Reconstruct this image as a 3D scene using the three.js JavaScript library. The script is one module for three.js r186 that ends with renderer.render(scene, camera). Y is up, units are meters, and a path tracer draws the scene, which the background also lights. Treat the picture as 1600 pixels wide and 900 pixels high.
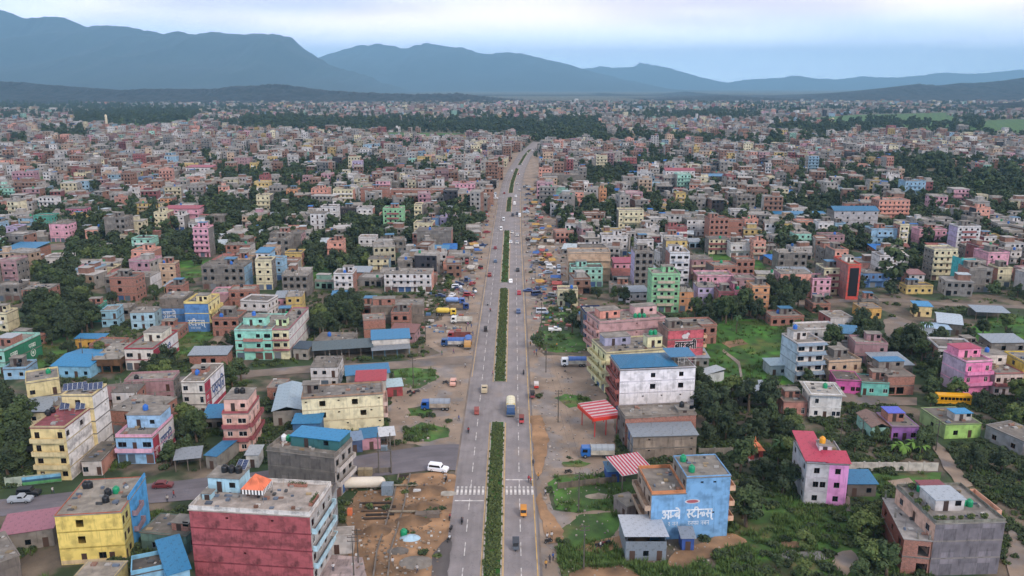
import * as THREE from 'three';
import { mergeGeometries, mergeVertices } from 'three/addons/utils/BufferGeometryUtils.js';
import { MarchingCubes } from 'three/addons/objects/MarchingCubes.js';

// ---------------------------------------------------------------- camera, sky, sun, exposure
const scene = new THREE.Scene();
const EYE = 86, FOCAL = 1270, HORIZON = 135;                 // metres above the road; lens and horizon of the survey drone
const PITCH = Math.atan((450 - HORIZON) / FOCAL);
const camera = new THREE.PerspectiveCamera(2 * Math.atan(450 / FOCAL) * 180 / Math.PI, 16 / 9, 1, 90000);
camera.position.set(0, EYE, 0);
camera.rotation.set(-PITCH, 0, 0);
scene.add(camera);
const renderer = new THREE.WebGLRenderer({ antialias: true });
renderer.toneMapping = THREE.LinearToneMapping;
renderer.toneMappingExposure = 1.7;
renderer.shadowMap.enabled = true;

const rng = (a) => () => { a = (a + 0x6d2b79f5) | 0; let t = Math.imul(a ^ (a >>> 15), 1 | a); t = (t + Math.imul(t ^ (t >>> 7), 61 | t)) ^ t; return ((t ^ (t >>> 14)) >>> 0) / 4294967296; };
const hash2 = (x, y, s = 0) => { let h = Math.imul(x | 0, 374761393) ^ Math.imul(y | 0, 668265263) ^ Math.imul(s | 0, 982451653); h = Math.imul(h ^ (h >>> 13), 1274126177); return ((h ^ (h >>> 16)) >>> 0) / 4294967296; };
function vnoise(x, y, s = 0, per = 0) {
  const ix = Math.floor(x), iy = Math.floor(y), fx = x - ix, fy = y - iy, u = fx * fx * (3 - 2 * fx), v = fy * fy * (3 - 2 * fy);
  const w = per ? (k) => ((k % per) + per) % per : (k) => k;
  const a = hash2(w(ix), w(iy), s), b = hash2(w(ix + 1), w(iy), s), c = hash2(w(ix), w(iy + 1), s), d = hash2(w(ix + 1), w(iy + 1), s);
  return a + (b - a) * u + (c - a) * v + (a - b - c + d) * u * v;
}
function fbm(x, y, oct = 4, s = 0, per = 0) { let t = 0, a = 0.5, n = 0; for (let i = 0; i < oct; i++) { t += a * vnoise(x, y, s + i * 17, per); n += a; a *= 0.5; x *= 2; y *= 2; per *= 2; } return t / n; }
const clamp = (x, a = 0, b = 1) => Math.min(b, Math.max(a, x)), mix = (a, b, t) => a + (b - a) * t, sstep = (a, b, x) => { const t = clamp((x - a) / (b - a)); return t * t * (3 - 2 * t); };

// dusk sky: thin high overcast, blue low in the one half, faintly pink in the other
(() => {
  const W = 1024, H = 512, data = new Float32Array(W * H * 4);
  for (let j = 0; j < H; j++) {
    const el = ((j + 0.5) / H - 0.5) * Math.PI, y = Math.sin(el), yy = Math.max(0, y);
    for (let i = 0; i < W; i++) {
      const az = ((i + 0.5) / W - 0.5) * 2 * Math.PI, cx = Math.cos(az) * Math.cos(el), cz = Math.sin(az) * Math.cos(el);
      const k = 1 / (yy + 0.09), qx = cx * k, qz = cz * k;
      const c1 = fbm(qx * 0.75 + 40, qz * 1.5 + 20, 5, 3), c2 = fbm(qx * 0.35 + 9, qz * 0.5 + 3, 4, 8);
      const side = 0.5 + 0.5 * (cx * 0.92 - cz * 0.25);               // 1 towards the glow, 0 away from it
      const pink = clamp(sstep(0.30, 0.66, c2 * 0.55 + side * 0.42 + 0.06 * (c1 - 0.5)) * sstep(0.02, 0.09, yy));
      const cl = (sstep(0.35, 0.75, c1) - 0.45) * sstep(0.0, 0.12, yy);
      const lowB = mix(0.40, 0.50, side), r0 = lowB, g0 = mix(0.55, 0.605, side), b0 = mix(0.76, 0.76, side);
      let r = mix(r0, 0.82, pink), g = mix(g0, 0.685, pink), b = mix(b0, 0.76, pink);
      const zen = sstep(0.12, 0.45, yy); r = mix(r, 0.69, zen); g = mix(g, 0.655, zen); b = mix(b, 0.67, zen);
      const f = 1 + cl * 0.42;
      r *= f; g *= f; b *= mix(f, 1, 0.25);
      const lift = mix(mix(4.2, 1.18, sstep(0.0, 0.12, yy)), 0.98, sstep(0.15, 0.6, yy));
      const o = (j * W + i) * 4;
      data[o] = r * lift; data[o + 1] = g * lift; data[o + 2] = b * lift; data[o + 3] = 1;
    }
  }
  const t = new THREE.DataTexture(data, W, H, THREE.RGBAFormat, THREE.FloatType);
  t.mapping = THREE.EquirectangularReflectionMapping; t.magFilter = THREE.LinearFilter; t.minFilter = THREE.LinearFilter; t.needsUpdate = true;
  scene.background = t; scene.environment = t;
})();
const sun = new THREE.DirectionalLight(new THREE.Color(1.0, 0.88, 0.78), 1.5);
sun.position.set(330, 400, 120); sun.target.position.set(0, 0, -300);
sun.castShadow = true; sun.shadow.radius = 26; sun.shadow.mapSize.set(4096, 4096);
Object.assign(sun.shadow.camera, { left: -500, right: 500, top: 500, bottom: -500, near: 1, far: 3000 });
scene.add(sun, sun.target);
scene.fog = new THREE.FogExp2(new THREE.Color(0.36, 0.69, 1.0), 8.0e-5);

// ---------------------------------------------------------------- survey: photo measurements to metres
const SP = Math.sin(PITCH), CP = Math.cos(PITCH);
function G(px, py, h = 0) {                                  // the point at height h that was measured at (px, py)
  const x = px - 800, v = py - 450, dy = -(FOCAL * SP + v * CP), dz = -(FOCAL * CP - v * SP), t = (h - EYE) / dy;
  return new THREE.Vector3(x * t, h, dz * t);
}
const scaleAt = (py) => CP * (py - HORIZON) / EYE;

// ---------------------------------------------------------------- names, labels
const used = new Map();
function numbered(n) { const k = used.get(n) ?? 0; used.set(n, k + 1); return k ? n + '_' + String(k).padStart(3, '0') : n; }
function tag(o, label, category, group, kind) { o.userData.label = label; if (category) o.userData.category = category; if (group) o.userData.group = group; if (kind) o.userData.kind = kind; return o; }
function shade(o) { o.castShadow = o.receiveShadow = true; return o; }
function mesh(name, geo, mat, parent) { const m = shade(new THREE.Mesh(geo, mat)); m.name = parent ? name : numbered(name); (parent ?? scene).add(m); return m; }
function group(name, x, y, z, turn = 0) { const g = new THREE.Group(); g.name = numbered(name); g.position.set(x, y, z); g.rotation.y = turn; scene.add(g); return g; }
const labelled = new Map();                                  // look-alikes share a label and then a group
function unique(o, label, category, grp) { const l = labelled.get(label); tag(o, label, category); if (l) { l.push(o); for (const q of l) q.userData.group = grp; } else labelled.set(label, [o]); return o; }

// ---------------------------------------------------------------- mesh builder (flat faces, uv in metres)
class MB {
  constructor(colored = false) { this.p = []; this.n = []; this.u = []; this.c = colored ? [] : null; this.col = [1, 1, 1]; }
  tri(a, b, c, ua, ub, uc) {
    const ux = b[0] - a[0], uy = b[1] - a[1], uz = b[2] - a[2], vx = c[0] - a[0], vy = c[1] - a[1], vz = c[2] - a[2];
    let nx = uy * vz - uz * vy, ny = uz * vx - ux * vz, nz = ux * vy - uy * vx; const l = Math.hypot(nx, ny, nz) || 1; nx /= l; ny /= l; nz /= l;
    this.p.push(...a, ...b, ...c); this.n.push(nx, ny, nz, nx, ny, nz, nx, ny, nz); this.u.push(...ua, ...ub, ...uc);
    if (this.c) for (let i = 0; i < 3; i++) this.c.push(...this.col);
  }
  quad(a, b, c, d, w, h, u0 = 0, v0 = 0) {                     // counter-clockwise, uv origin at a
    w ??= Math.hypot(b[0] - a[0], b[1] - a[1], b[2] - a[2]); h ??= Math.hypot(d[0] - a[0], d[1] - a[1], d[2] - a[2]);
    const A = [u0, v0], B = [u0 + w, v0], C = [u0 + w, v0 + h], D = [u0, v0 + h];
    this.tri(a, b, c, A, B, C); this.tri(a, c, d, A, C, D); return this;
  }
  box(x0, y0, z0, x1, y1, z1, faces = 'fblrtd') {
    if (faces.includes('f')) this.quad([x0, y0, z1], [x1, y0, z1], [x1, y1, z1], [x0, y1, z1], null, null, x0, y0);
    if (faces.includes('b')) this.quad([x1, y0, z0], [x0, y0, z0], [x0, y1, z0], [x1, y1, z0], null, null, -x1, y0);
    if (faces.includes('l')) this.quad([x0, y0, z0], [x0, y0, z1], [x0, y1, z1], [x0, y1, z0], null, null, z0, y0);
    if (faces.includes('r')) this.quad([x1, y0, z1], [x1, y0, z0], [x1, y1, z0], [x1, y1, z1], null, null, -z1, y0);
    if (faces.includes('t')) this.quad([x0, y1, z1], [x1, y1, z1], [x1, y1, z0], [x0, y1, z0], null, null, x0, -z1);
    if (faces.includes('d')) this.quad([x0, y0, z0], [x1, y0, z0], [x1, y0, z1], [x0, y0, z1], null, null, x0, z0);
    return this;
  }
  bar(a, b, r, sides = 5, r2 = r) {                            // a thin round bar between two points
    const A = new THREE.Vector3(...a), B = new THREE.Vector3(...b), d = B.clone().sub(A), L = d.length(); d.normalize();
    const s = Math.abs(d.y) > 0.9 ? new THREE.Vector3(1, 0, 0) : new THREE.Vector3(0, 1, 0), x = s.cross(d).normalize(), y = d.clone().cross(x);
    const pt = (C, q, rr) => { const t = q / sides * Math.PI * 2; return [C.x + (x.x * Math.cos(t) + y.x * Math.sin(t)) * rr, C.y + (x.y * Math.cos(t) + y.y * Math.sin(t)) * rr, C.z + (x.z * Math.cos(t) + y.z * Math.sin(t)) * rr]; };
    for (let q = 0; q < sides; q++) { this.quad(pt(A, q, r), pt(A, q + 1, r), pt(B, q + 1, r2), pt(B, q, r2), r, L); this.tri(A.toArray(), pt(A, q + 1, r), pt(A, q, r), [0, 0], [r, 0], [0, r]); this.tri(B.toArray(), pt(B, q, r2), pt(B, q + 1, r2), [0, 0], [r, 0], [0, r]); }
    return this;
  }
  geo() {
    const g = new THREE.BufferGeometry();
    g.setAttribute('position', new THREE.Float32BufferAttribute(this.p, 3)); g.setAttribute('normal', new THREE.Float32BufferAttribute(this.n, 3)); g.setAttribute('uv', new THREE.Float32BufferAttribute(this.u, 2));
    if (this.c) g.setAttribute('color', new THREE.Float32BufferAttribute(this.c, 3));
    return g;
  }
  build(name, mat, parent) { return mesh(name, this.geo(), mat, parent); }
}
const cache = new Map(), once = (key, make) => { if (!cache.has(key)) cache.set(key, make()); return cache.get(key); };

// ---------------------------------------------------------------- textures: what surfaces are made of
function texture(size, metres, f, srgb = true) {
  const d = new Uint8Array(size * size * 4);
  for (let j = 0; j < size; j++) for (let i = 0; i < size; i++) { const c = f(i / size, j / size, i, j), o = (j * size + i) * 4; d[o] = clamp(c[0]) * 255; d[o + 1] = clamp(c[1]) * 255; d[o + 2] = clamp(c[2]) * 255; d[o + 3] = 255; }
  const t = new THREE.DataTexture(d, size, size); t.wrapS = t.wrapT = THREE.RepeatWrapping; t.magFilter = THREE.LinearFilter; t.minFilter = THREE.LinearMipmapLinearFilter; t.generateMipmaps = true;
  if (srgb) t.colorSpace = THREE.SRGBColorSpace; t.repeat.set(1 / metres, 1 / metres); t.needsUpdate = true; return t;
}
const T = {
  // painted plaster with patches of repair, rain runs and mildew
  plaster: texture(512, 9, (u, v, i, j) => { const n = fbm(u * 6, v * 6, 5, 1, 6), run = fbm(u * 40, v * 3, 3, 9, 40), pt = fbm(u * 3, v * 4, 3, 5, 3), g = 0.96 - 0.14 * sstep(0.48, 0.8, n) - 0.13 * sstep(0.58, 0.88, run) - 0.08 * sstep(0.5, 0.7, pt) + 0.03 * (hash2(i, j) - 0.5); return [g, g * 0.995, g * 0.985]; }),
  // old paint, blotched and worn through in patches
  stained: texture(512, 7, (u, v, i, j) => { const n = fbm(u * 7, v * 7, 6, 301, 7), run = fbm(u * 34, v * 4, 4, 309, 34), pt = fbm(u * 3, v * 5, 4, 305, 3), g = 0.98 - 0.22 * sstep(0.42, 0.78, n) - 0.16 * sstep(0.55, 0.85, run) - 0.14 * sstep(0.45, 0.7, pt) + 0.05 * (hash2(i, j) - 0.5); return [g, g * 0.99, g * 0.975]; }),
  // raw cement render: trowel patches, joints of the day's work
  cement: texture(512, 7, (u, v, i, j) => { const n = fbm(u * 7, v * 7, 5, 21, 7), m = fbm(u * 2, v * 3, 3, 33, 2), run = fbm(u * 30, v * 3, 3, 39, 30), c = hash2(Math.floor(u * 3), Math.floor(v * 3), 4), g = 0.62 + 0.22 * n + 0.18 * (m - 0.5) + 0.14 * (c - 0.5) - 0.14 * sstep(0.6, 0.85, run) + 0.05 * (hash2(i, j) - 0.5); return [g, g * 0.985, g * 0.96]; }),
  roof: texture(512, 12, (u, v, i, j) => { const n = fbm(u * 5, v * 5, 6, 51, 5), m = fbm(u * 12, v * 12, 4, 57, 12), w = sstep(0.55, 0.75, fbm(u * 3, v * 3, 4, 59, 3)), g = 0.68 + 0.30 * (n - 0.5) + 0.26 * (m - 0.5) + 0.16 * w + 0.07 * (hash2(i, j) - 0.5); return [g, g * 0.98, g * 0.95]; }),
  brick: texture(512, 3, (u, v, i, j) => { const row = Math.floor(v * 36), uu = u * 12 + (row % 2) * 0.5, bx = ((Math.floor(uu) % 12) + 12) % 12, fx = uu - Math.floor(uu), fy = v * 36 - row, mortar = fx < 0.05 || fy < 0.16, h = hash2(bx, row, 7), n = fbm(u * 5, v * 5, 4, 61, 5); if (mortar) { const g = 0.55 + 0.1 * n; return [g, g * 0.95, g * 0.9]; } const k = 0.72 + 0.28 * h + 0.25 * (n - 0.5); return [0.68 * k, 0.42 * k, 0.34 * k]; }),
  sheet: texture(256, 2.4, (u, v, i, j) => { const r = Math.abs(Math.sin(u * Math.PI * 12)), n = fbm(u * 4, v * 4, 4, 71, 4), s = fbm(u * 24, v * 2, 3, 75, 24), g = 0.90 - 0.18 * sstep(0.5, 0.85, n) - 0.14 * sstep(0.55, 0.8, s); return [g, g, g]; }),
  ribs: texture(128, 2.4, (u) => { const r = 0.5 + 0.5 * Math.sin(u * Math.PI * 24); return [r, r, r]; }, false),
  asphalt: texture(1024, 26, (u, v, i, j) => { const n = fbm(u * 9, v * 9, 5, 81, 9), m = fbm(u * 3, v * 3, 4, 83, 3), tr = fbm(u * 26, v * 2, 3, 87, 26), g = 0.56 + 0.10 * (n - 0.5) + 0.14 * (m - 0.5) + 0.10 * (tr - 0.5) + 0.05 * (hash2(i, j) - 0.5), cr = Math.abs(fbm(u * 8, v * 8, 4, 89, 8) - 0.5) < 0.006 ? 0.05 : 0; const du = sstep(0.5, 0.75, fbm(u * 5, v * 5, 5, 88, 5)) * 0.6, q = g - cr; return [mix(q, 0.62, du), mix(q * 0.975, 0.575, du), mix(q * 0.985, 0.54, du)]; }),
  dirt: texture(1024, 30, (u, v, i, j) => { const n = fbm(u * 8, v * 8, 6, 91, 8), m = fbm(u * 3, v * 3, 4, 93, 3), w = sstep(0.52, 0.72, fbm(u * 6, v * 6, 4, 97, 6)), k = 0.80 + 0.30 * (n - 0.5) + 0.22 * (m - 0.5) + 0.07 * (hash2(i, j) - 0.5); return [mix(0.69, 0.63, w) * k, mix(0.605, 0.59, w) * k, mix(0.525, 0.565, w) * k]; }),
  soil: texture(512, 22, (u, v, i, j) => { const n = fbm(u * 7, v * 7, 6, 191, 7), m = fbm(u * 3, v * 3, 4, 193, 3), k = 0.72 + 0.5 * (n - 0.5) + 0.3 * (m - 0.5) + 0.08 * (hash2(i, j) - 0.5); return [0.72 * k, 0.56 * k, 0.41 * k]; }),
  grass: texture(1024, 40, (u, v, i, j) => { const n = fbm(u * 12, v * 12, 6, 101, 12), m = fbm(u * 4, v * 4, 5, 103, 4), dry = sstep(0.56, 0.76, fbm(u * 6, v * 6, 5, 107, 6)), k = 0.76 + 0.75 * (n - 0.5) + 0.35 * (m - 0.5) + 0.16 * (hash2(i, j) - 0.5); return [mix(0.30, 0.46, dry) * k, mix(0.46, 0.45, dry) * k, mix(0.17, 0.26, dry) * k]; }),
  waste: texture(1024, 60, (u, v, i, j) => { const n = fbm(u * 14, v * 14, 6, 111, 14), m = sstep(0.44, 0.60, fbm(u * 5, v * 5, 5, 113, 5)), k = 0.75 + 0.6 * (n - 0.5) + 0.14 * (hash2(i, j) - 0.5); return [mix(0.24, 0.52, m) * k, mix(0.33, 0.46, m) * k, mix(0.17, 0.39, m) * k]; }),
  forest: texture(1024, 900, (u, v, i, j) => { const n = fbm(u * 40, v * 40, 5, 121, 40), m = fbm(u * 5, v * 5, 5, 123, 5), k = 0.55 + 0.9 * (n - 0.5) + 0.5 * (m - 0.5); return [0.23 * k, 0.30 * k, 0.19 * k]; }),
};
const lin = (hex) => new THREE.Color(hex);
function surf(kind, hex, o = {}) {                               // material cache: what it is made of and its paint
  return once('m' + kind + hex + JSON.stringify(o), () => {
    if (kind === 'plaster' && hex) { const c = new THREE.Color(hex), q = {}; c.getHSL(q); hex = c.setHSL(q.h, q.s * 0.86, q.l * 0.98).getHex(); }
    if (kind === 'sheet') { const c = new THREE.Color(hex), q = {}; c.getHSL(q); if (q.s > 0.4 && q.h > 0.54 && q.h < 0.64) hex = c.setHSL(0.588, q.s * 0.95, q.l * 0.86).getHex(); }
    const m = new THREE.MeshStandardMaterial({ color: hex === undefined ? 0xffffff : hex, roughness: 0.9, metalness: 0, map: T[kind] ?? null, ...o });
    if (kind === 'sheet') { m.roughness = 0.5; m.metalness = 0.0; m.bumpMap = T.ribs; m.bumpScale = 0.03; }
    m.side = THREE.DoubleSide; m.name = kind; return m;
  });
}
const flat = (hex, rough = 0.8, metal = 0) => surf('plain', hex, { roughness: rough, metalness: metal });
const GLASS = surf('plain', 0x0c0f14, { roughness: 0.12 });
const DARK = surf('plain', 0x14110f, { roughness: 0.9 });
// ---------------------------------------------------------------- ground, hills
const ground = (() => {
  const b = new MB(); b.quad([-22000, 0, 400], [22000, 0, 400], [22000, 0, -30200], [-22000, 0, -30200], 44000, 30600);
  return tag(b.build('ground', surf('waste', 0xffffff)), 'flat valley floor of worn grass, dust and bare soil', 'ground', null, 'structure');
})();
function ridge(name, label, sky, D, front, back, step, rows, rough, seed, hex, kindCrest = 0) {
  const xs = [], n = sky.length / 2, at = (x) => { if (x <= sky[0]) return sky[1]; for (let i = 0; i < n - 1; i++) if (x <= sky[2 * i + 2]) { const t = (x - sky[2 * i]) / (sky[2 * i + 2] - sky[2 * i]), s = t * t * (3 - 2 * t) * 0.5 + t * 0.5; return mix(sky[2 * i + 1], sky[2 * i + 3], s); } return sky[2 * n - 1]; };
  for (let x = sky[0]; x <= sky[2 * n - 2] + 0.01; x += step) xs.push(x);
  const P = [], U = [], I = [], R = rows + Math.max(2, Math.round(rows / 4));
  for (let c = 0; c < xs.length; c++) {
    const py = at(xs[c]) + (vnoise(xs[c] * 0.16, 3, seed) - 0.5) * rough * 2.2 + (vnoise(xs[c] * 0.55, 5, seed) - 0.5) * kindCrest;
    const v = py - 450, dy = -(FOCAL * SP + v * CP), dz = FOCAL * CP - v * SP, k = D / dz, X = (xs[c] - 800) * k, hc = Math.max(1, EYE + dy * k), cap = (hc - EYE) / D;
    for (let r = 0; r < R; r++) {
      let z, h;
      if (r < rows) {
        const t = 1 - r / (rows - 1), zz = front * Math.pow(t, 1.1), spur = 1 - Math.abs(2 * fbm(X / (front * 0.42) + zz / front * 0.5, zz / front * 1.3, 4, seed + 5) - 1);
        z = -D + zz; h = hc * Math.pow(1 - t, 1.25) * mix(1, 0.30 + 0.92 * spur, Math.min(1, t * 4)) + (vnoise(X * 0.03, zz * 0.03, seed + 9) - 0.5) * kindCrest * 7 * Math.min(1, t * 9) * Math.min(1, (1 - t) * 6);
        if (t > 0) h = Math.min(h, EYE + (cap - 0.0004) * -z * (1 - 0.004 * t) + (cap < 0 ? 0 : 0));
        if (t >= 1) h = -3;
      } else { const t = (r - rows + 1) / (R - rows); z = -D - back * t; h = hc * (1 - t) - 3 * t; }
      P.push(X, h, z); U.push(X, z);
    }
  }
  for (let c = 0; c < xs.length - 1; c++) for (let r = 0; r < R - 1; r++) { const a = c * R + r, b2 = a + R; I.push(a, b2, a + 1, b2, b2 + 1, a + 1); }
  const g = new THREE.BufferGeometry(); g.setAttribute('position', new THREE.Float32BufferAttribute(P, 3)); g.setAttribute('uv', new THREE.Float32BufferAttribute(U, 2)); g.setIndex(I); g.computeVertexNormals();
  return tag(mesh(name, g, surf('forest', hex)), label, 'mountain', null, 'structure');
}
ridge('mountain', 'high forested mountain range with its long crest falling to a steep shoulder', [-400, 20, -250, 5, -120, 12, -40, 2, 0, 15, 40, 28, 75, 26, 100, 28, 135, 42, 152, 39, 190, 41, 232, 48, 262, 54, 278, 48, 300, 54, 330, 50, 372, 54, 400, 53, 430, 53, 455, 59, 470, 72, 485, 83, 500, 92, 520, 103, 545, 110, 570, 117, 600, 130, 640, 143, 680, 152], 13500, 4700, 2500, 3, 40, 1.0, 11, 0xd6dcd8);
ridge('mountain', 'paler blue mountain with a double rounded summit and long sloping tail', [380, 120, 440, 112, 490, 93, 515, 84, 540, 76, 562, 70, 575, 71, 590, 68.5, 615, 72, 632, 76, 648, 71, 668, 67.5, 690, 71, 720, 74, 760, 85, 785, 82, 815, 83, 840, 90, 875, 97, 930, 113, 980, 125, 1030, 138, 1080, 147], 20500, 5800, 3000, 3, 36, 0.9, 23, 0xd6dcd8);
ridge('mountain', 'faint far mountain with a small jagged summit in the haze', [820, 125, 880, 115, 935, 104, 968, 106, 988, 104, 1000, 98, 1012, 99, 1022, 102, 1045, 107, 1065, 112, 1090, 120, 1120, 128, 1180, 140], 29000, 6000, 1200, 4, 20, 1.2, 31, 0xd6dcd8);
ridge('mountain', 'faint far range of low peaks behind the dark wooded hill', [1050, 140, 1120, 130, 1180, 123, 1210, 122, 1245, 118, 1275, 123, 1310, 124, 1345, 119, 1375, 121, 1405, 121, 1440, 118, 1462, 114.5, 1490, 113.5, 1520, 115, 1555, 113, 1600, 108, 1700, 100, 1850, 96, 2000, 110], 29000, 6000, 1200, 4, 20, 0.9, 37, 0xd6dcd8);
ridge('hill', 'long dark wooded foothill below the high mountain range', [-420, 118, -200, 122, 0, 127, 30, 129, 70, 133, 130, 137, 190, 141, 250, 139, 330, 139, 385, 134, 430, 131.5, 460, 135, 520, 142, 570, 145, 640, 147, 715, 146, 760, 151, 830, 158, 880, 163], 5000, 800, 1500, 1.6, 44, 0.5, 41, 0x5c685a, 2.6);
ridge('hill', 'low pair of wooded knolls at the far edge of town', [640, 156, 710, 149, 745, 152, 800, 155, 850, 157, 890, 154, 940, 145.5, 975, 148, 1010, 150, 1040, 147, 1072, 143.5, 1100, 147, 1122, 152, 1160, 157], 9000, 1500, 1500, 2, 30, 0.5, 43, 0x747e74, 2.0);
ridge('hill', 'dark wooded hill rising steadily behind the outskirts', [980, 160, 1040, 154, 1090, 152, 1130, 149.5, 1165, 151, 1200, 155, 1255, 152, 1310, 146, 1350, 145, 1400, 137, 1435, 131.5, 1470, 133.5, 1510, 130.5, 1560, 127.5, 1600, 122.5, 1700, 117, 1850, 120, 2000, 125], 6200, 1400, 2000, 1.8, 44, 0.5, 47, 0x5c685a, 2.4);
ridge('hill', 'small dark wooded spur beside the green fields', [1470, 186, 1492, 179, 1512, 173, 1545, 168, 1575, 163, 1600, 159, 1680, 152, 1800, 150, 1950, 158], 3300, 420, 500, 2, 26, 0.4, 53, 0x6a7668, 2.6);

// ---------------------------------------------------------------- sheets on the ground
let layer = 0.03;
function outline(px, jag, seed, py = true) {                    // measured outline, densified and made ragged
  const pts = []; for (let i = 0; i < px.length; i += 2) { const g = py ? G(px[i], px[i + 1]) : { x: px[i], z: px[i + 1] }; pts.push(new THREE.Vector2(g.x, g.z)); }
  const out = [];
  for (let i = 0; i < pts.length; i++) { const a = pts[i], b = pts[(i + 1) % pts.length], L = a.distanceTo(b), n = Math.max(1, Math.min(60, Math.round(L / Math.max(1.2, jag)))); for (let k = 0; k < n; k++) { const t = k / n, x = mix(a.x, b.x, t), z = mix(a.y, b.y, t); out.push(new THREE.Vector2(x + (fbm(x * 0.35, z * 0.35, 3, seed) - 0.5) * 2 * jag, z + (fbm(x * 0.35 + 50, z * 0.35, 3, seed) - 0.5) * 2 * jag)); } }
  return out;
}
function sheetGeo(pts, y) {
  const tris = THREE.ShapeUtils.triangulateShape(pts, []), b = new MB(), P = (i) => [pts[i].x, y, pts[i].y], U = (i) => [pts[i].x, -pts[i].y];
  for (const [i, j, k] of tris) { const up = (pts[j].x - pts[i].x) * (pts[k].y - pts[i].y) - (pts[k].x - pts[i].x) * (pts[j].y - pts[i].y) < 0; up ? b.tri(P(i), P(j), P(k), U(i), U(j), U(k)) : b.tri(P(i), P(k), P(j), U(i), U(k), U(j)); }
  return b.geo();
}
const patches = [];
function patch(name, label, px, mat, jag = 1, seed = 1) { layer += 0.004; const pts = outline(px, jag, seed); patches.push({ name, pts }); return tag(mesh(name, sheetGeo(pts, layer), mat), label, 'ground', null, 'structure'); }
const inside = (pts, x, z) => { let r = false; for (let i = 0, j = pts.length - 1; i < pts.length; j = i++) if ((pts[i].y > z) !== (pts[j].y > z) && x < (pts[j].x - pts[i].x) * (z - pts[i].y) / (pts[j].y - pts[i].y) + pts[i].x) r = !r; return r; };

const GRASS = surf('grass', 0xffffff), LUSH = surf('grass', 0xdcffb0), DIRT = surf('dirt', 0xffffff), SOIL = surf('soil', 0xffffff), PAVED = surf('dirt', 0xd8dce4), ASPH = surf('asphalt', 0xe4dedb), OLDASPH = surf('asphalt', 0xb8b4ba);
const FIELDS = [
  ['mown green field with worn dirt paths', [1098, 520, 1135, 498, 1205, 500, 1228, 520, 1236, 566, 1250, 606, 1180, 612, 1112, 606, 1088, 566], LUSH],
  ['green meadow behind the grey sheet shed', [1516, 512, 1540, 498, 1600, 494, 1700, 500, 1720, 545, 1600, 545, 1530, 540], LUSH],
  ['rough green lawn below the white boundary wall', [1330, 742, 1470, 738, 1465, 765, 1450, 790, 1360, 782, 1328, 770], GRASS],
  ['overgrown green plot beside the pink and grey house', [1140, 800, 1190, 760, 1250, 782, 1340, 788, 1400, 800, 1410, 860, 1430, 960, 1100, 960, 1120, 860], GRASS],
  ['weedy plot on the verge before the blue wall', [870, 838, 900, 806, 960, 798, 975, 815, 960, 840, 980, 880, 1100, 870, 1140, 920, 1130, 960, 885, 960], GRASS],
  ['sunken grass plot behind a low wall by the road', [858, 760, 870, 744, 935, 742, 985, 748, 1005, 780, 985, 795, 900, 800, 872, 796], GRASS],
  ['grass island by the roadside trucks', [838, 522, 850, 516, 905, 518, 925, 530, 918, 548, 870, 552, 845, 545], GRASS],
  ['weedy strip between dirt and sheds', [868, 622, 880, 616, 920, 620, 925, 632, 890, 638], GRASS],
  ['grass patch beside the parked lorry', [612, 580, 640, 574, 680, 578, 686, 590, 660, 606, 628, 606], GRASS],
  ['low weeds between road and shops', [630, 672, 660, 660, 700, 668, 702, 684, 668, 690, 632, 690], GRASS],
  ...[0, 1, 2, 3, 4].map((i) => [['weedy ridge of earth by the silver van, farthest from the grass island', 'weedy ridge of earth second from the far end', 'middle weedy ridge of earth by the silver van', 'weedy ridge of earth next to the grass island ridge', 'weedy ridge of earth beside the grass island'][i], [850 - i, 462 + i * 10, 884, 459 + i * 9.6, 890, 463 + i * 9.6, 852 - i, 467 + i * 10], GRASS]),
  ['weeds beside the large cream house and the lorry', [636, 640, 660, 634, 676, 642, 660, 652, 640, 650], GRASS],
  ['weeds at the dirt edge near the orange sand', [880, 722, 905, 718, 925, 724, 905, 732, 884, 730], GRASS],
  ['bright green plot with a sheet metal fence', [1108, 388, 1160, 386, 1182, 404, 1210, 430, 1195, 440, 1140, 432, 1110, 416], LUSH],
  ['green plot behind the terracotta house', [236, 410, 330, 405, 345, 425, 300, 436, 240, 430], LUSH],
  ['green plot behind the narrow canal road', [50, 378, 110, 375, 108, 398, 60, 410, 44, 402], GRASS],
  ['vegetable plot below the yellow house', [470, 410, 520, 402, 575, 405, 582, 425, 540, 440, 480, 440], LUSH],
  ['grass field behind the long blue shed', [60, 276, 120, 274, 125, 286, 62, 288], LUSH],
  ['long green plot between mint and blue walls', [270, 520, 320, 512, 345, 490, 358, 486, 340, 520, 300, 560, 262, 566], GRASS],
  ['scrubby green slope behind the green painted wall', [35, 560, 60, 530, 110, 520, 120, 545, 80, 572, 45, 580], GRASS],
  ['pale green rice fields at the edge of town', [1250, 186, 1330, 180, 1480, 176, 1500, 190, 1600, 186, 1800, 190, 1800, 208, 1600, 208, 1480, 204, 1330, 198], LUSH],
  ['green parade ground among the belt of trees', [560, 212, 600, 207, 700, 208, 780, 211, 770, 216, 640, 218], LUSH],
  ['distant green field behind the monument', [200, 188, 300, 186, 300, 196, 200, 198], LUSH],
];
patch('verge', 'dusty paved lay-by and lorry park along the road', [712, 960, 712, 900, 716, 840, 726, 760, 730, 742, 708, 700, 640, 694, 606, 690, 604, 640, 618, 604, 626, 566, 690, 552, 664, 540, 660, 512, 690, 500, 698, 470, 704, 440, 724, 418, 736, 388, 750, 358, 764, 330, 772, 300, 782, 268, 800, 240, 830, 232, 822, 262, 800, 310, 790, 352, 780, 400, 768, 470, 756, 560, 750, 650, 742, 760, 735, 960], DIRT, 0.9, 3);
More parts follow.
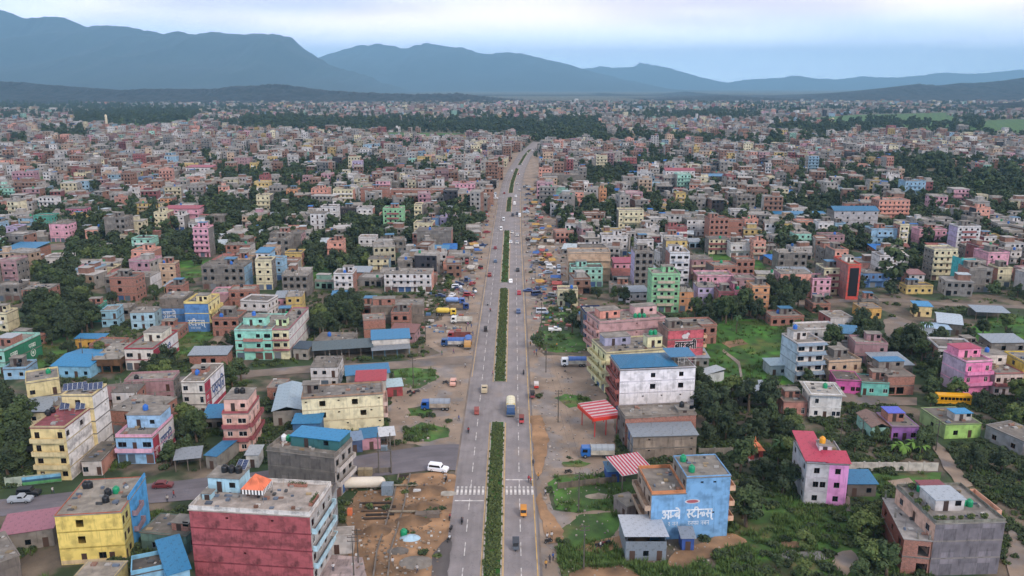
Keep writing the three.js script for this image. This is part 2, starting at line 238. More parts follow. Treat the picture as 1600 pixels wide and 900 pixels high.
patch('verge', 'sandy verge of dust and gravel with parked traffic', [838, 960, 834, 900, 826, 780, 820, 640, 814, 540, 808, 420, 806, 360, 806, 300, 815, 262, 832, 238, 850, 240, 846, 300, 856, 336, 872, 350, 884, 400, 898, 440, 890, 470, 868, 478, 850, 492, 842, 512, 836, 540, 850, 556, 930, 556, 938, 600, 958, 640, 966, 722, 930, 745, 872, 742, 856, 762, 866, 798, 896, 800, 980, 796, 990, 840, 960, 870, 900, 872, 884, 900, 882, 960], DIRT, 0.9, 4);
FIELDS.forEach(([l, p, m], i) => { patch('field', l, p, m, 1.2, 70 + i); patches.at(-1).lush = m === LUSH; });
patch('building_site', 'bare orange earth of a building site', [690, 960, 698, 860, 712, 800, 718, 744, 690, 738, 640, 742, 620, 762, 560, 770, 540, 800, 545, 870, 556, 960], SOIL, 1.0, 5);
patch('yard', 'pinkish concrete yard beside the deep red house', [490, 960, 492, 872, 520, 868, 566, 872, 572, 900, 575, 960], surf('cement', 0xd8c4c4), 0.2, 6);
patch('sand', 'orange sand heap spread beside the road', [838, 780, 846, 770, 858, 800, 880, 830, 880, 846, 860, 850, 850, 830], SOIL, 0.8, 7);
patch('sand', 'orange dust along the verge opposite the lorry', [828, 650, 846, 648, 858, 690, 848, 740, 838, 745], SOIL, 0.7, 8);
patch('track', 'orange dirt track beside the sheet metal shed', [900, 860, 930, 846, 965, 838, 975, 856, 940, 866], SOIL, 0.8, 9);
patch('dirt_mound', 'bare patch in the green field', [1128, 536, 1160, 530, 1168, 538, 1140, 544], SOIL, 0.6, 10);
patch('track', 'thin footpath worn across the green field', [1130, 546, 1156, 566, 1162, 600, 1158, 601, 1153, 570, 1128, 549], DIRT, 0.2, 11);
patch('bare_soil', 'bare brown earth in the overgrown plot', [1222, 848, 1250, 842, 1268, 850, 1250, 858, 1226, 857], SOIL, 1.2, 41);
patch('bare_soil', 'trodden soil at the foot of the blue wall', [1045, 868, 1100, 842, 1150, 836, 1165, 850, 1120, 862, 1080, 885, 1050, 890], SOIL, 1.6, 42);
patch('bare_soil', 'patch of bare earth on the weedy verge', [890, 900, 930, 884, 985, 892, 1010, 915, 960, 940, 900, 930], SOIL, 1.8, 43);
patch('bare_soil', 'bare ground by the litter heap', [1300, 868, 1330, 862, 1345, 880, 1320, 900, 1298, 890], DIRT, 1.4, 44);
patch('bare_soil', 'worn ground in the garden lawn', [1385, 752, 1420, 748, 1436, 758, 1400, 762], DIRT, 1.0, 45);
patch('lane', 'grey lane past the magenta and teal row', [1312, 612, 1340, 618, 1432, 622, 1432, 634, 1350, 634, 1300, 628], PAVED, 0.3, 12);
patch('lane', 'dirt lane climbing behind the grey block', [1462, 690, 1475, 700, 1520, 760, 1500, 765, 1476, 735, 1458, 700], DIRT, 0.4, 13);
patch('lane', 'dirt lane beside the grey block', [1578, 820, 1600, 850, 1640, 960, 1590, 960, 1570, 870], DIRT, 0.4, 14);
patch('lane', 'pale dirt lane climbing past the blue painted wall', [384, 470, 374, 480, 352, 505, 330, 535, 306, 562, 318, 562, 345, 532, 366, 506, 386, 482], DIRT, 0.4, 15);
patch('yard', 'bare gravel yard among the trees', [1380, 500, 1400, 494, 1450, 512, 1480, 520, 1440, 535, 1385, 530], PAVED, 0.6, 16);
patch('river_bed', 'pale grey canal road between the houses', [48, 384, 200, 372, 240, 368, 385, 354, 400, 362, 250, 376, 205, 381, 60, 394], PAVED, 0.3, 17);
patch('yard', 'gravel yard beside the meadow', [1470, 528, 1510, 525, 1512, 545, 1475, 548], PAVED, 0.4, 18);
patch('lane', 'lane behind the boundary wall', [1320, 745, 1326, 745, 1330, 800, 1322, 800], DIRT, 0.2, 19);

// ---------------------------------------------------------------- the highway
const roadPts = [[768.5, 900], [774.4, 740], [782.6, 560], [790.5, 400], [792.2, 360], [796, 313], [800.5, 285], [808, 264], [820, 243.5], [829, 233], [841, 222]].map(([x, y]) => G(x, y));
roadPts.unshift(roadPts[0].clone().add(roadPts[0].clone().sub(roadPts[2]).normalize().multiplyScalar(190)));
function roadX(z) { for (let i = 0; i < roadPts.length - 1; i++) if (z >= roadPts[i + 1].z) { const a = roadPts[i], b = roadPts[i + 1], t = (z - a.z) / (b.z - a.z); return mix(a.x, b.x, t); } return roadPts.at(-1).x; }
const rx = (z) => (roadX(z - 9) + roadX(z) + roadX(z + 9)) / 3;
const roadZ = (py) => { let best = 0, bd = 1e9; for (let z = 40; z > -1400; z -= 0.5) { const d = Math.abs(z - G(790, py).z); if (d < bd) { bd = d; best = z; } } return best; };
function ribbon(f, o0, o1, z0, z1, y, step = 6, b = new MB()) {     // strip beside a centre line x = f(z), z0 > z1
  const n = Math.max(1, Math.ceil((z0 - z1) / step));
  for (let i = 0; i < n; i++) { const a = mix(z0, z1, i / n), c = mix(z0, z1, (i + 1) / n); b.quad([f(a) + o0, y, a], [f(a) + o1, y, a], [f(c) + o1, y, c], [f(c) + o0, y, c], o1 - o0, a - c, o0, -a); }
  return b;
}
const ROADY = 0.16, ZEND = roadPts.at(-1).z;
const highway = tag(ribbon(rx, -8.9, 8.75, 60, ZEND, ROADY, 7).build('highway', ASPH), 'straight dual carriageway of dusty grey asphalt', 'road', null, 'structure');
{ const e = new MB(); ribbon(rx, -9.3, -8.9, 60, ZEND, ROADY - 0.03, 7, e); ribbon(rx, 8.75, 9.2, 60, ZEND, ROADY - 0.03, 7, e); e.build('edge_strip', PAVED, highway); }
const WHITE = surf('stained', 0xd8d4d2), YELLOW = surf('plaster', 0xd9ae55);
const zNear = 20, cross = roadZ(767), spans = [[zNear, roadZ(661)], [roadZ(597), roadZ(452)], [roadZ(442), roadZ(361)], [roadZ(331), roadZ(309)], [roadZ(302), roadZ(264)], [roadZ(258), roadZ(234)]];
for (const s of [-1, 1]) {                                            // lane dashes, up to where they can be told apart
  for (let z = -70, k = 0; z > roadZ(268); z -= 8.6, k++) { const d = once('dash', () => new MB().box(-0.09, 0, -2.35, 0.09, 0.006, 2.35).geo()), m = mesh('lane_dash', d, WHITE, highway); m.position.set(rx(z) + s * 5.35, ROADY + 0.004, z); m.rotation.y = Math.atan2(rx(z - 2) - rx(z + 2), -4) + Math.PI; }
}
ribbon(rx, 8.25, 8.45, 60, roadZ(300), ROADY + 0.006, 7).build('edge_line', YELLOW, highway);
for (const [a, c] of [[roadZ(590), roadZ(320)]]) ribbon(rx, -8.6, -8.45, a, c, ROADY + 0.006, 7).build('edge_line', YELLOW, highway);
for (const z of [0]) {
  for (let k = 0; k < 7; k++) for (const s of [-1, 1]) { const m = mesh('crossing_bar', once('zebra', () => new MB().box(-0.24, 0, -1.9, 0.24, 0.006, 1.9).geo()), WHITE, highway); m.position.set(rx(cross) + s * (2.5 + k * 0.93 + 0.1), ROADY + 0.005, cross); }
  for (const [s, py] of [[-1, 783], [1, 751]]) { const zz = roadZ(py), m = mesh('stop_line', once('stop', () => new MB().box(-3.1, 0, -0.2, 3.1, 0.006, 0.2).geo()), WHITE, highway); m.position.set(rx(zz) + s * 5.4, ROADY + 0.007, zz); }
  for (const [py] of [[364], [330]]) { const zz = roadZ(py); for (const s of [-1, 1]) { const m = mesh('stop_line', cache.get('stop'), WHITE, highway); m.position.set(rx(zz) + s * 5.4, ROADY + 0.007, zz); } }
}
const medianSpots = [];
spans.forEach(([z0, z1], i) => {
  const md = tag(new THREE.Group(), ['planted road median with kerb before the junction', 'long planted road median past the lorry park', 'planted road median before the market crossing', 'short planted median beyond the market crossing', 'far planted median where the road bends', 'last planted median before the trees'][i], 'median', null, 'structure');
  md.name = numbered('median'); scene.add(md);
  ribbon(rx, -1.5, 1.5, z0, z1, ROADY + 0.19, 6).build('median_grass', surf('grass', 0x9fe08a), md);
  const kb = new MB(), stones = new MB();
  for (const s of [-1, 1]) {
    const o0 = s < 0 ? -1.78 : 1.5, o1 = o0 + 0.28, n = Math.ceil((z0 - z1) / 6);
    for (let q = 0; q < n; q++) { const a = mix(z0, z1, q / n), c = mix(z0, z1, (q + 1) / n), A = rx(a), C = rx(c); for (const [u, w, y0, y1] of [[o0, o1, 0.22, 0.22]]) kb.quad([A + u, ROADY + y0, a], [A + w, ROADY + y0, a], [C + w, ROADY + y1, c], [C + u, ROADY + y1, c], 0.28, a - c); kb.quad([A + o1, ROADY, a], [C + o1, ROADY, c], [C + o1, ROADY + 0.22, c], [A + o1, ROADY + 0.22, a]); kb.quad([C + o0, ROADY, c], [A + o0, ROADY, a], [A + o0, ROADY + 0.22, a], [C + o0, ROADY + 0.22, c]); }
    if (i < 3) for (let z = z0 - 0.3; z > z1; z -= 0.55) { const x = rx(z) + o0 + 0.14; stones.box(x - 0.15, ROADY + 0.1, z - 0.17, x + 0.15, ROADY + 0.27, z + 0.17, 'flrt'); }
    ribbon(rx, s < 0 ? -2.16 : 1.82, s < 0 ? -1.82 : 2.16, z0, z1, ROADY + 0.008, 6).build('yellow_line', surf('plaster', 0xc9a877), md);
  }
  for (const zz of [z0 + 0.14, z1 - 0.14]) kb.box(rx(zz) - 1.78, ROADY, zz - 0.14, rx(zz) + 1.78, ROADY + 0.22, zz + 0.14);
  kb.build('kerb', surf('cement', 0xbdb9b0), md);
  if (i < 3) { const m = stones.build('kerb_stones', surf('cement', 0xe8e4dc), md); m.userData.kind = 'stuff'; }
  for (let z = z0 - 0.6; z > z1 + 0.5; z -= i < 2 ? 0.42 : 1.2) medianSpots.push([z, i]);
});
// side streets
function street(name, label, px, halfs, mat, y = 0.1) {
  const P = []; for (let i = 0; i < px.length; i += 2) P.push(G(px[i], px[i + 1]));
  const c = new THREE.CatmullRomCurve3(P), n = 60, b = new MB(), S = [];
  for (let i = 0; i <= n; i++) { const p = c.getPoint(i / n), t = c.getTangent(i / n); S.push([p, new THREE.Vector3(-t.z, 0, t.x).normalize().multiplyScalar(mix(halfs[0], halfs[1], i / n))]); }
  let L = 0;
  for (let i = 0; i < n; i++) { const [p, a] = S[i], [q, d] = S[i + 1], l = p.distanceTo(q); b.quad([p.x - a.x, y, p.z - a.z], [p.x + a.x, y, p.z + a.z], [q.x + d.x, y, q.z + d.z], [q.x - d.x, y, q.z - d.z], halfs[0] * 2, l, 0, L); L += l; }
  streets.push({ pts: S.map((s) => s[0]), half: Math.max(...halfs) });
  const g = b.geo(), nn = g.attributes.normal; if (nn.getY(0) < 0) { const pos = g.attributes.position; for (let i = 0; i < pos.count; i += 3) { const t = [pos.getX(i), pos.getY(i), pos.getZ(i), g.attributes.uv.getX(i), g.attributes.uv.getY(i)]; pos.setXYZ(i, pos.getX(i + 1), pos.getY(i + 1), pos.getZ(i + 1)); g.attributes.uv.setXY(i, g.attributes.uv.getX(i + 1), g.attributes.uv.getY(i + 1)); pos.setXYZ(i + 1, t[0], t[1], t[2]); g.attributes.uv.setXY(i + 1, t[3], t[4]); } for (let i = 0; i < nn.count; i++) nn.setXYZ(i, 0, 1, 0); }
  return tag(mesh(name, g, mat), label, 'road', null, 'structure');
}
const streets = [];
street('side_street', 'worn asphalt side street joining the highway below the cream building', [742, 716, 690, 714, 620, 722, 540, 733, 420, 752, 290, 766, 180, 776, 60, 788, -120, 806], [7.2, 3.6], OLDASPH, 0.12);
street('side_street', 'dusty side street behind the cream building', [740, 562, 690, 565, 600, 572, 500, 576, 420, 582, 330, 590, 240, 598, 120, 612, -60, 632], [4.0, 2.6], PAVED, 0.105);
street('side_street', 'narrow back street among the colourful houses', [1165, 480, 1215, 476, 1290, 472, 1370, 468, 1470, 475, 1600, 480, 1720, 486], [2.6, 2.6], PAVED, 0.09);
street('side_street', 'cracked lane leading off the market crossing', [810, 347, 900, 342, 1000, 338, 1140, 336, 1300, 330], [4.5, 3], PAVED, 0.09);
// ---------------------------------------------------------------- footprints already taken
const taken = [];
function claim(cx, cz, ux, uz, w, d) { taken.push({ cx, cz, ux, uz, w: w / 2, d: d / 2, r: Math.hypot(w, d) / 2 }); }
function free(x, z, m) { for (const t of taken) { const dx = x - t.cx, dz = z - t.cz; if (dx * dx + dz * dz > (t.r + m) * (t.r + m)) continue; const a = Math.abs(dx * t.ux + dz * t.uz), b = Math.abs(-dx * t.uz + dz * t.ux); if (a < t.w + m && b < t.d + m) return false; } return true; }
function offRoad(x, z, m) {
  if (z > ZEND && Math.abs(x - rx(z)) < 9.5 + m) return false;
  for (const s of streets) for (const p of s.pts) if (Math.abs(p.x - x) < 40 && Math.hypot(p.x - x, p.z - z) < s.half + m + 1.5) return false;
  return true;
}

// ---------------------------------------------------------------- houses
// opening kinds: [width, height, sill, glazed]
const OPEN = { w: [1.25, 1.25, 0.95, 1], W: [2.0, 1.3, 0.9, 1], t: [0.9, 1.7, 0.6, 1], a: [1.1, 1.5, 0.7, 1], d: [1.0, 2.1, 0.05, 2], s: [2.5, 2.35, 0.05, 3], g: [1.5, 1.5, 0.85, 0], G: [2.6, 2.1, 0.3, 0], v: [0.55, 0.4, 2.0, 0], b: [1.6, 2.2, 0.05, 2] };
function wallGeo(w, h, holes, t = 0.2) {                           // a wall face with real openings; front at z = 0, x from -w/2
  const b = new MB(), xs = [...new Set([-w / 2, w / 2, ...holes.flatMap((o) => [o[0], o[2]])])].sort((p, q) => p - q), ys = [...new Set([0, h, ...holes.flatMap((o) => [o[1], o[3]])])].sort((p, q) => p - q);
  for (let j = 0; j < ys.length - 1; j++) {
    let run = null;
    for (let i = 0; i <= xs.length - 1; i++) {
      const solid = i < xs.length - 1 && !holes.some((o) => xs[i] >= o[0] - 1e-6 && xs[i + 1] <= o[2] + 1e-6 && ys[j] >= o[1] - 1e-6 && ys[j + 1] <= o[3] + 1e-6);
      if (solid && run === null) run = xs[i];
      if (!solid && run !== null) { b.quad([run, ys[j], 0], [xs[i], ys[j], 0], [xs[i], ys[j + 1], 0], [run, ys[j + 1], 0], null, null, run, ys[j]); run = null; }
    }
  }
  for (const [x0, y0, x1, y1] of holes) { b.quad([x0, y0, 0], [x0, y1, 0], [x0, y1, -t], [x0, y0, -t]); b.quad([x1, y1, 0], [x1, y0, 0], [x1, y0, -t], [x1, y1, -t]); b.quad([x0, y1, 0], [x1, y1, 0], [x1, y1, -t], [x0, y1, -t]); b.quad([x1, y0, 0], [x0, y0, 0], [x0, y0, -t], [x1, y0, -t]); }
  return b.geo();
}
const frameGeo = (w, h) => once('fr' + w + '_' + h, () => { const b = new MB(), e = 0.07, z0 = -0.13, z1 = -0.06; b.box(-w / 2, 0, z0, -w / 2 + e, h, z1).box(w / 2 - e, 0, z0, w / 2, h, z1).box(-w / 2 + e, h - e, z0, w / 2 - e, h, z1).box(-w / 2 + e, 0, z0, w / 2 - e, e, z1); b.box(-0.03, e, z0, 0.03, h - e, z1); if (h > 1.4) b.box(-w / 2 + e, h * 0.68, z0, w / 2 - e, h * 0.68 + 0.05, z1); return b.geo(); });
const paneGeo = (w, h) => once('pa' + w + '_' + h, () => new MB().box(-w / 2 + 0.01, 0.01, -0.12, w / 2 - 0.01, h - 0.01, -0.1).geo());
const doorGeo = (w, h) => once('do' + w + '_' + h, () => new MB().box(-w / 2, 0, -0.16, -0.012, h, -0.1).box(0.012, 0, -0.16, w / 2, h, -0.1).box(-w / 2, h * 0.72, -0.1, w / 2, h * 0.74, -0.085).box(-w / 2, h * 0.3, -0.1, w / 2, h * 0.32, -0.085).geo());
const shutGeo = (w, h) => once('sh' + w + '_' + h, () => { const b = new MB(); for (let y = 0; y < h - 0.01; y += 0.235) b.box(-w / 2, y, -0.15, w / 2, Math.min(h, y + 0.21), -0.1, 'ft'); b.box(-w / 2, 0, -0.17, w / 2, h, -0.16); return b.geo(); });
const farWin = (w, h) => once('fw' + w + '_' + h, () => { const b = new MB(true), e = 0.09; b.col = [0.42, 0.38, 0.34]; b.box(-w / 2, 0, -0.14, -w / 2 + e, h, -0.05).box(w / 2 - e, 0, -0.14, w / 2, h, -0.05).box(-w / 2 + e, h - e, -0.14, w / 2 - e, h, -0.05).box(-w / 2 + e, 0, -0.14, w / 2 - e, e, -0.05); b.col = [0.0037, 0.0048, 0.007]; b.box(-w / 2 + e, e, -0.12, w / 2 - e, h - e, -0.1, 'f'); return b.geo(); });
const WINDOWS = surf('windows', 0xffffff, { vertexColors: true, roughness: 0.14 });
const VCOL = surf('vcol', 0xffffff, { vertexColors: true, roughness: 0.75 });
const FRAMES = [flat(0x6b4632, 0.6), flat(0xd8d4cc, 0.6), flat(0x3b2a22, 0.6), flat(0x54606c, 0.6)];

function openings(w, n, sh, pat) {                                // rows of a pattern from the top storey down
  const rows = pat.split('/'), out = [];
  for (let s = 0; s < n; s++) { const row = rows[Math.min(rows.length - 1, n - 1 - s)], k = row.length; for (let i = 0; i < k; i++) { const o = OPEN[row[i]]; if (!o) continue; const cell = w / k, ww = Math.min(o[0], cell * 0.82), x = -w / 2 + cell * (i + 0.5), hh = Math.min(o[1], sh - o[2] - 0.3); out.push({ x, y: s * sh + o[2], w: Math.round(ww * 20) / 20, h: Math.round(hh * 20) / 20, k: row[i], glazed: o[3], s }); } }
  return out;
}
/* A house. o: t = roof edge as surveyed [front corner, other front corner, back corner on the right], h = roof height, n = storeys,
   F R L B = [paint, made of, openings] of each face, roof, para, bal, room, ... */
function house(o) {
  const h = o.h, n = o.n ?? Math.max(1, Math.round(h / 3.1)), sh = h / n;
  let A, B2, d = o.d;
  A = G(o.t[0], o.t[1], h); B2 = G(o.t[2], o.t[3], h);
  if (o.join) { const q = o.join, e = A.distanceTo(B2), c = q.at(-1, 0); B2 = new THREE.Vector3(c.x, h, c.z); A = new THREE.Vector3(c.x - e * Math.cos(q.yaw), h, c.z + e * Math.sin(q.yaw)); }
  const ux = B2.x - A.x, uz = B2.z - A.z, w = o.w ?? Math.hypot(ux, uz), yaw = o.yaw !== undefined ? o.yaw * Math.PI / 180 : Math.atan2(-uz, ux);
  const cx = Math.cos(yaw), sx = -Math.sin(yaw);                    // local x axis in the world: (cx, sx)
  if (o.t.length > 4) { const C = G(o.t[4], o.t[5], h); d = Math.max(3, -((C.x - B2.x) * -sx + (C.z - B2.z) * cx)); }
  d ??= 8;
  const g = group(o.name ?? 'house', (A.x + B2.x) / 2, 0, (A.z + B2.z) / 2, yaw);
  claim(g.position.x + sx * d / 2 * 1, g.position.z - cx * d / 2, cx, sx, w, d);
  // correct the footprint centre: local (0, -d/2) turned by yaw
  const T0 = taken.at(-1); T0.cx = g.position.x - Math.sin(yaw) * d / 2; T0.cz = g.position.z - Math.cos(yaw) * d / 2;
  const near = !o.lod, r = rng(o.seed ?? (Math.round(o.t[0] * 7 + o.t[1] * 13)));
  const trim = o.trim ? surf(o.trimKind ?? 'plaster', o.trim) : null, fr = FRAMES[Math.floor(r() * FRAMES.length)];
  const faces = { F: [w, 0, [0, 0]], R: [d, Math.PI / 2, [w / 2, -d / 2]], L: [d, -Math.PI / 2, [-w / 2, -d / 2]], B: [w, Math.PI, [0, -d]] };
  for (const k of 'FRLB') {
    const f = o[k] ?? (k === 'B' ? o.L ?? o.F : k === 'L' ? o.R : o.L) ?? o.F, [fw, turn, [x, z]] = faces[k];
    const [hex, kind = 'plaster', pat = ''] = f, ops = openings(fw, n, sh, pat);
    const holes = ops.map((q) => [q.x - q.w / 2, q.y, q.x + q.w / 2, q.y + q.h]);
    const m = mesh('wall', wallGeo(fw, h, holes), surf(kind, hex), g);
    m.position.set(x, 0, z); m.rotation.y = turn;
    for (const q of ops) {
      if (near) {
        if (q.glazed === 0) continue;
        const geo = q.glazed === 1 ? frameGeo(q.w, q.h) : q.glazed === 2 ? doorGeo(q.w, q.h) : shutGeo(q.w, q.h);
        const wm = mesh(q.glazed === 1 ? 'window' : q.glazed === 2 ? 'door' : 'rolling_shutter', geo, q.glazed === 3 ? flat([0x5a6672, 0x3f5c86, 0x6a5048, 0x777b80][Math.floor(r() * 4)], 0.5) : q.glazed === 2 ? flat(o.door ?? 0x4a3226, 0.7) : fr, g);
        const v = new THREE.Vector3(q.x, q.y, 0).applyAxisAngle(new THREE.Vector3(0, 1, 0), turn); wm.position.set(x + v.x, v.y, z + v.z); wm.rotation.y = turn;
        if (q.glazed === 1) mesh('pane', paneGeo(q.w, q.h), GLASS, wm);
        if (q.glazed === 1 && o.shades) { const sm = mesh('sunshade', once('ss' + q.w, () => new MB().box(-q.w / 2 - 0.2, 0, 0.003, q.w / 2 + 0.2, 0.09, 0.5).geo()), trim ?? surf(kind, hex), g); sm.position.set(wm.position.x, q.y + q.h + 0.06, wm.position.z); sm.rotation.y = turn; }
      } else {
        if (q.glazed === 0) continue;
        const wm = mesh(q.glazed === 1 ? 'window' : q.glazed === 2 ? 'door' : 'rolling_shutter', q.glazed === 1 ? farWin(q.w, q.h) : q.glazed === 2 ? doorGeo(q.w, q.h) : shutGeo(q.w, q.h), q.glazed === 1 ? WINDOWS : q.glazed === 2 ? flat(o.door ?? 0x4a3226, 0.7) : flat([0x5a6672, 0x3f5c86, 0x6a5048, 0x777b80][Math.floor(r() * 4)], 0.5), g);
        const v = new THREE.Vector3(q.x, q.y, 0).applyAxisAngle(new THREE.Vector3(0, 1, 0), turn); wm.position.set(x + v.x, v.y, z + v.z); wm.rotation.y = turn;
      }
    }
  }
  // floors: a band of concrete or trim at each storey, slightly proud
  const bandMat = trim ?? surf('cement', o.band ?? 0x9a9590);
  if (o.bands !== 0) for (let s = 1; s < n; s++) { const e = o.bandOut ?? 0.04, m = mesh('floor_band', near || o.trim ? new MB().box(-w / 2 - e, -0.14, -d - e, w / 2 + e, 0.14, e, 'fblrtd').geo() : once(['fb', w.toFixed(1), d.toFixed(1)].join(), () => new MB().box(-w / 2 - e, -0.1, -d - e, w / 2 + e, 0.1, e, 'fblr').geo()), bandMat, g); m.position.y = s * sh; }
  // balconies: slab, and a solid or barred front
  for (const [face, list, out = 1.1, wide = 1] of o.bal ?? []) for (const s of list) {
    const [fw, turn, [x, z]] = faces[face], bw = fw * wide / 2, b = new MB(), y = s * sh;
    b.box(-bw, y - 0.1, 0.075, bw, y + 0.06, out);
    if (o.rail === 'bars') { b.box(-bw, y + 0.92, out - 0.08, bw, y + 1.0, out).box(-bw, y + 0.5, out - 0.06, bw, y + 0.55, out - 0.02); for (let q = -bw; q <= bw + 0.01; q += bw / 5) b.box(q - 0.03, y + 0.06, out - 0.07, q + 0.03, y + 0.92, out - 0.01); } else b.box(-bw, y + 0.06, out - 0.12, bw, y + 0.95, out).box(-bw, y + 0.06, 0.075, -bw + 0.12, y + 0.95, out - 0.12, 'fblrt').box(bw - 0.12, y + 0.06, 0.075, bw, y + 0.95, out - 0.12, 'fblrt');
    const m = b.build('balcony', surf(o.balKind ?? 'plaster', o.balHex ?? o.trim ?? (o[face] ?? o.F)[0]), g); m.position.set(x, 0, z); m.rotation.y = turn;
    if (o.posts) { for (const q of [-bw + 0.15, bw - 0.15]) { const p = new MB(); p.box(q - 0.14, y - sh + 0.06, out - 0.3, q + 0.14, y - 0.1, out - 0.03); const pm = p.build('balcony_post', surf('plaster', o.posts), g); pm.position.set(x, 0, z); pm.rotation.y = turn; } }
  }
  // roof
  const ov = o.over ?? 0.18, roof = o.roof ?? 'flat', para = o.para ?? 0.8;
  const rm = new MB().box(-w / 2 - ov, h - 0.02, -d - ov, w / 2 + ov, h + 0.13, ov).build('roof', surf('roof', o.roofHex ?? 0xb4afa9), g);
  if (roof === 'flat' && para > 0) {
    const b = new MB(), y0 = h + 0.13, y1 = h + para, e = 0.13; b.box(-w / 2, y0, -e, w / 2, y1, 0).box(-w / 2, y0, -d, w / 2, y1, -d + e).box(-w / 2, y0, -d + e, -w / 2 + e, y1, -e).box(w / 2 - e, y0, -d + e, w / 2, y1, -e);
    b.build('parapet', surf(o.paraKind ?? o.F[1] ?? 'plaster', o.paraHex ?? o.trim ?? o.F[0]), g);
  }
  if (roof === 'rods') for (const x of [-w / 2 + 0.3, 0, w / 2 - 0.3]) for (const z of [-0.3, -d / 2, -d + 0.3]) { if (r() < 0.25) continue; const c = mesh('column_stub', once('stub', () => new MB().box(-0.15, 0, -0.15, 0.15, 0.9, 0.15).bar([-0.1, 0.9, -0.1], [-0.13, 1.9, -0.1], 0.02, 3).bar([0.1, 0.9, 0.1], [0.08, 2.0, 0.12], 0.02, 3).bar([0.1, 0.9, -0.1], [0.14, 1.8, -0.1], 0.02, 3).bar([-0.1, 0.9, 0.1], [-0.1, 1.95, 0.16], 0.02, 3).geo()), surf('cement', 0xa7a29a), g); c.position.set(x, h + 0.13, z); }
  if (o.sheet) sheetRoof(g, 'sheet_roof', 0, h + 0.16, -d / 2, w, d, o.sheet, o.sheetKind ?? 'slope', o.rise ?? 0.9);
  for (const q of o.rooms ?? []) { q[3] = Math.min(q[3], d - 0.6); q[2] = Math.min(q[2], w - 0.4); q[1] = clamp(q[1], -d + 0.3 + q[3], -0.3); q[0] = clamp(q[0], -w / 2 + q[2] / 2 + 0.2, w / 2 - q[2] / 2 - 0.2); room(g, q, h + 0.13, r, near); }
  unique(g, o.label, o.cat ?? 'house', o.grp ?? 'houses of like look');
  let onRoom = 0; for (const q of o.tanks ?? []) { let tx = q[0] * w / 2, tz = -q[1] * d; const rm2 = q[3] > 0.7 && (o.rooms ?? []).map((e) => [Math.hypot(e[0] - tx, e[1] - e[3] / 2 - tz), e]).sort((a, c) => a[0] - c[0])[0]?.[1]; if (rm2) { tx = rm2[0] + ((onRoom % 3) - 0.5) * Math.min(1.35, rm2[2] / 3); tz = rm2[1] - rm2[3] / 2; q[3] = rm2[4] + 0.14; onRoom++; } const v = new THREE.Vector3(tx, 0, tz).applyAxisAngle(new THREE.Vector3(0, 1, 0), yaw); tank(g.position.x + v.x, h + 0.14 + (q[3] ?? 0), g.position.z + v.z, q[2], o.short ?? o.label.split(' with ')[0].split(' ').slice(0, 9).join(' ')); }
  for (const q of o.solar ?? []) { const v = new THREE.Vector3(q[0] * w / 2, 0, -q[1] * d).applyAxisAngle(new THREE.Vector3(0, 1, 0), yaw); solar(g.position.x + v.x, h + 0.14 + (q[2] ?? 0), g.position.z + v.z, yaw + (q[3] ?? 0), o.short ?? o.label.split(' with ')[0].split(' ').slice(0, 9).join(' '), q[4] ?? 3); }
  const self = { g, w, d, h, yaw, n, sh, at: (x, z) => { const v = new THREE.Vector3(x * w / 2, 0, -z * d).applyAxisAngle(new THREE.Vector3(0, 1, 0), yaw); return new THREE.Vector3(g.position.x + v.x, 0, g.position.z + v.z); } };
  roofClutter(self, Math.round(w * d * (near ? 0.16 : 0.07)), Math.round(Math.abs(g.position.x * 3 + g.position.z * 5)));
  return self;
}
const clutter = new MB(true);
function roofClutter(b, n, seed) {                                   // pipes, bricks, cloth and boards left on a roof
  const r = rng(seed); for (let i = 0; i < n; i++) { const p = b.at((r() - 0.5) * 1.6, 0.1 + r() * 0.8), w = 0.12 + r() * 0.5, d = 0.1 + r() * 0.35, h = 0.08 + r() * 0.4, k = 0.5 + r() * 0.7; clutter.col = [[0.3, 0.28, 0.26], [0.26, 0.14, 0.1], [0.06, 0.06, 0.06], [0.45, 0.43, 0.4], [0.12, 0.15, 0.2], [0.3, 0.22, 0.12]][Math.floor(r() * 6)].map((c) => c * k); const y = b.h + 0.14; if (r() < 0.2) clutter.bar([p.x, y, p.z], [p.x + (r() - 0.5) * 0.3, y + 1 + r() * 1.4, p.z], 0.025, 3); else clutter.box(p.x - w, y, p.z - d, p.x + w, y + h, p.z + d, 'flrt'); }
}
function paintFace(b, frame, x0, x1, pat, fw, hex, z = 0.004) {       // a second paint on part of a face, round its openings
  const holes = openings(fw, b.n, b.sh, pat).map((q) => [q.x - q.w / 2, q.y, q.x + q.w / 2, q.y + q.h]).filter((q) => q[0] > x0 && q[2] < x1), c = (x0 + x1) / 2, m = mesh('painted_panel', wallGeo(x1 - x0, b.h - 0.03, holes.map((q) => [q[0] - c, q[1], q[2] - c, q[3]]), 0.001), surf('plaster', hex), b.g), v = new THREE.Vector3(c, 0, z).applyAxisAngle(new THREE.Vector3(0, 1, 0), frame[2]);
  m.position.set(frame[0] + v.x, 0, frame[1] + v.z); m.rotation.y = frame[2]; return m;
}
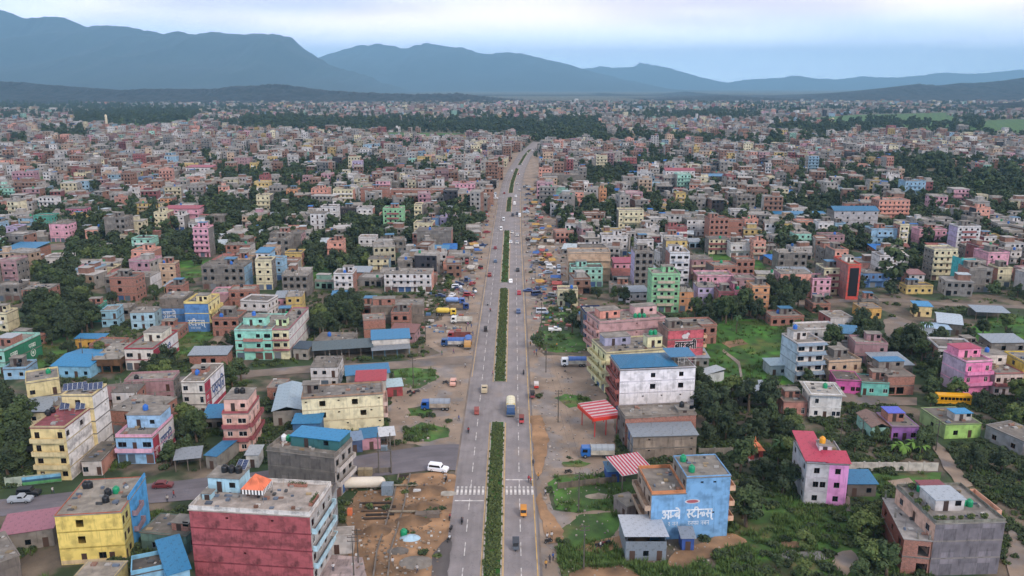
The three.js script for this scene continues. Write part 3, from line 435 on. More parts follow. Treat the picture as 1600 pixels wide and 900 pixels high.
function room(g, q, y, r, near) {                                  // a room on the roof: [x, z, width, depth, height, paint, made of, roof paint]
  const [x, z, w, d, h, hex, kind = 'plaster', rf] = q, b = new MB().box(x - w / 2, y, z - d, x + w / 2, y + h, z, 'fblr'), m = b.build('roof_room', surf(kind, hex), g);
  new MB().box(x - w / 2 - 0.2, y + h, z - d - 0.2, x + w / 2 + 0.2, y + h + 0.13, z + 0.2).build('roof_slab', rf ? surf('sheet', rf) : surf('roof', 0xb4afa9), m);
  const dm = new MB().box(x - w * 0.22, y + 0.003, z - 0.03, x - w * 0.22 + 0.95, y + Math.min(2.1, h - 0.2), z + 0.04).build('door', flat(0x3a2a24, 0.7), m);
  if (w > 3) new MB().box(x + w * 0.18, y + 1, z - 0.03, x + w * 0.18 + 1.1, y + 2.0, z + 0.04).build('window', GLASS, m);
  return dm;
}
function sheetRoof(g, name, x, y, z, w, d, hex, kind = 'slope', rise = 0.9, e = 0.45) {
  const b = new MB(), W = w / 2 + e, D = d / 2 + e, t = 0.06, slab = (p) => { const lo = p.map((q) => [q[0], q[1] - t, q[2]]); b.quad(p[0], p[1], p[2], p[3]); b.quad(lo[3], lo[2], lo[1], lo[0]); for (let i = 0; i < 4; i++) { const j = (i + 1) % 4; b.quad(lo[i], lo[j], p[j], p[i]); } };
  const P = (a, c, yy) => [x + a, y + yy, z + c];
  if (kind === 'slope') slab([P(-W, D, 0.25), P(W, D, 0.25), P(W, -D, rise), P(-W, -D, rise)]);
  else if (kind === 'back') slab([P(-W, D, rise), P(W, D, rise), P(W, -D, 0.25), P(-W, -D, 0.25)]);
  else if (kind === 'gable') { slab([P(-W, D, 0.1), P(W, D, 0.1), P(W, 0, rise), P(-W, 0, rise)]); slab([P(W, -D, 0.1), P(-W, -D, 0.1), P(-W, 0.02, rise), P(W, 0.02, rise)]); }
  else if (kind === 'gablex') { slab([P(-W, -D, 0.1), P(-W, D, 0.1), P(0, D, rise), P(0, -D, rise)]); slab([P(W, D, 0.1), P(W, -D, 0.1), P(0.02, -D, rise), P(0.02, D, rise)]); }
  else if (kind === 'hip') { const i = Math.min(W, D) * 0.95; slab([P(-W, D, 0.1), P(W, D, 0.1), P(W - i, 0, rise), P(-W + i, 0, rise)]); slab([P(W, -D, 0.1), P(-W, -D, 0.1), P(-W + i, 0, rise), P(W - i, 0, rise)]); b.tri(P(W, D, 0.1), P(W, -D, 0.1), P(W - i, 0, rise), [0, 0], [2 * D, 0], [D, i]); b.tri(P(-W, -D, 0.1), P(-W, D, 0.1), P(-W + i, 0, rise), [0, 0], [2 * D, 0], [D, i]); }
  const m = b.build(name, surf('sheet', hex), g);
  if (kind !== 'hip') { for (const sx2 of [-1, 1]) for (const sz of [-1, 1]) new MB().box(x + sx2 * w / 2 * 0.94 - 0.06, y - 0.05, z + sz * d / 2 * 0.94 - 0.06, x + sx2 * w / 2 * 0.94 + 0.06, y + (kind === 'slope' ? (sz > 0 ? 0.2 : rise - 0.12) : kind === 'back' ? (sz < 0 ? 0.2 : rise - 0.12) : 0.12), z + sz * d / 2 * 0.94 + 0.06).build('roof_post', flat(0x5b5f66, 0.5), m); }
  else if (kind === 'hip') b.p.length;
  return m;
}
const TANKS = { k: [0x16171a, 'black'], g: [0x12875a, 'green'], b: [0x2c64b4, 'blue'], o: [0xe39a24, 'orange'], w: [0xdadada, 'white'] };
const tankGeo = once('tank', () => { const p = []; for (const [a, b] of [[0, 0], [0.62, 0], [0.64, 0.05], [0.60, 0.2], [0.64, 0.25], [0.64, 0.45], [0.6, 0.5], [0.64, 0.55], [0.64, 0.75], [0.6, 0.8], [0.64, 0.85], [0.62, 1.05], [0.5, 1.2], [0.24, 1.3], [0.24, 1.36], [0, 1.38]]) p.push(new THREE.Vector2(a, b)); return new THREE.LatheGeometry(p, 14); });
const lidGeo = once('lid', () => new THREE.CylinderGeometry(0.28, 0.28, 0.07, 12));
function tank(x, y, z, k, where, s = 1) { const [hex, c] = TANKS[k], g = group('water_tank', x, y, z); g.scale.setScalar(s); mesh('tank_body', tankGeo, flat(hex, 0.45), g); const l = mesh('lid', lidGeo, flat(hex, 0.5), g); l.position.y = 1.4; unique(g, `${c} water tank on roof of ${where}`, 'water tank', 'rooftop water tanks'); return g; }
function solar(x, y, z, turn, where, cols) {
  const g = group('solar_panel', x, y, z, turn);
  for (const q of [-cols * 0.5, cols * 0.5]) new MB().bar([q, 0, -0.9], [q, 1.5, -0.9], 0.04, 4).bar([q, 0, 0.9], [q, 0.45, 0.9], 0.04, 4).bar([q, 0.42, 0.95], [q, 1.5, -0.95], 0.04, 4).build('stand', flat(0x8d9298, 0.4, 0.6), g);
  for (let i = 0; i < cols; i++) { const p = mesh('panel', once('pv', () => { const b = new MB(true); b.col = [0.45, 0.47, 0.5]; b.box(-0.49, -0.04, -1.1, 0.49, 0, 1.1, 'fblrtd'); b.col = [0.02, 0.035, 0.09]; for (let r = 0; r < 6; r++) for (let c = 0; c < 3; c++) b.box(-0.45 + c * 0.3, 0, -1.06 + r * 0.355, -0.45 + c * 0.3 + 0.29, 0.008, -1.06 + r * 0.355 + 0.34, 't'); return b.geo(); }), surf('pv', 0xffffff, { vertexColors: true, roughness: 0.2 }), g); p.position.set((i - (cols - 1) / 2) * 1.02, 1.0, 0); p.rotation.x = 0.5; }
  unique(g, `tilted solar panels on roof of ${where}`, 'solar panel', 'rooftop solar panels');
}
function stripes(g, w, d, h, rise, over, n, hex, along) {              // painted stripes on a sloping sheet roof
  const W = w / 2 + over, D = d / 2 + over, Y = (zz) => h + 0.25 + (rise - 0.25) * (D - zz) / (2 * D) + 0.03;
  for (let i = 0; i < n; i++) { const a = -1 + 2 * (i + 0.22) / n, c = -1 + 2 * (i + 0.78) / n, [x0, x1, z0, z1] = along ? [-W, W, D * c, D * a] : [W * a, W * c, D, -D]; new MB().quad([x0, Y(z0), z0 - d / 2], [x1, Y(z0), z0 - d / 2], [x1, Y(z1), z1 - d / 2], [x0, Y(z1), z1 - d / 2]).build('stripe', flat(hex, 0.55), g); }
}
// a low shed: walls, and a sheet roof on posts
function shed(o) {
  const h = o.h ?? 3, A = G(o.t[0], o.t[1], h), B2 = G(o.t[2], o.t[3], h), w = Math.hypot(B2.x - A.x, B2.z - A.z), yaw = Math.atan2(-(B2.z - A.z), B2.x - A.x); let d = o.d ?? 5;
  if (o.t.length > 4) { const C = G(o.t[4], o.t[5], h); d = Math.max(2.5, -((C.x - B2.x) * Math.sin(yaw) + (C.z - B2.z) * Math.cos(yaw))); }
  const g = group(o.name ?? 'shed', (A.x + B2.x) / 2, 0, (A.z + B2.z) / 2, yaw);
  taken.push({ cx: g.position.x - Math.sin(yaw) * d / 2, cz: g.position.z - Math.cos(yaw) * d / 2, ux: Math.cos(yaw), uz: -Math.sin(yaw), w: w / 2, d: d / 2, r: Math.hypot(w, d) / 2 });
  if (!o.open) { const m = new MB().box(-w / 2, 0, -d, w / 2, h, 0, 'fblr').build('wall', surf(o.kind ?? 'plaster', o.wall ?? 0xb8b2a8), g); const n = Math.max(1, Math.round(w / 3)); for (let i = 0; i < n; i++) { const x = -w / 2 + w * (i + 0.5) / n, dr = i % 2 === 0; const q = new MB().box(x - 0.5, dr ? 0.02 : 1, -0.02, x + 0.5, 2.05, 0.04).build(dr ? 'door' : 'window', dr ? flat(o.door ?? 0x4b372c, 0.7) : GLASS, m); } }
  else { const n = Math.max(2, Math.round(w / 3.5)); for (let i = 0; i <= n; i++) for (const z of [-0.1, -d + 0.1]) mesh('post', once('post' + h, () => new MB().box(-0.09, 0, -0.09, 0.09, h, 0.09).geo()), flat(o.post ?? 0x6d6259, 0.7), g).position.set(-w / 2 + w * i / n, 0, z); if (o.back !== 0) new MB().box(-w / 2, 0, -d, w / 2, h - 0.3, -d + 0.15).build('back_wall', surf(o.kind ?? 'cement', o.wall ?? 0x8d877e), g); }
  sheetRoof(g, 'roof', 0, h, -d / 2, w, d, o.roof ?? 0x9aa2aa, o.shape ?? 'slope', o.rise ?? 0.8, o.over ?? 0.35);
  unique(g, o.label, o.cat ?? 'shed', o.grp ?? 'sheds of like look');
  return { g, w, d, h, yaw };
}
// ---------------------------------------------------------------- painted lettering: brush strokes laid on the wall
const dot = (x, y, r = 0.07) => [[x - r, y], [x, y + r], [x + r, y], [x, y - r], [x - r, y]];
const GL = {                                                       // [advance, strokes]; headline at 0, foot at 1
  A: [0.85, [[0.05, 0.25], [0.2, 0.12], [0.38, 0.2], [0.36, 0.4], [0.2, 0.48], [0.4, 0.54], [0.42, 0.76], [0.25, 0.93], [0.04, 0.8]], [[0.38, 0.48], [0.72, 0.48]], [[0.72, 0], [0.72, 1]]],
  m: [0.5, [[0.14, 0], [0.14, 0.66]], [[0.14, 0.66], [0.24, 0.76], [0.14, 0.84], [0.04, 0.74], [0.14, 0.66], [0.5, 0.66]]],
  M: [0.75, [[0.14, 0], [0.14, 0.66]], [[0.14, 0.66], [0.24, 0.76], [0.14, 0.84], [0.04, 0.74], [0.14, 0.66], [0.6, 0.66]], [[0.62, 0], [0.62, 1]]],
  b: [0.72, [[0.58, 0.36], [0.3, 0.3], [0.1, 0.5], [0.28, 0.76], [0.58, 0.64]], [[0.2, 0.36], [0.5, 0.72]], [[0.6, 0], [0.6, 1]]],
  B: [0.72, [[0.58, 0.36], [0.3, 0.3], [0.1, 0.5], [0.28, 0.76], [0.58, 0.64]], [[0.2, 0.36], [0.5, 0.72]], [[0.6, 0], [0.6, 1]], [[0.6, 0], [0.42, -0.26], [0.18, -0.32]]],
  S: [0.5, [[0.3, 0], [0.3, 0.42], [0.12, 0.5], [0.34, 0.95]], [[0.3, 0.5], [0.5, 0.5]]],
  s: [0.8, [[0.3, 0], [0.3, 0.42], [0.12, 0.5], [0.34, 0.95]], [[0.3, 0.5], [0.66, 0.5]], [[0.68, 0], [0.68, 1]], [[0.66, 1.05], [0.84, 1.28]]],
  t: [1.0, [[0.36, 0], [0.36, 0.2], [0.14, 0.34], [0.12, 0.66], [0.36, 0.86], [0.6, 0.72]], [[0.84, 0], [0.84, 1]], [[0.84, 0], [0.7, -0.3], [0.46, -0.3], [0.4, 0]]],
  L: [0.66, [[0.04, 0.6], [0.14, 0.36], [0.28, 0.5], [0.34, 0.86]], [[0.28, 0.5], [0.44, 0.34], [0.56, 0.5], [0.5, 0.8]]],
  l: [0.98, [[0.04, 0.6], [0.14, 0.36], [0.28, 0.5], [0.34, 0.86]], [[0.28, 0.5], [0.44, 0.34], [0.58, 0.42]], [[0.6, 0], [0.6, 1]], [[0.86, 0], [0.86, 1]], [[0.86, 0], [0.74, -0.3], [0.56, -0.3], [0.5, 0]]],
  a: [0.28, [[0.14, 0], [0.14, 1]]],
  h: [0.62, [[0.3, 0], [0.3, 0.2], [0.1, 0.32], [0.34, 0.42], [0.5, 0.36], [0.22, 0.56], [0.16, 0.76], [0.42, 0.92], [0.5, 1.04]], [[0.2, 1.08], [0.4, 1.28], [0.6, 1.14]]],
  p: [0.72, [[0.12, 0], [0.12, 0.42], [0.24, 0.62], [0.58, 0.6]], [[0.6, 0], [0.6, 1]]],
  x: [0.86, [[0.14, 0.2], [0.3, 0.12], [0.36, 0.3], [0.14, 0.56], [0.4, 0.86]], [[0.2, 0.5], [0.7, 0.5]], [[0.7, 0], [0.7, 1]], [[0.5, 1.08], [0.66, 1.26], [0.84, 1.12]]],
  T: [0.95, [[0.14, 0], [0.14, 1]], [[0.14, 0], [0.3, -0.28], [0.6, -0.3], [0.78, 0]], [[0.8, 0], [0.8, 1]], [[0.8, 0.5], [0.5, 0.46], [0.4, 0.64], [0.5, 0.84]]],
  r: [0.5, [[0.14, 0.16], [0.34, 0.12], [0.36, 0.34], [0.14, 0.5], [0.44, 0.92]]],
  n: [0.74, [[0.6, 0.5], [0.24, 0.5], [0.14, 0.6], [0.24, 0.66]], [[0.6, 0], [0.6, 1]]], ' ': [0.45],
};
const textWidth = (s) => [...s].reduce((a, c) => a + GL[c][0], 0);
function letters(parent, frame, text, x, y, size, hex, bold = 0.13, z0 = 0.012) {     // frame: [x, z, turn] of the wall face; x, y = left end and headline
  let cx = 0; const mat = surf('plaster', hex), wordBars = [];
  let ws = 0; const flush = () => { if (cx > ws + 0.1) wordBars.push([ws, cx]); };
  for (const c of text) {
    if (c === ' ') { flush(); cx += GL[c][0]; ws = cx; continue; }
    const b = new MB(); let k = 0;
    for (const st of GL[c].slice(1)) for (let i = 0; i < st.length - 1; i++) {
      const [x0, y0] = st[i], [x1, y1] = st[i + 1], L = Math.hypot(x1 - x0, y1 - y0), nx = -(y1 - y0) / L * bold / 2, ny = (x1 - x0) / L * bold / 2, ex = (x1 - x0) / L * bold * 0.25, ey = (y1 - y0) / L * bold * 0.25, z = z0 + 0.0012 * (k++ % 9);
      const P = (px, py) => [px * size, -py * size, z];
      const q = [P(x0 - ex + nx, y0 - ey + ny), P(x1 + ex + nx, y1 + ey + ny), P(x1 + ex - nx, y1 + ey - ny), P(x0 - ex - nx, y0 - ey - ny)];
      b.quad(q[0], q[1], q[2], q[3]);
    }
    const m = b.build('painted_letter', mat, parent), v = new THREE.Vector3(x + cx * size, 0, 0).applyAxisAngle(new THREE.Vector3(0, 1, 0), frame[2]);
    m.position.set(frame[0] + v.x, y, frame[1] + v.z); m.rotation.y = frame[2]; cx += GL[c][0];
  }
  flush();
  for (const [a, c] of wordBars) { const m = new MB().quad([a * size, -bold * size / 2, z0 + 0.013], [(c - 0.02) * size, -bold * size / 2, z0 + 0.013], [(c - 0.02) * size, bold * size / 2, z0 + 0.013], [a * size, bold * size / 2, z0 + 0.013]).build('painted_headline', mat, parent), v = new THREE.Vector3(x, 0, 0).applyAxisAngle(new THREE.Vector3(0, 1, 0), frame[2]); m.position.set(frame[0] + v.x, y, frame[1] + v.z); m.rotation.y = frame[2]; }
}
function paintArea(parent, frame, x0, y0, x1, y1, hex, z = 0.006, name = 'painted_panel', kind = 'plaster') { const m = new MB().quad([x0, y0, z], [x1, y0, z], [x1, y1, z], [x0, y1, z], null, null, x0, y0).build(name, surf(kind, hex), parent); m.position.set(frame[0], 0, frame[1]); m.rotation.y = frame[2]; return m; }
function disc(parent, frame, x, y, r0, r1, hex, z = 0.014, sy = 1) { const b = new MB(), n = 20; for (let i = 0; i < n; i++) { const a = i / n * 6.2832, c = (i + 1) / n * 6.2832; b.quad([x + r0 * Math.cos(a), y + sy * r0 * Math.sin(a), z], [x + r1 * Math.cos(a), y + sy * r1 * Math.sin(a), z], [x + r1 * Math.cos(c), y + sy * r1 * Math.sin(c), z], [x + r0 * Math.cos(c), y + sy * r0 * Math.sin(c), z]); } const m = b.build('painted_emblem', surf('plaster', hex), parent); m.position.set(frame[0], 0, frame[1]); m.rotation.y = frame[2]; }
const FF = (b) => [0, 0, 0], FR = (b) => [b.w / 2, -b.d / 2, Math.PI / 2], FL = (b) => [-b.w / 2, -b.d / 2, -Math.PI / 2];
const CE = 0x8f8a86, CEL = 0xaaa5a0, BR = 0xffffff;
// white wall with a red band at the road end and blue lettering
function posterWall(b, y0 = 0.4, red = 0.28) {
  const f = FR(b), D = b.d / 2, H = b.h;
  paintArea(b.g, f, -D + 0.02, 0.3, -D + b.d * red, H - 0.3, 0xb02040);
  paintArea(b.g, f, -D + b.d * red, 0.3, D - 0.02, 1.5, 0xb02040, 0.007);
  const W = b.d * (1 - red) * 0.86, s = W / textWidth('pxpT'); letters(b.g, f, 'pxpT', -D + b.d * red + b.d * (1 - red) * 0.07, H * 0.68, Math.min(s, H * 0.3), 0x24508f, 0.2);
  letters(b.g, f, 'pn', -D + b.d * red * 0.2, H * 0.55, Math.min(b.d * red * 0.4, 1.1), 0xe8d8da, 0.16); letters(b.g, f, 'rb', -D + b.d * red * 0.2, H * 0.36, Math.min(b.d * red * 0.4, 1.1), 0xe8d8da, 0.16);
}

// --- the block by the bottom of the side street
const yel = house({ t: [85, 807, 189, 801, 222, 746], h: 10, n: 3, name: 'house', label: 'yellow three storey house with a bright sky blue side wall', short: 'yellow and sky blue house', F: [0xf2d364, 'plaster', '..g..../..g..../..d.Wd.'], R: [0xcdbf6c, 'plaster', 'tw....../tw....../dw......'], L: [0xa9a39a, 'cement', ''], B: [CE, 'cement', 'ww'], para: 0.25, paraHex: 0xb5502e, roofHex: 0xbdb6ac, band: 0xe6ca62, bandOut: 0.015, bal: [['R', [1, 2], 1.0, 0.3]], balHex: 0x9a7f8a, tanks: [[0.42, 0.55, 'g'], [0.2, 0.5, 'k'], [0.3, 0.3, 'k'], [-0.6, 0.75, 'k'], [-0.72, 0.75, 'k']] });
paintArea(yel.g, FR(yel), -yel.d * 0.2, 0.2, yel.d / 2 - 0.02, yel.h + 1.0, 0x35a6ea, 0.09); new MB().box(yel.w / 2 - 0.14, yel.h + 0.13, -yel.d, yel.w / 2 - 0.005, yel.h + 1.02, -yel.d * 0.3).build('side_parapet', surf('plaster', 0x35a6ea), yel.g);
paintArea(yel.g, FF(yel), -yel.w / 2 + 0.05, 0.1, yel.w / 2 - 0.05, 0.9, 0xd8b98a, 0.01);
const red = house({ t: [295, 797, 484, 808], d: 11.5, h: 13.5, n: 4, label: 'deep red weathered four storey house with tiled white terrace', short: 'deep red house', F: [0xa8565c, 'stained', '..v..v../......../...v..../........'], R: [0xb9b4b0, 'plaster', 'gwgw/wgwg/gwgw/gggg'], L: [0xa8d2e0, 'plaster', 'wdw'], band: 0xa04450, bandOut: 0.02, para: 0.9, paraHex: 0xd6d2cf, roofHex: 0xe0d6d0, bal: [['L', [1, 2, 3], 1.6, 0.4], ['R', [1, 2, 3], 0.9, 0.95]], balHex: 0xb4d8e6, rooms: [[-7.6, -8.0, 6.0, 4.5, 2.8, 0xa9d3e4], [-9.5, -3.6, 1.6, 1.6, 1.2, 0xa9d3e4]], tanks: [[-0.62, 0.85, 'k', 2.95], [-0.7, 0.85, 'k', 2.95], [-0.78, 0.85, 'k', 2.95]], solar: [[-0.5, 0.9, 2.9, 0, 2]] });
{ // tent over the shrine on its terrace
  const p = red.at(-0.08, 0.5), g = group('canopy_tent', p.x, red.h + 0.14, p.z, red.yaw), b = new MB(), st = new MB(true), r = 2.1;
  for (const [a, c] of [[[-r, r], [r, r]], [[r, r], [r, -r]], [[r, -r], [-r, -r]], [[-r, -r], [-r, r]]]) b.tri([a[0], 2.4, a[1]], [c[0], 2.4, c[1]], [0, 4.6, 0], [0, 0], [4, 0], [2, 3]);
  b.build('tent_top', surf('plaster', 0xee7038), g);
  for (const [a, c] of [[[-r, r], [r, r]], [[r, r], [r, -r]], [[r, -r], [-r, -r]], [[-r, -r], [-r, r]]]) for (let i = 0; i < 14; i++) { const m = (t) => [mix(a[0], c[0], t), mix(a[1], c[1], t)], q = m(i / 14), w = m((i + 1) / 14); st.col = i % 2 ? [0.75, 0.72, 0.68] : [0.05, 0.045, 0.045]; st.quad([q[0], 1.5, q[1]], [w[0], 1.5, w[1]], [w[0], 2.39, w[1]], [q[0], 2.39, q[1]]); }
  st.build('striped_valance', VCOL, g);
  for (const x of [-r, r]) for (const z of [-r, r]) new MB().bar([x * 0.97, 0, z * 0.97], [x * 0.97, 2.4, z * 0.97], 0.05).build('pole', flat(0x777777, 0.5), g);
  tag(g, 'orange pyramid tent with striped valance on the red house terrace', 'tent');
}
for (const [x, z, n] of [[0.45, 0.9, 5], [0.9, 0.45, 6]]) { const p = red.at(x, z), g = group('flower_box', p.x, red.h + 0.14, p.z, red.yaw + (n === 6 ? Math.PI / 2 : 0)); new MB().box(-1.8, 0, -0.3, 1.8, 0.5, 0.3).build('trough', surf('brick', 0xffffff), g); const b = new MB(), r = rng(n); for (let i = 0; i < 90; i++) { const q = [(r() - 0.5) * 3.4, 0.5 + r() * 0.4, (r() - 0.5) * 0.5]; b.tri(q, [q[0] + 0.2 * r(), q[1] + 0.2, q[2]], [q[0] - 0.1, q[1] + 0.15 * r(), q[2] + 0.2], [0, 0], [1, 0], [0, 1]); } b.build('plants', surf('plain', 0x3f5428), g); tag(g, n === 5 ? 'brick planter along the back of the red terrace' : 'brick planter along the side parapet of the red terrace', 'planter'); }
house({ t: [417, 704, 522, 716], d: 9, h: 10, n: 3, label: 'bare grey cement house under a bright blue rooftop shelter', short: 'bare cement house', F: [0x8d8886, 'cement', '......'], R: [0xa9a29c, 'plaster', 'ggg/ggg/sss'], L: [CE, 'cement', 'w.w'], para: 0.9, paraHex: 0x9a948e, paraKind: 'cement', bal: [['R', [1, 2], 1.0, 0.9]], balHex: 0xc8bfb8, roofHex: 0xb0aaa4, tanks: [[-0.7, 0.6, 'g'], [-0.85, 0.6, 'w']], rooms: [[2.2, -3.2, 11.5, 5.4, 2.3, 0x2f6f72, 'plaster', 0x1f6fd0]] });
house({ t: [484, 790, 512, 790], d: 8, h: 8, n: 2, label: 'narrow grey house squeezed against the deep red one', F: [0x8a8486, 'cement', 'g'], R: [0x9fa3a6, 'plaster', 'gg/gg'], para: 0.7, paraKind: 'cement', tanks: [] });
house({ t: [516, 838, 551, 836, 551, 826], h: 4, n: 1, d: 7, label: 'low flat roofed store with white sacks on its roof', F: [0xc4bcb4, 'plaster', 'd.'], R: [0xb4aca6, 'plaster', 'w'], para: 0.15, roofHex: 0xd4cdc8 });
house({ t: [205, 900, 272, 886, 272, 862], h: 4, n: 1, label: 'low house with pale blue parapet and roof strewn with junk', F: [0x86bcd8, 'plaster', 'ww'], para: 0.9, paraHex: 0x7cc4e6, roofHex: 0x77726e });
house({ t: [219, 832, 290, 838], d: 7, h: 4, n: 1, label: 'low house with cluttered cement roof under the sky blue wall', F: [0x6f8f86, 'cement', '.w..d'], para: 0.2, roofHex: 0x9a948c, rooms: [[3.4, -1.5, 3.4, 3, 1.6, BR, 'brick']] });
shed({ t: [262, 900, 296, 890], d: 9, h: 4.5, label: 'steep blue sheet awning beside the deep red house', roof: 0x2560b8, wall: 0x86bcd8, shape: 'slope', rise: 2.2 });
shed({ t: [0, 838, 82, 826], d: 7, h: 3.6, label: 'long low shed with faded pink sheet roof', roof: 0xa56a78, wall: 0x8d857c });
house({ t: [-20, 885, 30, 868], d: 11, h: 4.2, n: 1, label: 'low cement house with a bare grey roof among weeds', F: [0x8f8680, 'cement', '.'], R: [0x9b8a7c, 'cement', 'w.w'], para: 0.15, roofHex: 0xa8a29c });
house({ t: [95, 925, 160, 925], d: 9, h: 3.6, n: 1, label: 'low cream house with pale cement roof at the foot of the yellow one', F: [0xc8b06a, 'plaster', 'w'], para: 0.15, roofHex: 0xc6bdb2 });
// --- along the side street, far kerb
const cream = house({ t: [47, 669, 101, 669, 146, 632], yaw: 0, h: 12.6, n: 4, label: 'cream house with a tall blank white side wall and pink terrace', short: 'cream house with white side wall', F: [0xe8cf8e, 'plaster', 'a.a/a.a/w.w/d.w'], R: [0xe6e2de, 'stained', 'w..w..w/.......'], L: [CEL, 'cement', 'w'], trim: 0xc5b488, band: 0x6f9fa0, para: 0.5, roofHex: 0xb0606c, bal: [['F', [1, 2, 3], 1.0, 1]], balHex: 0xd9c38c, tanks: [[-0.95, 0.5, 'k'], [-0.9, 0.62, 'k']], solar: [[-0.4, 0.75, 0.0, 0.3, 2], [0.55, 0.75, 0, 0.3, 2]] });
house({ t: [96, 619, 144, 619, 163, 602], yaw: 0, h: 15.8, n: 5, label: 'cream stair tower with solar panels behind the pink terrace', short: 'cream stair tower', F: [0xe6d096, 'plaster', '.w.'], R: [0xe6e2de, 'plaster', '.v'], para: 0.5, solar: [[-0.6, 0.5, 0, 0.35, 5], [0.6, 0.5, 0, 0.35, 4]] });
house({ t: [40, 600, 92, 592], d: 10, h: 8.5, n: 2, label: 'cream flat roofed house behind the solar panels', short: 'cream flat roofed house', F: [0xdfcf98, 'plaster', 'w.d'], R: [0xd2c79c, 'plaster', 'w.w'], para: 0.6, tanks: [[0.4, 0.6, 'g']] });
const b8 = house({ t: [180, 684, 238, 684], yaw: 0, d: 12, h: 6.6, n: 2, label: 'sky blue and pink house with blue lettering on its white side wall', short: 'sky blue and pink house', F: [0x8fc0e6, 'plaster', 'WdW/ss.s'], R: [0xe2dfe2, 'plaster', ''], trim: 0xe8a9c4, para: 0.8, bal: [['F', [1], 1.0, 1]], balHex: 0xe8b4cc, rooms: [[0.5, -5.5, 8.0, 6, 3.2, 0x9cc8ee]], tanks: [[0.3, 0.75, 'b', 3.3]] }); posterWall(b8);
const b9 = house({ t: [283, 598, 319, 598, 350, 569], yaw: 0, h: 9.4, n: 3, label: 'white three storey house with red and white lettered side wall beside the trees', short: 'white house with red band', F: [0xe0dad2, 'plaster', 'w.t/w.t/w.d'], R: [0xe6e4e8, 'plaster', ''], para: 0.4, roofHex: 0xa89f98, rooms: [[-1, -7, 4, 3, 1.4, BR, 'brick']], tanks: [[-0.3, 0.4, 'b']] }); posterWall(b9);
const b10 = house({ t: [194, 546, 239, 546, 275, 518], yaw: 0, h: 6.8, n: 2, label: 'white and red two storey house with a stepped lettered side wall', short: 'white and red house', F: [0xe6dcd4, 'plaster', 'Wdw/ss.s'], R: [0xe6e4e8, 'plaster', ''], trim: 0xb02440, para: 0.5, rooms: [[3.2, -8, 6, 7, 2.9, 0xdfd8c8]], tanks: [[-0.2, 0.8, 'g']] }); posterWall(b10);
const b11 = house({ t: [-40, 549, 7, 549, 46, 522], yaw: -4, h: 7.2, n: 2, label: 'brick house with a bottle green painted side wall', short: 'green walled brick house', F: [0x9ad6c8, 'plaster', 'w.w/w.d'], R: [0x1d7d58, 'plaster', ''], rooms: [[1.5, -5, 5, 5, 2.6, BR, 'brick', 0xb4b8bc]], solar: [[0.5, 0.4, 0, 0, 2]] });
for (const [x, s] of [[-0.26, 0], [0.24, 1]]) { const X = x * b11.d; disc(b11.g, FR(b11), X, 2.6, 0, 1.25, 0xdfe6dc); disc(b11.g, FR(b11), X, 2.6, 0.5, 0.95, 0x3b9a6e, 0.02); letters(b11.g, FR(b11), 'pnbM', X - 1.7, 5.6, 1.15, 0xdfe6dc, 0.18); }
shed({ t: [80, 572, 140, 573, 158, 546], h: 3.6, name: 'house', cat: 'house', label: 'sky blue single storey house with a wide blue sheet roof', roof: 0x2470cc, wall: 0x7fbfe0, shape: 'gable', rise: 1.3 });
house({ t: [143, 562, 187, 561, 205, 536], h: 4.6, n: 1, label: 'unfinished cement house wrapped in bamboo props', F: [0x7a5a40, 'cement', 'GGG'], para: 0, roofHex: 0xc3beb6, roof: 'rods' });
shed({ t: [117, 530, 160, 530], d: 4, h: 3.2, name: 'house', cat: 'house', label: 'small mustard house with a blue sheet roof in the trees', roof: 0x2a64c0, wall: 0xdba532 });
const ambeL = house({ t: [287, 475, 325, 475, 334, 462], h: 10.5, n: 3, label: 'cream house with a blue painted end wall and white lettering', short: 'cream house with blue end wall', F: [0x4a86c4, 'plaster', ''], R: [0xeadb9c, 'plaster', 'wdw/wdw/sss'], trim: 0xe8d27a, para: 0.9, bal: [['R', [1, 2], 1.1, 1]], rooms: [[1.5, -2, 4, 4, 2.4, 0xf0dca0]] });
const ambeL2 = house({ t: [249, 466, 286, 466], d: 10, h: 9.6, n: 3, label: 'unplastered cement house with its lower wall painted blue', F: [0xa2958c, 'cement', '.v'], R: [CE, 'cement', ''], para: 0.3 }); paintArea(ambeL2.g, FF(ambeL2), -ambeL2.w / 2, 0.2, ambeL2.w / 2, 5.6, 0x4a86c4);
letters(ambeL2.g, FF(ambeL2), 'AmB', -ambeL2.w * 0.42, 4.4, ambeL2.w * 0.55 / textWidth('AmB'), 0xd2dae8, 0.15); letters(ambeL.g, FF(ambeL), 'StLs', -ambeL.w * 0.4, 4.4, ambeL.w * 0.7 / textWidth('StLs'), 0xdde4ee, 0.15); letters(ambeL.g, FF(ambeL), 'rnb rnpM', -ambeL.w * 0.3, 1.9, 0.7, 0xc8d6ea, 0.16);
house({ t: [203, 489, 241, 488], d: 8, h: 6.4, n: 2, label: 'ice blue two storey house with grey roof stubs', F: [0xaacfe2, 'plaster', 'wdw/wdw'], R: [0x9fc0cf, 'plaster', 'w'], trim: 0x9fb8c8, para: 0, roof: 'rods' });
house({ t: [157, 487, 182, 486], d: 8, h: 6.0, n: 2, label: 'pale blue house joined to a teal one', F: [0x8fc4dc, 'plaster', 'w.d/w.w'], R: [0x8fc4dc, 'plaster', 'w'], para: 0.5 });
house({ t: [133, 480, 157, 479], d: 8, h: 6.0, n: 2, label: 'teal house with a brick room on its roof', F: [0x2aa98c, 'plaster', '.w/d.'], R: [0x2f9a86, 'plaster', 'w'], para: 0.5, rooms: [[0, -3, 4, 3, 2.2, BR, 'brick']] });
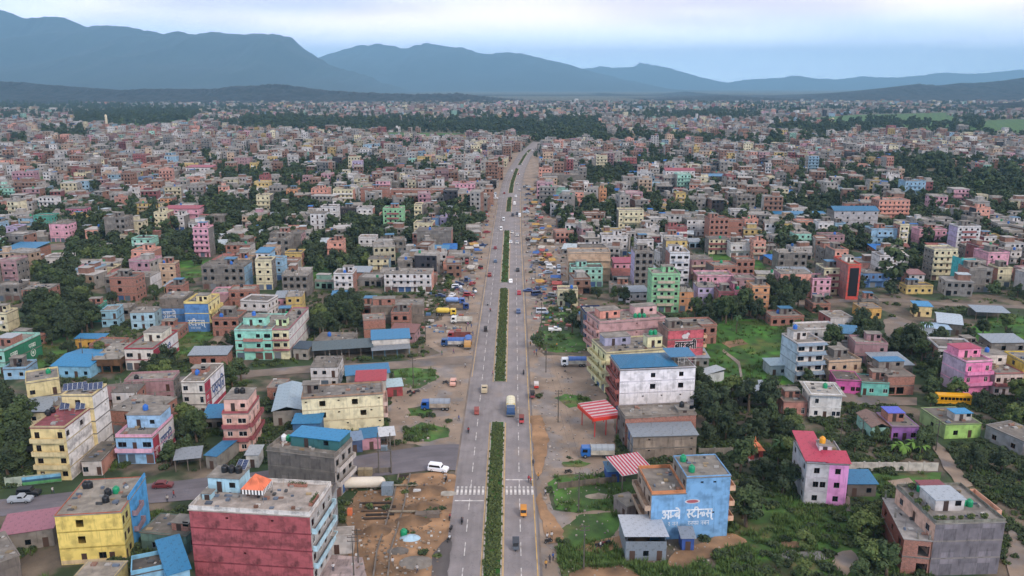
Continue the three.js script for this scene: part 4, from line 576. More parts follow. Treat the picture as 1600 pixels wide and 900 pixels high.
house({ t: [33, 453, 77, 452], d: 9, h: 8.5, n: 3, label: 'raw orange brick house with a white ground floor', F: [BR, 'brick', 'GgG/GgG/WdW'], R: [BR, 'brick', 'g.g'], para: 0.3, paraHex: CE, paraKind: 'cement' });
// mint and white pair
const mint = house({ t: [366, 517, 424, 517, 444, 492], h: 9.8, n: 3, label: 'mint green three storey house with terracotta bands', short: 'mint green house', F: [0x96e0cc, 'plaster', 'w.wW/w.wW/s.ss'], R: [0x96e0cc, 'plaster', 'w'], trim: 0xb87a70, para: 0.6, paraHex: 0x9fd8cc, bal: [['F', [1, 2], 1.0, 0.5]], rooms: [[-1, -5.5, 7.5, 4, 2.8, 0x9ce0cc]], tanks: [[-0.3, 0.9, 'b', 2.9]] });
house({ t: [424.5, 516, 451, 516, 476, 482], h: 9.8, n: 3, label: 'cream house with wine red rails and a blank white side wall', short: 'cream house with white flank', F: [0xe6dfb6, 'plaster', 'Ww/Ww/s.'], R: [0xdcdad6, 'plaster', ''], trim: 0xb56a78, para: 0.5, bal: [['F', [1, 2], 0.9, 1]], rail: 'bars', balHex: 0xa84a5a, rooms: [[-1, -4.5, 3.4, 3.2, 2.3, 0xcfe6b0]], tanks: [[0.55, 0.7, 'k']] });
shed({ t: [458, 545, 481, 546], d: 6, h: 3.6, name: 'shop', cat: 'shop', label: 'small shop with dark blue sheet roof and red awning', roof: 0x3b4a66, wall: 0xa39a90 });
shed({ t: [489, 549, 582, 543], d: 6, h: 3.2, name: 'market_shed', cat: 'shed', open: 1, label: 'long grey green sheet roof over a row of stalls', roof: 0x56656a, shape: 'slope', rise: 1.4 });
shed({ t: [581, 532, 640, 529], d: 8, h: 5, name: 'house', cat: 'house', label: 'white house with a broad blue sheet roof above the stalls', roof: 0x2f74c0, wall: 0xd9d3cc, shape: 'slope', rise: 1.2 });
shed({ t: [582, 549, 640, 545], d: 3, h: 2.6, name: 'stall', cat: 'stall', open: 1, label: 'lean-to stall below the white house with blue roof', roof: 0x8a9096, post: 0x4f6f80 });
house({ t: [568, 501, 602, 499], d: 8, h: 6.5, n: 2, label: 'small raw brick house behind the blue sheet roof', F: [BR, 'brick', '.'], R: [BR, 'brick', 'g'], para: 0.3 });
house({ t: [579, 480, 662, 478], d: 10, h: 6.5, n: 2, label: 'long unplastered cement building with a brick room on its roof', F: [0xa99c92, 'cement', '......'], R: [0xa08c82, 'cement', 's.s'], para: 0.5, paraKind: 'cement', rooms: [[-5, -2, 8, 4, 2.4, BR, 'brick']] });
const big = house({ t: [471, 624, 598, 616], d: 8.5, h: 9.4, n: 3, label: 'large cream yellow house with a plain wall of small vents', short: 'large cream yellow house', F: [0xf2e6bc, 'plaster', 'v.g.v.g..v/..g.v..gv./.....v...v'], R: [0xe4cfc2, 'plaster', 'wdw/wdw/sss'], L: [0xc9c2b4, 'cement', ''], trim: 0xd8c49c, bandOut: 0.02, para: 0.55, paraHex: 0xa8856a, roofHex: 0xa9a5a2, bal: [['R', [1, 2], 1.2, 1]], balHex: 0xd9b8ac, rooms: [[-8.5, -3.5, 4, 3, 2.3, 0x9c9590, 'cement']] });
shed({ t: [556, 597, 602, 595], d: 6, h: 6.6, name: 'shop', cat: 'shop', label: 'shop with a crimson sheet roof behind the cream yellow house', roof: 0xb03846, wall: 0xbfb8ae, shape: 'slope', rise: 1.2 });
shed({ t: [541, 588, 608, 583], d: 7, h: 5.2, name: 'shop', cat: 'shop', label: 'shop with a long royal blue sheet roof on the back street', roof: 0x2c68b8, wall: 0xb3aca4 });
shed({ t: [426, 643, 470, 640], d: 19, h: 4, label: 'long pale grey sheet roof running back from the cream yellow house', roof: 0xa9bcc8, wall: 0x9a958e, shape: 'gablex', rise: 1.2 });
shed({ t: [457, 663, 500, 662], d: 5, h: 4.6, name: 'house', cat: 'house', label: 'small booth under a bright blue tarpaulin roof', roof: 0x1f6ac0, wall: 0x3d6f9c });
house({ t: [417, 606, 442, 606], d: 7, h: 3.6, n: 1, label: 'little brick house with grey roof beside the dusty street', F: [BR, 'brick', '.w.'], R: [BR, 'brick', 'w'], para: 0.2 });
const pinkb = house({ t: [347, 647, 387, 647, 412, 622], yaw: 2, h: 10, n: 3, label: 'shell pink house with deep red balconies on each floor', short: 'shell pink house', F: [0xe6b4a2, 'plaster', 'wW/wW/dw'], R: [0xe8bcae, 'plaster', 'wdw/wdw/wdw'], trim: 0x9c4048, para: 0.7, paraHex: 0xa84850, bal: [['F', [1, 2], 1.0, 1], ['R', [1, 2], 1.0, 1]], balHex: 0xa04a50, rooms: [[0.8, -1.4, 6.0, 7.5, 3.1, 0xe9b9aa]], tanks: [[0.2, 0.55, 'k', 3.3], [0.5, 0.7, 'k', 3.3]] });
shed({ t: [321, 712, 338, 714], d: 17, h: 3.2, label: 'long narrow royal blue sheet roof beside the pink house', roof: 0x2a62b0, wall: 0x8d8880, shape: 'slope' });
shed({ t: [384, 712, 403, 712], d: 4, h: 3, name: 'shop', cat: 'shop', label: 'little white kiosk at the foot of the pink house', roof: 0xaeb4b8, wall: 0xd8d4cc });
shed({ t: [273, 720, 312, 716], d: 5, h: 2.8, name: 'shop', cat: 'shop', open: 1, label: 'street stall with grey sheet roof opposite the side street', roof: 0x8f959c });
house({ t: [127, 721, 158, 720, 180, 690], h: 3.6, n: 1, label: 'low salmon house leaning on the tall white wall', F: [0xc9bdb6, 'plaster', 'w.d'], R: [0xc98a74, 'plaster', 'v'], para: 0.1, roofHex: 0x8f8a82 });
shed({ t: [542, 691, 566, 688], d: 4, h: 3, name: 'shop', cat: 'shop', label: 'corner shop with patched blue and grey sheet roof', roof: 0x7d94ae, wall: 0x4a5f8a });
shed({ t: [566, 686, 594, 683], d: 4.5, h: 3, name: 'shop', cat: 'shop', label: 'corner shop with a blue sheet roof and pink sign', roof: 0x2d66ac, wall: 0xc48a9a });
shed({ t: [594, 683, 616, 681], d: 4, h: 3, name: 'shop', cat: 'shop', open: 1, label: 'corner shop with a white sheet roof', roof: 0xd4d6d8 });
shed({ t: [605, 606, 629, 604], d: 5, h: 2.8, name: 'kiosk', cat: 'kiosk', label: 'roadside kiosk with pale sheet roof and red counter', roof: 0xb8d0d6, wall: 0xa83a40 });

// --- the far side of the highway
const blueW = house({ t: [1073, 747, 1142, 744, 1125, 711], yaw: 5, h: 13, n: 4, label: 'tall block with blue painted wall carrying white lettering and a red oval', short: 'tall blue walled block', F: [0x6fabdc, 'plaster', '..v.v../......./..v.v../.......'], R: [0xd9b49a, 'plaster', 'wdw'], L: [0xb0a79e, 'cement', 'w.w'], B: [CE, 'cement', 'ww'], bands: 0, para: 0.35, paraHex: 0x74acdf, roofHex: 0xb0aca6, bal: [['R', [1, 2, 3], 1.3, 0.9]], balHex: 0xe0b090, tanks: [[-0.7, 0.75, 'g'], [-0.62, 0.25, 'g']] });
const blueL = house({ t: [1021, 768, 1072.5, 764], join: blueW, d: 11, h: 9.7, n: 3, label: 'lower terrace block with orange coping joined to the blue wall', short: 'orange coped terrace block', F: [0x6fabdc, 'plaster', ''], L: [0xb59c88, 'plaster', 'wdw/wdw/sss'], R: [CE, 'cement', ''], bands: 0, para: 0.8, paraHex: 0xd08048, roofHex: 0xa8a29c, bal: [['L', [1, 2], 1.2, 1]], balHex: 0xb89a80 });
{ const s = 8.2 / textWidth('StLs'); letters(blueW.g, FF(blueW), 'StLs', -blueW.w * 0.46, 6.2, 1.75, 0xe6ecf4, 0.17); letters(blueL.g, FF(blueL), 'AmB', -blueL.w / 2 + 2.2, 6.2, 1.75, 0xe6ecf4, 0.17); letters(blueL.g, FF(blueL), 'r nn', blueL.w / 2 - 3.2, 3.7, 0.8, 0xd6e2f0, 0.15); letters(blueW.g, FF(blueW), 'rnpM nbn', -blueW.w * 0.42, 3.7, 0.8, 0xd6e2f0, 0.15); disc(blueW.g, FF(blueW), -blueW.w * 0.34, 8.0, 0, 1.5, 0xd9d4da, 0.012, 0.32); disc(blueW.g, FF(blueW), -blueW.w * 0.34, 8.0, 0, 1.2, 0xc05a68, 0.02, 0.28); }
const cano = shed({ t: [973, 744, 1020, 736], d: 7.5, h: 4, name: 'canopy', cat: 'canopy', open: 1, back: 0, label: 'red and white striped sheet canopy beside the terrace block', roof: 0xd8d2d2, rise: 1.0 }); stripes(cano.g, cano.w, cano.d, 4, 1.0, 0.35, 10, 0xa82c46);
const hip = house({ t: [969, 579, 1087, 574], d: 11, h: 13, n: 4, label: 'tall white house with a blue hipped sheet roof', short: 'tall white house', F: [0xf6f2f6, 'plaster', '...w..w./...g..g./..v.v.v./..v.v.v.'], L: [0xa8584e, 'plaster', 'wgw/wgw/wgw/sss'], R: [0xd0c8c4, 'plaster', 'w.w'], trim: 0xd8d2dc, bandOut: 0.03, para: 0.3, over: 0.3, roofHex: 0xaaa6a2, bal: [['L', [1, 2, 3], 1.2, 1]], balHex: 0x9c5048 });
sheetRoof(hip.g, 'hip_roof', -hip.w * 0.12, 13.6, -hip.d / 2, hip.w * 0.72, hip.d * 0.96, 0x1f62aa, 'hip', 1.6, 0.5);
{ const b = new MB(); for (let i = 0; i < 12; i++) { const a = i % 4, c = Math.floor(i / 4); b.bar([hip.w * 0.3 + a * 1.6, 13.1, -2 - c * 3], [hip.w * 0.3 + a * 1.6, 15.2, -2 - c * 3], 0.07, 4); } for (const y of [14.2, 15.1]) for (let c = 0; c < 3; c++) b.bar([hip.w * 0.3 - 0.3, y, -2 - c * 3], [hip.w * 0.3 + 5, y, -2 - c * 3], 0.05, 4); b.build('scaffold_frame', flat(0xb9b2aa, 0.6), hip.g); sheetRoof(hip.g, 'sheet_roof', hip.w * 0.36, 15.2, -5.5, 6.4, 6, 0x2a6cb4, 'slope', 0.6); }
house({ t: [977, 654, 1088, 648], d: 7, h: 7.6, n: 2, label: 'brick faced house below the tall white wall', short: 'brick faced house', F: [BR, 'brick', '........'], L: [CE, 'cement', 'w.w'], R: [CE, 'cement', 'w'], para: 0.6, paraHex: 0xaaa098, paraKind: 'cement', roofHex: 0xb8b0a8, tanks: [[0.82, 0.3, 'k', 0.9]], rooms: [[9, -1, 4, 3.4, 0.9, 0xb0a69c, 'cement']] });
house({ t: [990, 684, 1089, 681], d: 6.5, h: 5.6, n: 2, label: 'plain cement house with streaked grey front and sheet lean-to', short: 'streaked cement house', F: [0xb8a99c, 'cement', '.v...v'], L: [0xc2b4a8, 'plaster', 'ss'], R: [CE, 'cement', ''], para: 0.2, sheet: 0x8c949c, rise: 0.6, rooms: [] });
const fuel = shed({ t: [930, 653, 965, 648], d: 8, h: 5.2, name: 'canopy', cat: 'canopy', open: 1, back: 0, label: 'red steel fuel station canopy with pale striped top', roof: 0xd8c8c8, post: 0xc02a2c, rise: 0.7, over: 0.8 });
{ const w = fuel.w, g = fuel.g; new MB().box(-w / 2 - 0.9, 4.7, 0.82, w / 2 + 0.9, 5.6, 0.98).build('fascia', flat(0xd23a2c, 0.5), g); new MB().box(-w / 2 - 1.0, 4.7, -8.8, -w / 2 - 0.82, 5.6, 0.82).build('fascia', flat(0xd23a2c, 0.5), g); stripes(g, w, fuel.d, 5.2, 0.7, 0.8, 6, 0xb03844, 1); }
const crm = house({ t: [947, 553, 1042, 546], d: 13, h: 12, n: 4, label: 'pale yellow house with a cluttered roof and green tanks', short: 'pale yellow house', F: [0xece6b8, 'plaster', '.w.dwdd./........'], L: [0xe6dfa8, 'plaster', 'wdw/wdw/wdw/sss'], R: [0xd8d0a4, 'plaster', 'w'], trim: 0xd9d0a0, para: 0.5, bal: [['L', [1, 2, 3], 1.4, 1], ['F', [3], 0.8, 1]], balHex: 0xe0d6a0, roofHex: 0xb8b0a6, rooms: [[-3.5, -6.5, 8, 4.5, 2.5, 0xa7a4c0], [6.5, -2.5, 4.6, 3.4, 3.2, 0xe9e4b4]], tanks: [[0.55, 0.36, 'g', 3.3], [0.68, 0.36, 'g', 3.3]] });
house({ t: [937, 506, 1040, 498], d: 12, h: 12, n: 4, label: 'pink washed brick house with a salmon roof room', short: 'pink washed house', F: [0xc89a9c, 'plaster', '....v..w'], L: [0xd9a59a, 'plaster', 'wdw/wdw/wdw/sss'], R: [0xb98a88, 'plaster', ''], para: 0.8, bal: [['L', [1, 2, 3], 1.2, 1]], balHex: 0xdaa29a, rooms: [[-6, -5, 7, 5, 2.6, 0xe89a86], [7, -6, 8, 4, 2.8, 0xdeb0ae]], tanks: [[0.2, 0.3, 'g'], [0.33, 0.3, 'g'], [0.45, 0.25, 'g']] });
const bahu = house({ t: [1044, 517, 1100, 514], d: 9, h: 12, n: 4, label: 'house with a red painted wall carrying black lettering and a white emblem', short: 'red lettered house', F: [0xcc6470, 'stained', ''], L: [0xb9968c, 'cement', ''], R: [0xe0b088, 'plaster', 'wd/wd/wd'], para: 0.6, paraHex: 0xc09a90, paraKind: 'cement', bal: [['R', [1, 2, 3], 1.2, 1]], rooms: [[-3, -2.5, 4, 3, 2.3, 0xa49a92, 'cement'], [3, -4, 5, 3, 1.2, 0x9a9088, 'cement']] });
for (const [hx, bo, zo] of [[0xe6dce0, 0.34, 0.06], [0x1c1416, 0.2, 0.09]]) letters(bahu.g, FF(bahu), 'bahbl', -bahu.w * 0.3, 8.0, bahu.w * 0.6 / textWidth('bahbl'), hx, bo, zo); { const f = FF(bahu); disc(bahu.g, f, -0.2, 9.9, 0, 1.1, 0xe9e2e6, 0.012, 0.7); disc(bahu.g, f, 0.7, 10.6, 0, 0.6, 0xe9e2e6, 0.016, 0.8); paintArea(bahu.g, f, -0.9, 8.8, -0.5, 9.6, 0xe9e2e6, 0.014, 'painted_emblem'); paintArea(bahu.g, f, 0.3, 8.8, 0.7, 9.6, 0xe9e2e6, 0.014, 'painted_emblem'); }
const navy = house({ t: [915, 491, 945, 490], d: 9, h: 9, n: 3, label: 'cement house fronted by a navy blue lettered hoarding', F: [0x1f3f7c, 'plaster', ''], L: [CE, 'cement', 'ss'], R: [CE, 'cement', 'w'], para: 0.7, paraKind: 'cement' });
for (const y of [5.6, 3.4]) letters(navy.g, FF(navy), 'pbMn', -navy.w * 0.4, y, navy.w * 0.6 / textWidth('pbMn'), 0xdde2ee, 0.2);
const shedM = shed({ t: [978, 846, 1042, 846], d: 9, h: 4, label: 'sheet metal workshop with pale grey roof before the blue wall', roof: 0xc3c9d2, wall: 0x8a929a, kind: 'sheet', shape: 'back', rise: 1.2 });
shed({ t: [1066, 842, 1085, 842], d: 3, h: 2.6, name: 'cabin', cat: 'cabin', label: 'small royal blue cabin at the foot of the blue wall', roof: 0x8e97a2, wall: 0x2550a0 });
shed({ t: [950, 738, 968, 737], d: 3.6, h: 2.6, name: 'kiosk', cat: 'kiosk', label: 'tiny royal blue kiosk beside the striped canopy', roof: 0x3f66a0, wall: 0x22509c });
house({ t: [980, 792, 1003, 786], d: 5, h: 3.2, n: 1, label: 'low pink washed annex below the orange coping', F: [0xb8a8a6, 'cement', '.d'], para: 0.1 });
// pink and grey house with red roof
const rr = house({ t: [1261, 724, 1327, 727, 1318, 690], d: 11, h: 9.4, n: 3, label: 'pink and grey three storey house with a red sheet roof', short: 'pink and grey house', F: [0xc6c2c8, 'plaster', '.w..w./.WW.w./.w..w.'], L: [0xb7b9c2, 'plaster', 'w.w/w.w/d.w'], R: [0xe88fd0, 'plaster', 'w'], trim: 0xc8c0c8, bandOut: 0.02, para: 0.4, roofHex: 0xaaa5a0, rooms: [[0.4, -4, 2.6, 2.6, 2.2, 0xe0d4d8]], tanks: [[0.05, 0.48, 'o', 2.35]] });
paintFace(rr, FF(rr), rr.w * 0.04, rr.w / 2 - 0.01, '.w..w./.WW.w./.w..w.', rr.w, 0xea98d8, 0.03);
sheetRoof(rr.g, 'red_roof', -rr.w * 0.28, rr.h + 0.5, -rr.d * 0.5, rr.w * 0.44, rr.d, 0xc2415a, 'slope', 1.5, 0.5); sheetRoof(rr.g, 'red_roof', rr.w * 0.24, rr.h + 0.2, -rr.d * 0.16, rr.w * 0.52, rr.d * 0.3, 0xc2415a, 'slope', 1.2, 0.4);
shed({ t: [1325, 757, 1370, 757], d: 5, h: 2.9, label: 'open shed with royal blue sheet roof beside the pink and grey house', roof: 0x2f62b4, wall: 0x6a625c, shape: 'slope', rise: 1.0 });
// grey block
const gb = house({ t: [1462, 819, 1571, 816, 1534, 758], d: 15, h: 10.4, n: 3, label: 'bare grey cement block with a planted roof terrace', short: 'bare grey cement block', F: [0x96909a, 'cement', ''], L: [0xd8a890, 'plaster', 'wdw/wdw/ggg'], R: [0xe6b898, 'plaster', 'wdw/wdw/wdw'], para: 0.7, paraHex: 0x9a9a90, paraKind: 'cement', band: 0xaaa2a0, bandOut: 0.03, bal: [['R', [0.95, 1.95, 2.95], 1.1, 0.6]], balHex: 0xe8ae90, roofHex: 0xb9b4b0, rooms: [[-1.5, -4.2, 5.5, 5.2, 2.2, 0xcfcac8, 'plaster', 0xb4bcc4], [-1, -9.8, 4.5, 3, 1.6, 0xa8a09a, 'cement', 0x8a4048]], tanks: [[0.5, 0.42, 'g'], [0.35, 0.45, 'g'], [-0.45, 0.85, 'g']] });
house({ t: [1413, 842, 1456, 846], d: 15, h: 7, n: 2, label: 'unfinished brick wing with a broad bare terrace', F: [BR, 'brick', '.G/.G'], L: [0xb89080, 'brick', 'gwg/g.g'], para: 0.12, roofHex: 0xc9c6c6, roof: 'rods' });
// villas in the gardens
const pag = house({ t: [1246, 538, 1289, 536], d: 10, h: 12.2, n: 4, label: 'ice blue four storey villa with stepped slate eaves', short: 'ice blue villa', F: [0xe6dcd2, 'plaster', 'WdW/WdW/WdW/wdw'], L: [0xb9cfe0, 'plaster', ''], R: [0xb9cfe0, 'plaster', 'w'], trim: 0x8fa3b4, para: 0.5, paraHex: 0xe9e0dc, bal: [['F', [1, 2, 3], 1.2, 1]], balHex: 0x94a6b6, rooms: [[-1.6, -4, 4.2, 4, 2.6, 0xd9d0ca]], tanks: [[-0.5, 0.62, 'b', 2.8]] });
for (let s = 1; s <= 4; s++) sheetRoof(pag.g, 'eave', 0, s * 3.05 - 0.35, 0.9, pag.w, 0.7, 0x8294a6, 'slope', 0.7, 0.3);
shed({ t: [1204, 572, 1243, 571], d: 6, h: 3.2, label: 'pale blue garage with flat sheet roof beside the ice blue villa', roof: 0xa9c2cc, wall: 0x9fb2ba, shape: 'slope', rise: 0.5 });
house({ t: [1267, 616, 1316, 618], d: 9, h: 6.8, n: 2, label: 'white two storey villa with a broad white roof terrace', short: 'white villa', F: [0xe4e2e0, 'plaster', '.w...../.w.d.ww'], L: [0xd6d2ce, 'plaster', 'w.w'], R: [0xd6d2ce, 'plaster', 'w'], trim: 0xeeeeee, para: 0.3, over: 0.9, roofHex: 0xdcdad6, tanks: [[0.2, 0.55, 'g']] });
house({ t: [1225, 628, 1262, 628], d: 8, h: 4, n: 1, label: 'low salmon house under the white villa', F: [0xc88878, 'plaster', 'tdt'], para: 0.2, roofHex: 0x9a9288, rooms: [[0, -3, 4, 3, 1.8, BR, 'brick']] });
house({ t: [1306, 594, 1346, 596], d: 8, h: 4, n: 1, label: 'magenta cottage in a row with a teal one', F: [0xd84fa8, 'plaster', '.w.ww'], L: [0xc84a98, 'plaster', 'w'], para: 0.3, roofHex: 0x8a847e });
house({ t: [1347, 598, 1390, 600], d: 7, h: 3.8, n: 1, label: 'teal cottage in a row with a magenta one', F: [0x6fcabc, 'plaster', 'dw.w'], para: 0.3, roofHex: 0x8f8880, rooms: [[1.5, -3, 3.5, 3, 2.2, BR, 'brick']] });
house({ t: [1388, 589, 1430, 588], d: 12, h: 5.6, n: 2, label: 'brick house with deep grey terrace and blue rooftop sheets', F: [BR, 'brick', '.../GG.'], L: [0xb4988a, 'cement', ''], para: 0.15, roofHex: 0xa59d96, rooms: [[0.5, -6, 8, 4, 2.4, 0xaaa098, 'cement', 0x2f74c0]] });
const pk2 = house({ t: [1510, 567, 1551, 565], d: 10, h: 10, n: 3, label: 'candy pink three storey house with a lilac grey side wall', short: 'candy pink house', F: [0xf07fb4, 'plaster', 'a.a/a.a/w.d'], L: [0xc4a8c0, 'plaster', ''], R: [0xe88fb8, 'plaster', 'w'], trim: 0xf4a6c8, para: 0.6, bal: [['F', [1, 2], 1.2, 1]], balHex: 0xf08abc, rooms: [[-2.5, -4, 7, 5, 2.6, 0xf28ab0, 'plaster', 0xb83a5c]] });
house({ t: [1556, 585, 1600, 584], d: 13, h: 6.6, n: 2, label: 'cream and brick red house next to the candy pink one', F: [0xe0c8c0, 'plaster', 'wdwW/wdwW'], L: [0xcbb0b4, 'plaster', ''], trim: 0xb4605c, para: 0.4, roofHex: 0xb0a8a0, bal: [['F', [1], 1.2, 1]], rooms: [[1, -8, 9, 5, 3, 0xe6d8cc]], tanks: [[0.1, 0.9, 'b', 3.2]] });
house({ t: [1601, 568, 1640, 568], d: 10, h: 9, n: 3, label: 'yellow edged house by the meadow', F: [0xe0c040, 'plaster', 'w.w'], L: [0xe0c040, 'plaster', 'w'], para: 0.5 });
house({ t: [1478, 664, 1534, 662], d: 11, h: 3.8, n: 1, label: 'lime green cottage with a blue tarpaulin on its roof', F: [0xa9d868, 'plaster', '.w.d.'], L: [0x9ab878, 'plaster', 'w'], para: 0.15, roofHex: 0x8f8a84, rooms: [[1.0, -2, 4.5, 3.2, 1.9, 0xbab4ae, 'plaster', 0x2a7ae0]] });
house({ t: [1394, 667, 1436, 667], d: 9, h: 3.8, n: 1, label: 'purple cottage with a brick room under blue plastic', F: [0xa86ac0, 'plaster', 'wdw'], L: [BR, 'brick', ''], para: 0.2, roofHex: 0xa8a098, rooms: [[-2.5, -3, 4, 4, 2.3, BR, 'brick', 0x5a68d8]] });
shed({ t: [1363, 668, 1390, 668], d: 9, h: 3.2, name: 'house', cat: 'house', label: 'pale teal hut with rusty ridged roof', roof: 0x8a6c60, wall: 0x9ad0c4, shape: 'gablex', rise: 1.2 });
house({ t: [1541, 664, 1600, 690], d: 8, h: 3.8, n: 1, label: 'long low grey house beside the yellow bus', F: [0x9a9a9e, 'plaster', '.w..w.'], L: [0x8c8c92, 'cement', 'w.w'], para: 0.15, roofHex: 0xa09a94 });
house({ t: [1298, 497, 1333, 496], d: 9, h: 6.4, n: 2, label: 'white box house with a brick red side', F: [0xdad6d6, 'plaster', ''], L: [0xa04c44, 'plaster', 'w'], R: [0xb0605a, 'plaster', ''], para: 0.2, roofHex: 0xb4aca4 });
house({ t: [1315, 522, 1341, 524], d: 8, h: 5.8, n: 2, label: 'white and yellow house with blue sheets on its terrace', F: [0xd8d4d6, 'plaster', 'w./.w'], L: [0xe0b848, 'plaster', ''], para: 0.2, sheet: 0x2f66b4 });
house({ t: [1346, 482, 1378, 482], d: 8, h: 4, n: 1, label: 'amber cottage beside the back street', F: [0xe6b050, 'plaster', 'w.w'], R: [0xd0a050, 'plaster', 'w'], para: 0.2, roofHex: 0xb0a498 });
shed({ t: [1431, 479, 1457, 480], d: 6, h: 4, name: 'house', cat: 'house', label: 'butter yellow hut with a turquoise sheet roof', roof: 0x35a0d8, wall: 0xf0d494 });
shed({ t: [1465, 504, 1504, 508], d: 15, h: 4, label: 'wide pale grey sheet shed by the meadow', roof: 0xbccbd6, wall: 0x6a6660, shape: 'gable', rise: 1.4 });
shed({ t: [1447, 514, 1486, 516], d: 6, h: 3, label: 'low sheet shed with one blue sheet in its pale roof', roof: 0xa8c4dc, wall: 0x7d96a0 });
shed({ t: [1526, 488, 1578, 490], d: 8, h: 3.4, open: 1, label: 'long open sheet shed behind the meadow', roof: 0x93a0ac });
shed({ t: [1085, 560, 1108, 560], d: 8, h: 3, label: 'grey sheet shed behind the tall white house', roof: 0x9aa4ac, wall: 0x8a8a88 });
shed({ t: [1090, 580, 1103, 586], d: 7, h: 3, label: 'white sheet shed by the green field', roof: 0xb4bcc2, wall: 0xc8ccce });
{ // shrine
  const p = G(1178, 716), g = group('shrine', p.x, 0, p.z, 0.1), b = new MB(); b.box(-2.2, 0, -2.2, 2.2, 0.4, 2.2).build('plinth', surf('plaster', 0xd8d0c8), g);
  new MB().box(-1.5, 0.4, -1.5, 1.5, 2.7, 1.5, 'blr').box(-1.5, 0.4, 1.3, -0.6, 2.7, 1.5).box(0.6, 0.4, 1.3, 1.5, 2.7, 1.5).box(-0.6, 2.1, 1.3, 0.6, 2.7, 1.5).build('shrine_wall', surf('plaster', 0xe0523c), g);
  for (const [r, y, h] of [[2.0, 2.7, 0.9], [1.35, 3.5, 0.9]]) { const q = new MB(); for (let i = 0; i < 4; i++) { const a = i * Math.PI / 2 + Math.PI / 4, c = a + Math.PI / 2; q.tri([r * 1.35 * Math.cos(a), y, r * 1.35 * Math.sin(a)], [0.35 * Math.cos(a), y + h, 0.35 * Math.sin(a)], [r * 1.35 * Math.cos(c), y, r * 1.35 * Math.sin(c)], [0, 0], [1, 1], [2, 0]); q.tri([0.35 * Math.cos(a), y + h, 0.35 * Math.sin(a)], [0.35 * Math.cos(c), y + h, 0.35 * Math.sin(c)], [r * 1.35 * Math.cos(c), y, r * 1.35 * Math.sin(c)], [0, 0], [1, 1], [2, 0]); } q.build('tiered_roof', surf('plaster', 0xf08048), g); }
  const sp = mesh('spire', new THREE.LatheGeometry([[0, 0], [0.4, 0], [0.28, 0.3], [0.12, 0.6], [0.16, 0.75], [0.03, 1.3], [0, 1.35]].map(([a, c]) => new THREE.Vector2(a, c)), 10), surf('plaster', 0xe87a3a), g); sp.position.y = 4.35;
  tag(g, 'small orange tiered shrine by the garden wall', 'shrine'); claim(p.x, p.z, 1, 0, 4.6, 4.6);
}
function gardenWall(px, h, hex, label, name = 'boundary_wall', kind = 'plaster') {
  const P = []; for (let i = 0; i < px.length; i += 2) P.push(G(px[i], px[i + 1]));
  const g = group(name, P[0].x, 0, P[0].z);
  for (let i = 0; i < P.length - 1; i++) { const a = P[i], b = P[i + 1], L = a.distanceTo(b), n = Math.max(1, Math.round(L / 3.4)), yaw = Math.atan2(-(b.z - a.z), b.x - a.x); for (let k = 0; k < n; k++) { const m = mesh('panel', once('gw' + (L / n).toFixed(2) + h, () => new MB().box(0.14, 0, -0.07, L / n - 0.14, h - 0.12, 0.07).geo()), surf(kind, hex), g), q = mesh('pier', once('gp' + h, () => new MB().box(-0.14, 0, -0.14, 0.14, h, 0.14).box(-0.18, h, -0.18, 0.18, h + 0.06, 0.18).geo()), surf(kind, hex), g); const x = mix(a.x, b.x, k / n) - P[0].x, z = mix(a.z, b.z, k / n) - P[0].z; m.position.set(x, 0, z); m.rotation.y = yaw; q.position.set(x, 0, z); q.rotation.y = yaw; } }
  unique(g, label, 'wall', 'walls'); return g;
}
gardenWall([1326, 735, 1466, 736], 2.2, 0xc9c2b8, 'whitewashed boundary wall of square panels across the garden');
gardenWall([1092, 712, 1165, 710], 2.0, 0xb4aca0, 'grey boundary wall behind the shrine', 'boundary_wall', 'cement');
gardenWall([872, 764, 978, 752], 1.6, 0x8c7f72, 'low brown retaining wall round the sunken plot', 'retaining_wall', 'cement');
gardenWall([1130, 612, 1248, 606], 1.2, 0xaaa49a, 'low grey wall along the green field', 'boundary_wall', 'cement');
gardenWall([10, 762, 98, 752], 2.4, 0xa9b4a0, 'street wall painted with a blue and green landscape', 'painted_wall');
{ const g = scene.children.at(-1), a = G(36, 760), b = G(97, 753), yaw = Math.atan2(-(b.z - a.z), b.x - a.x), L = a.distanceTo(b); for (const [y0, y1, hex] of [[1.5, 2.2, 0x6fb4d8], [1.0, 1.5, 0x2b5a78], [0.3, 1.0, 0x4f9a58]]) { const m = new MB().quad([0, y0, 0.17], [L, y0, 0.17], [L, y1, 0.17], [0, y1, 0.17]).build('painted_panel', surf('plaster', hex), g); m.position.set(a.x - g.position.x, 0, a.z - g.position.z); m.rotation.y = yaw; } }
gardenWall([548, 742, 612, 738], 1.4, 0x9c948a, 'cement wall along the kerb of the building site', 'boundary_wall', 'cement');
// ---------------------------------------------------------------- the town behind: surveyed houses, then infill of the same kinds
const COL = { w: [0xe2dfe0, 'white'], c: [0xe9ddb4, 'cream'], y: [0xe6c04c, 'yellow'], o: [0xe8923c, 'orange'], s: [0xeda088, 'salmon'], p: [0xeba6bc, 'pink'], m: [0xd0608c, 'magenta'], r: [0xb04248, 'brick red'], k: [0xa02c44, 'crimson'], l: [0xc2b0da, 'lilac'], b: [0x8cc0e4, 'light blue'], B: [0x3f88cc, 'blue'], t: [0x2cb8a0, 'teal'], n: [0x9ae0cc, 'mint'], g: [0x82d890, 'green'], G: [0x8dc860, 'lime'], e: [0xa39d98, 'cement grey'], x: [0xffffff, 'raw brick'], T: [0xd8ae84, 'sand'], d: [0x3c3a44, 'charcoal'], q: [0xb8828a, 'dusty rose'] };
const WORD = ['', 'single', 'two', 'three', 'four', 'five', 'six'];
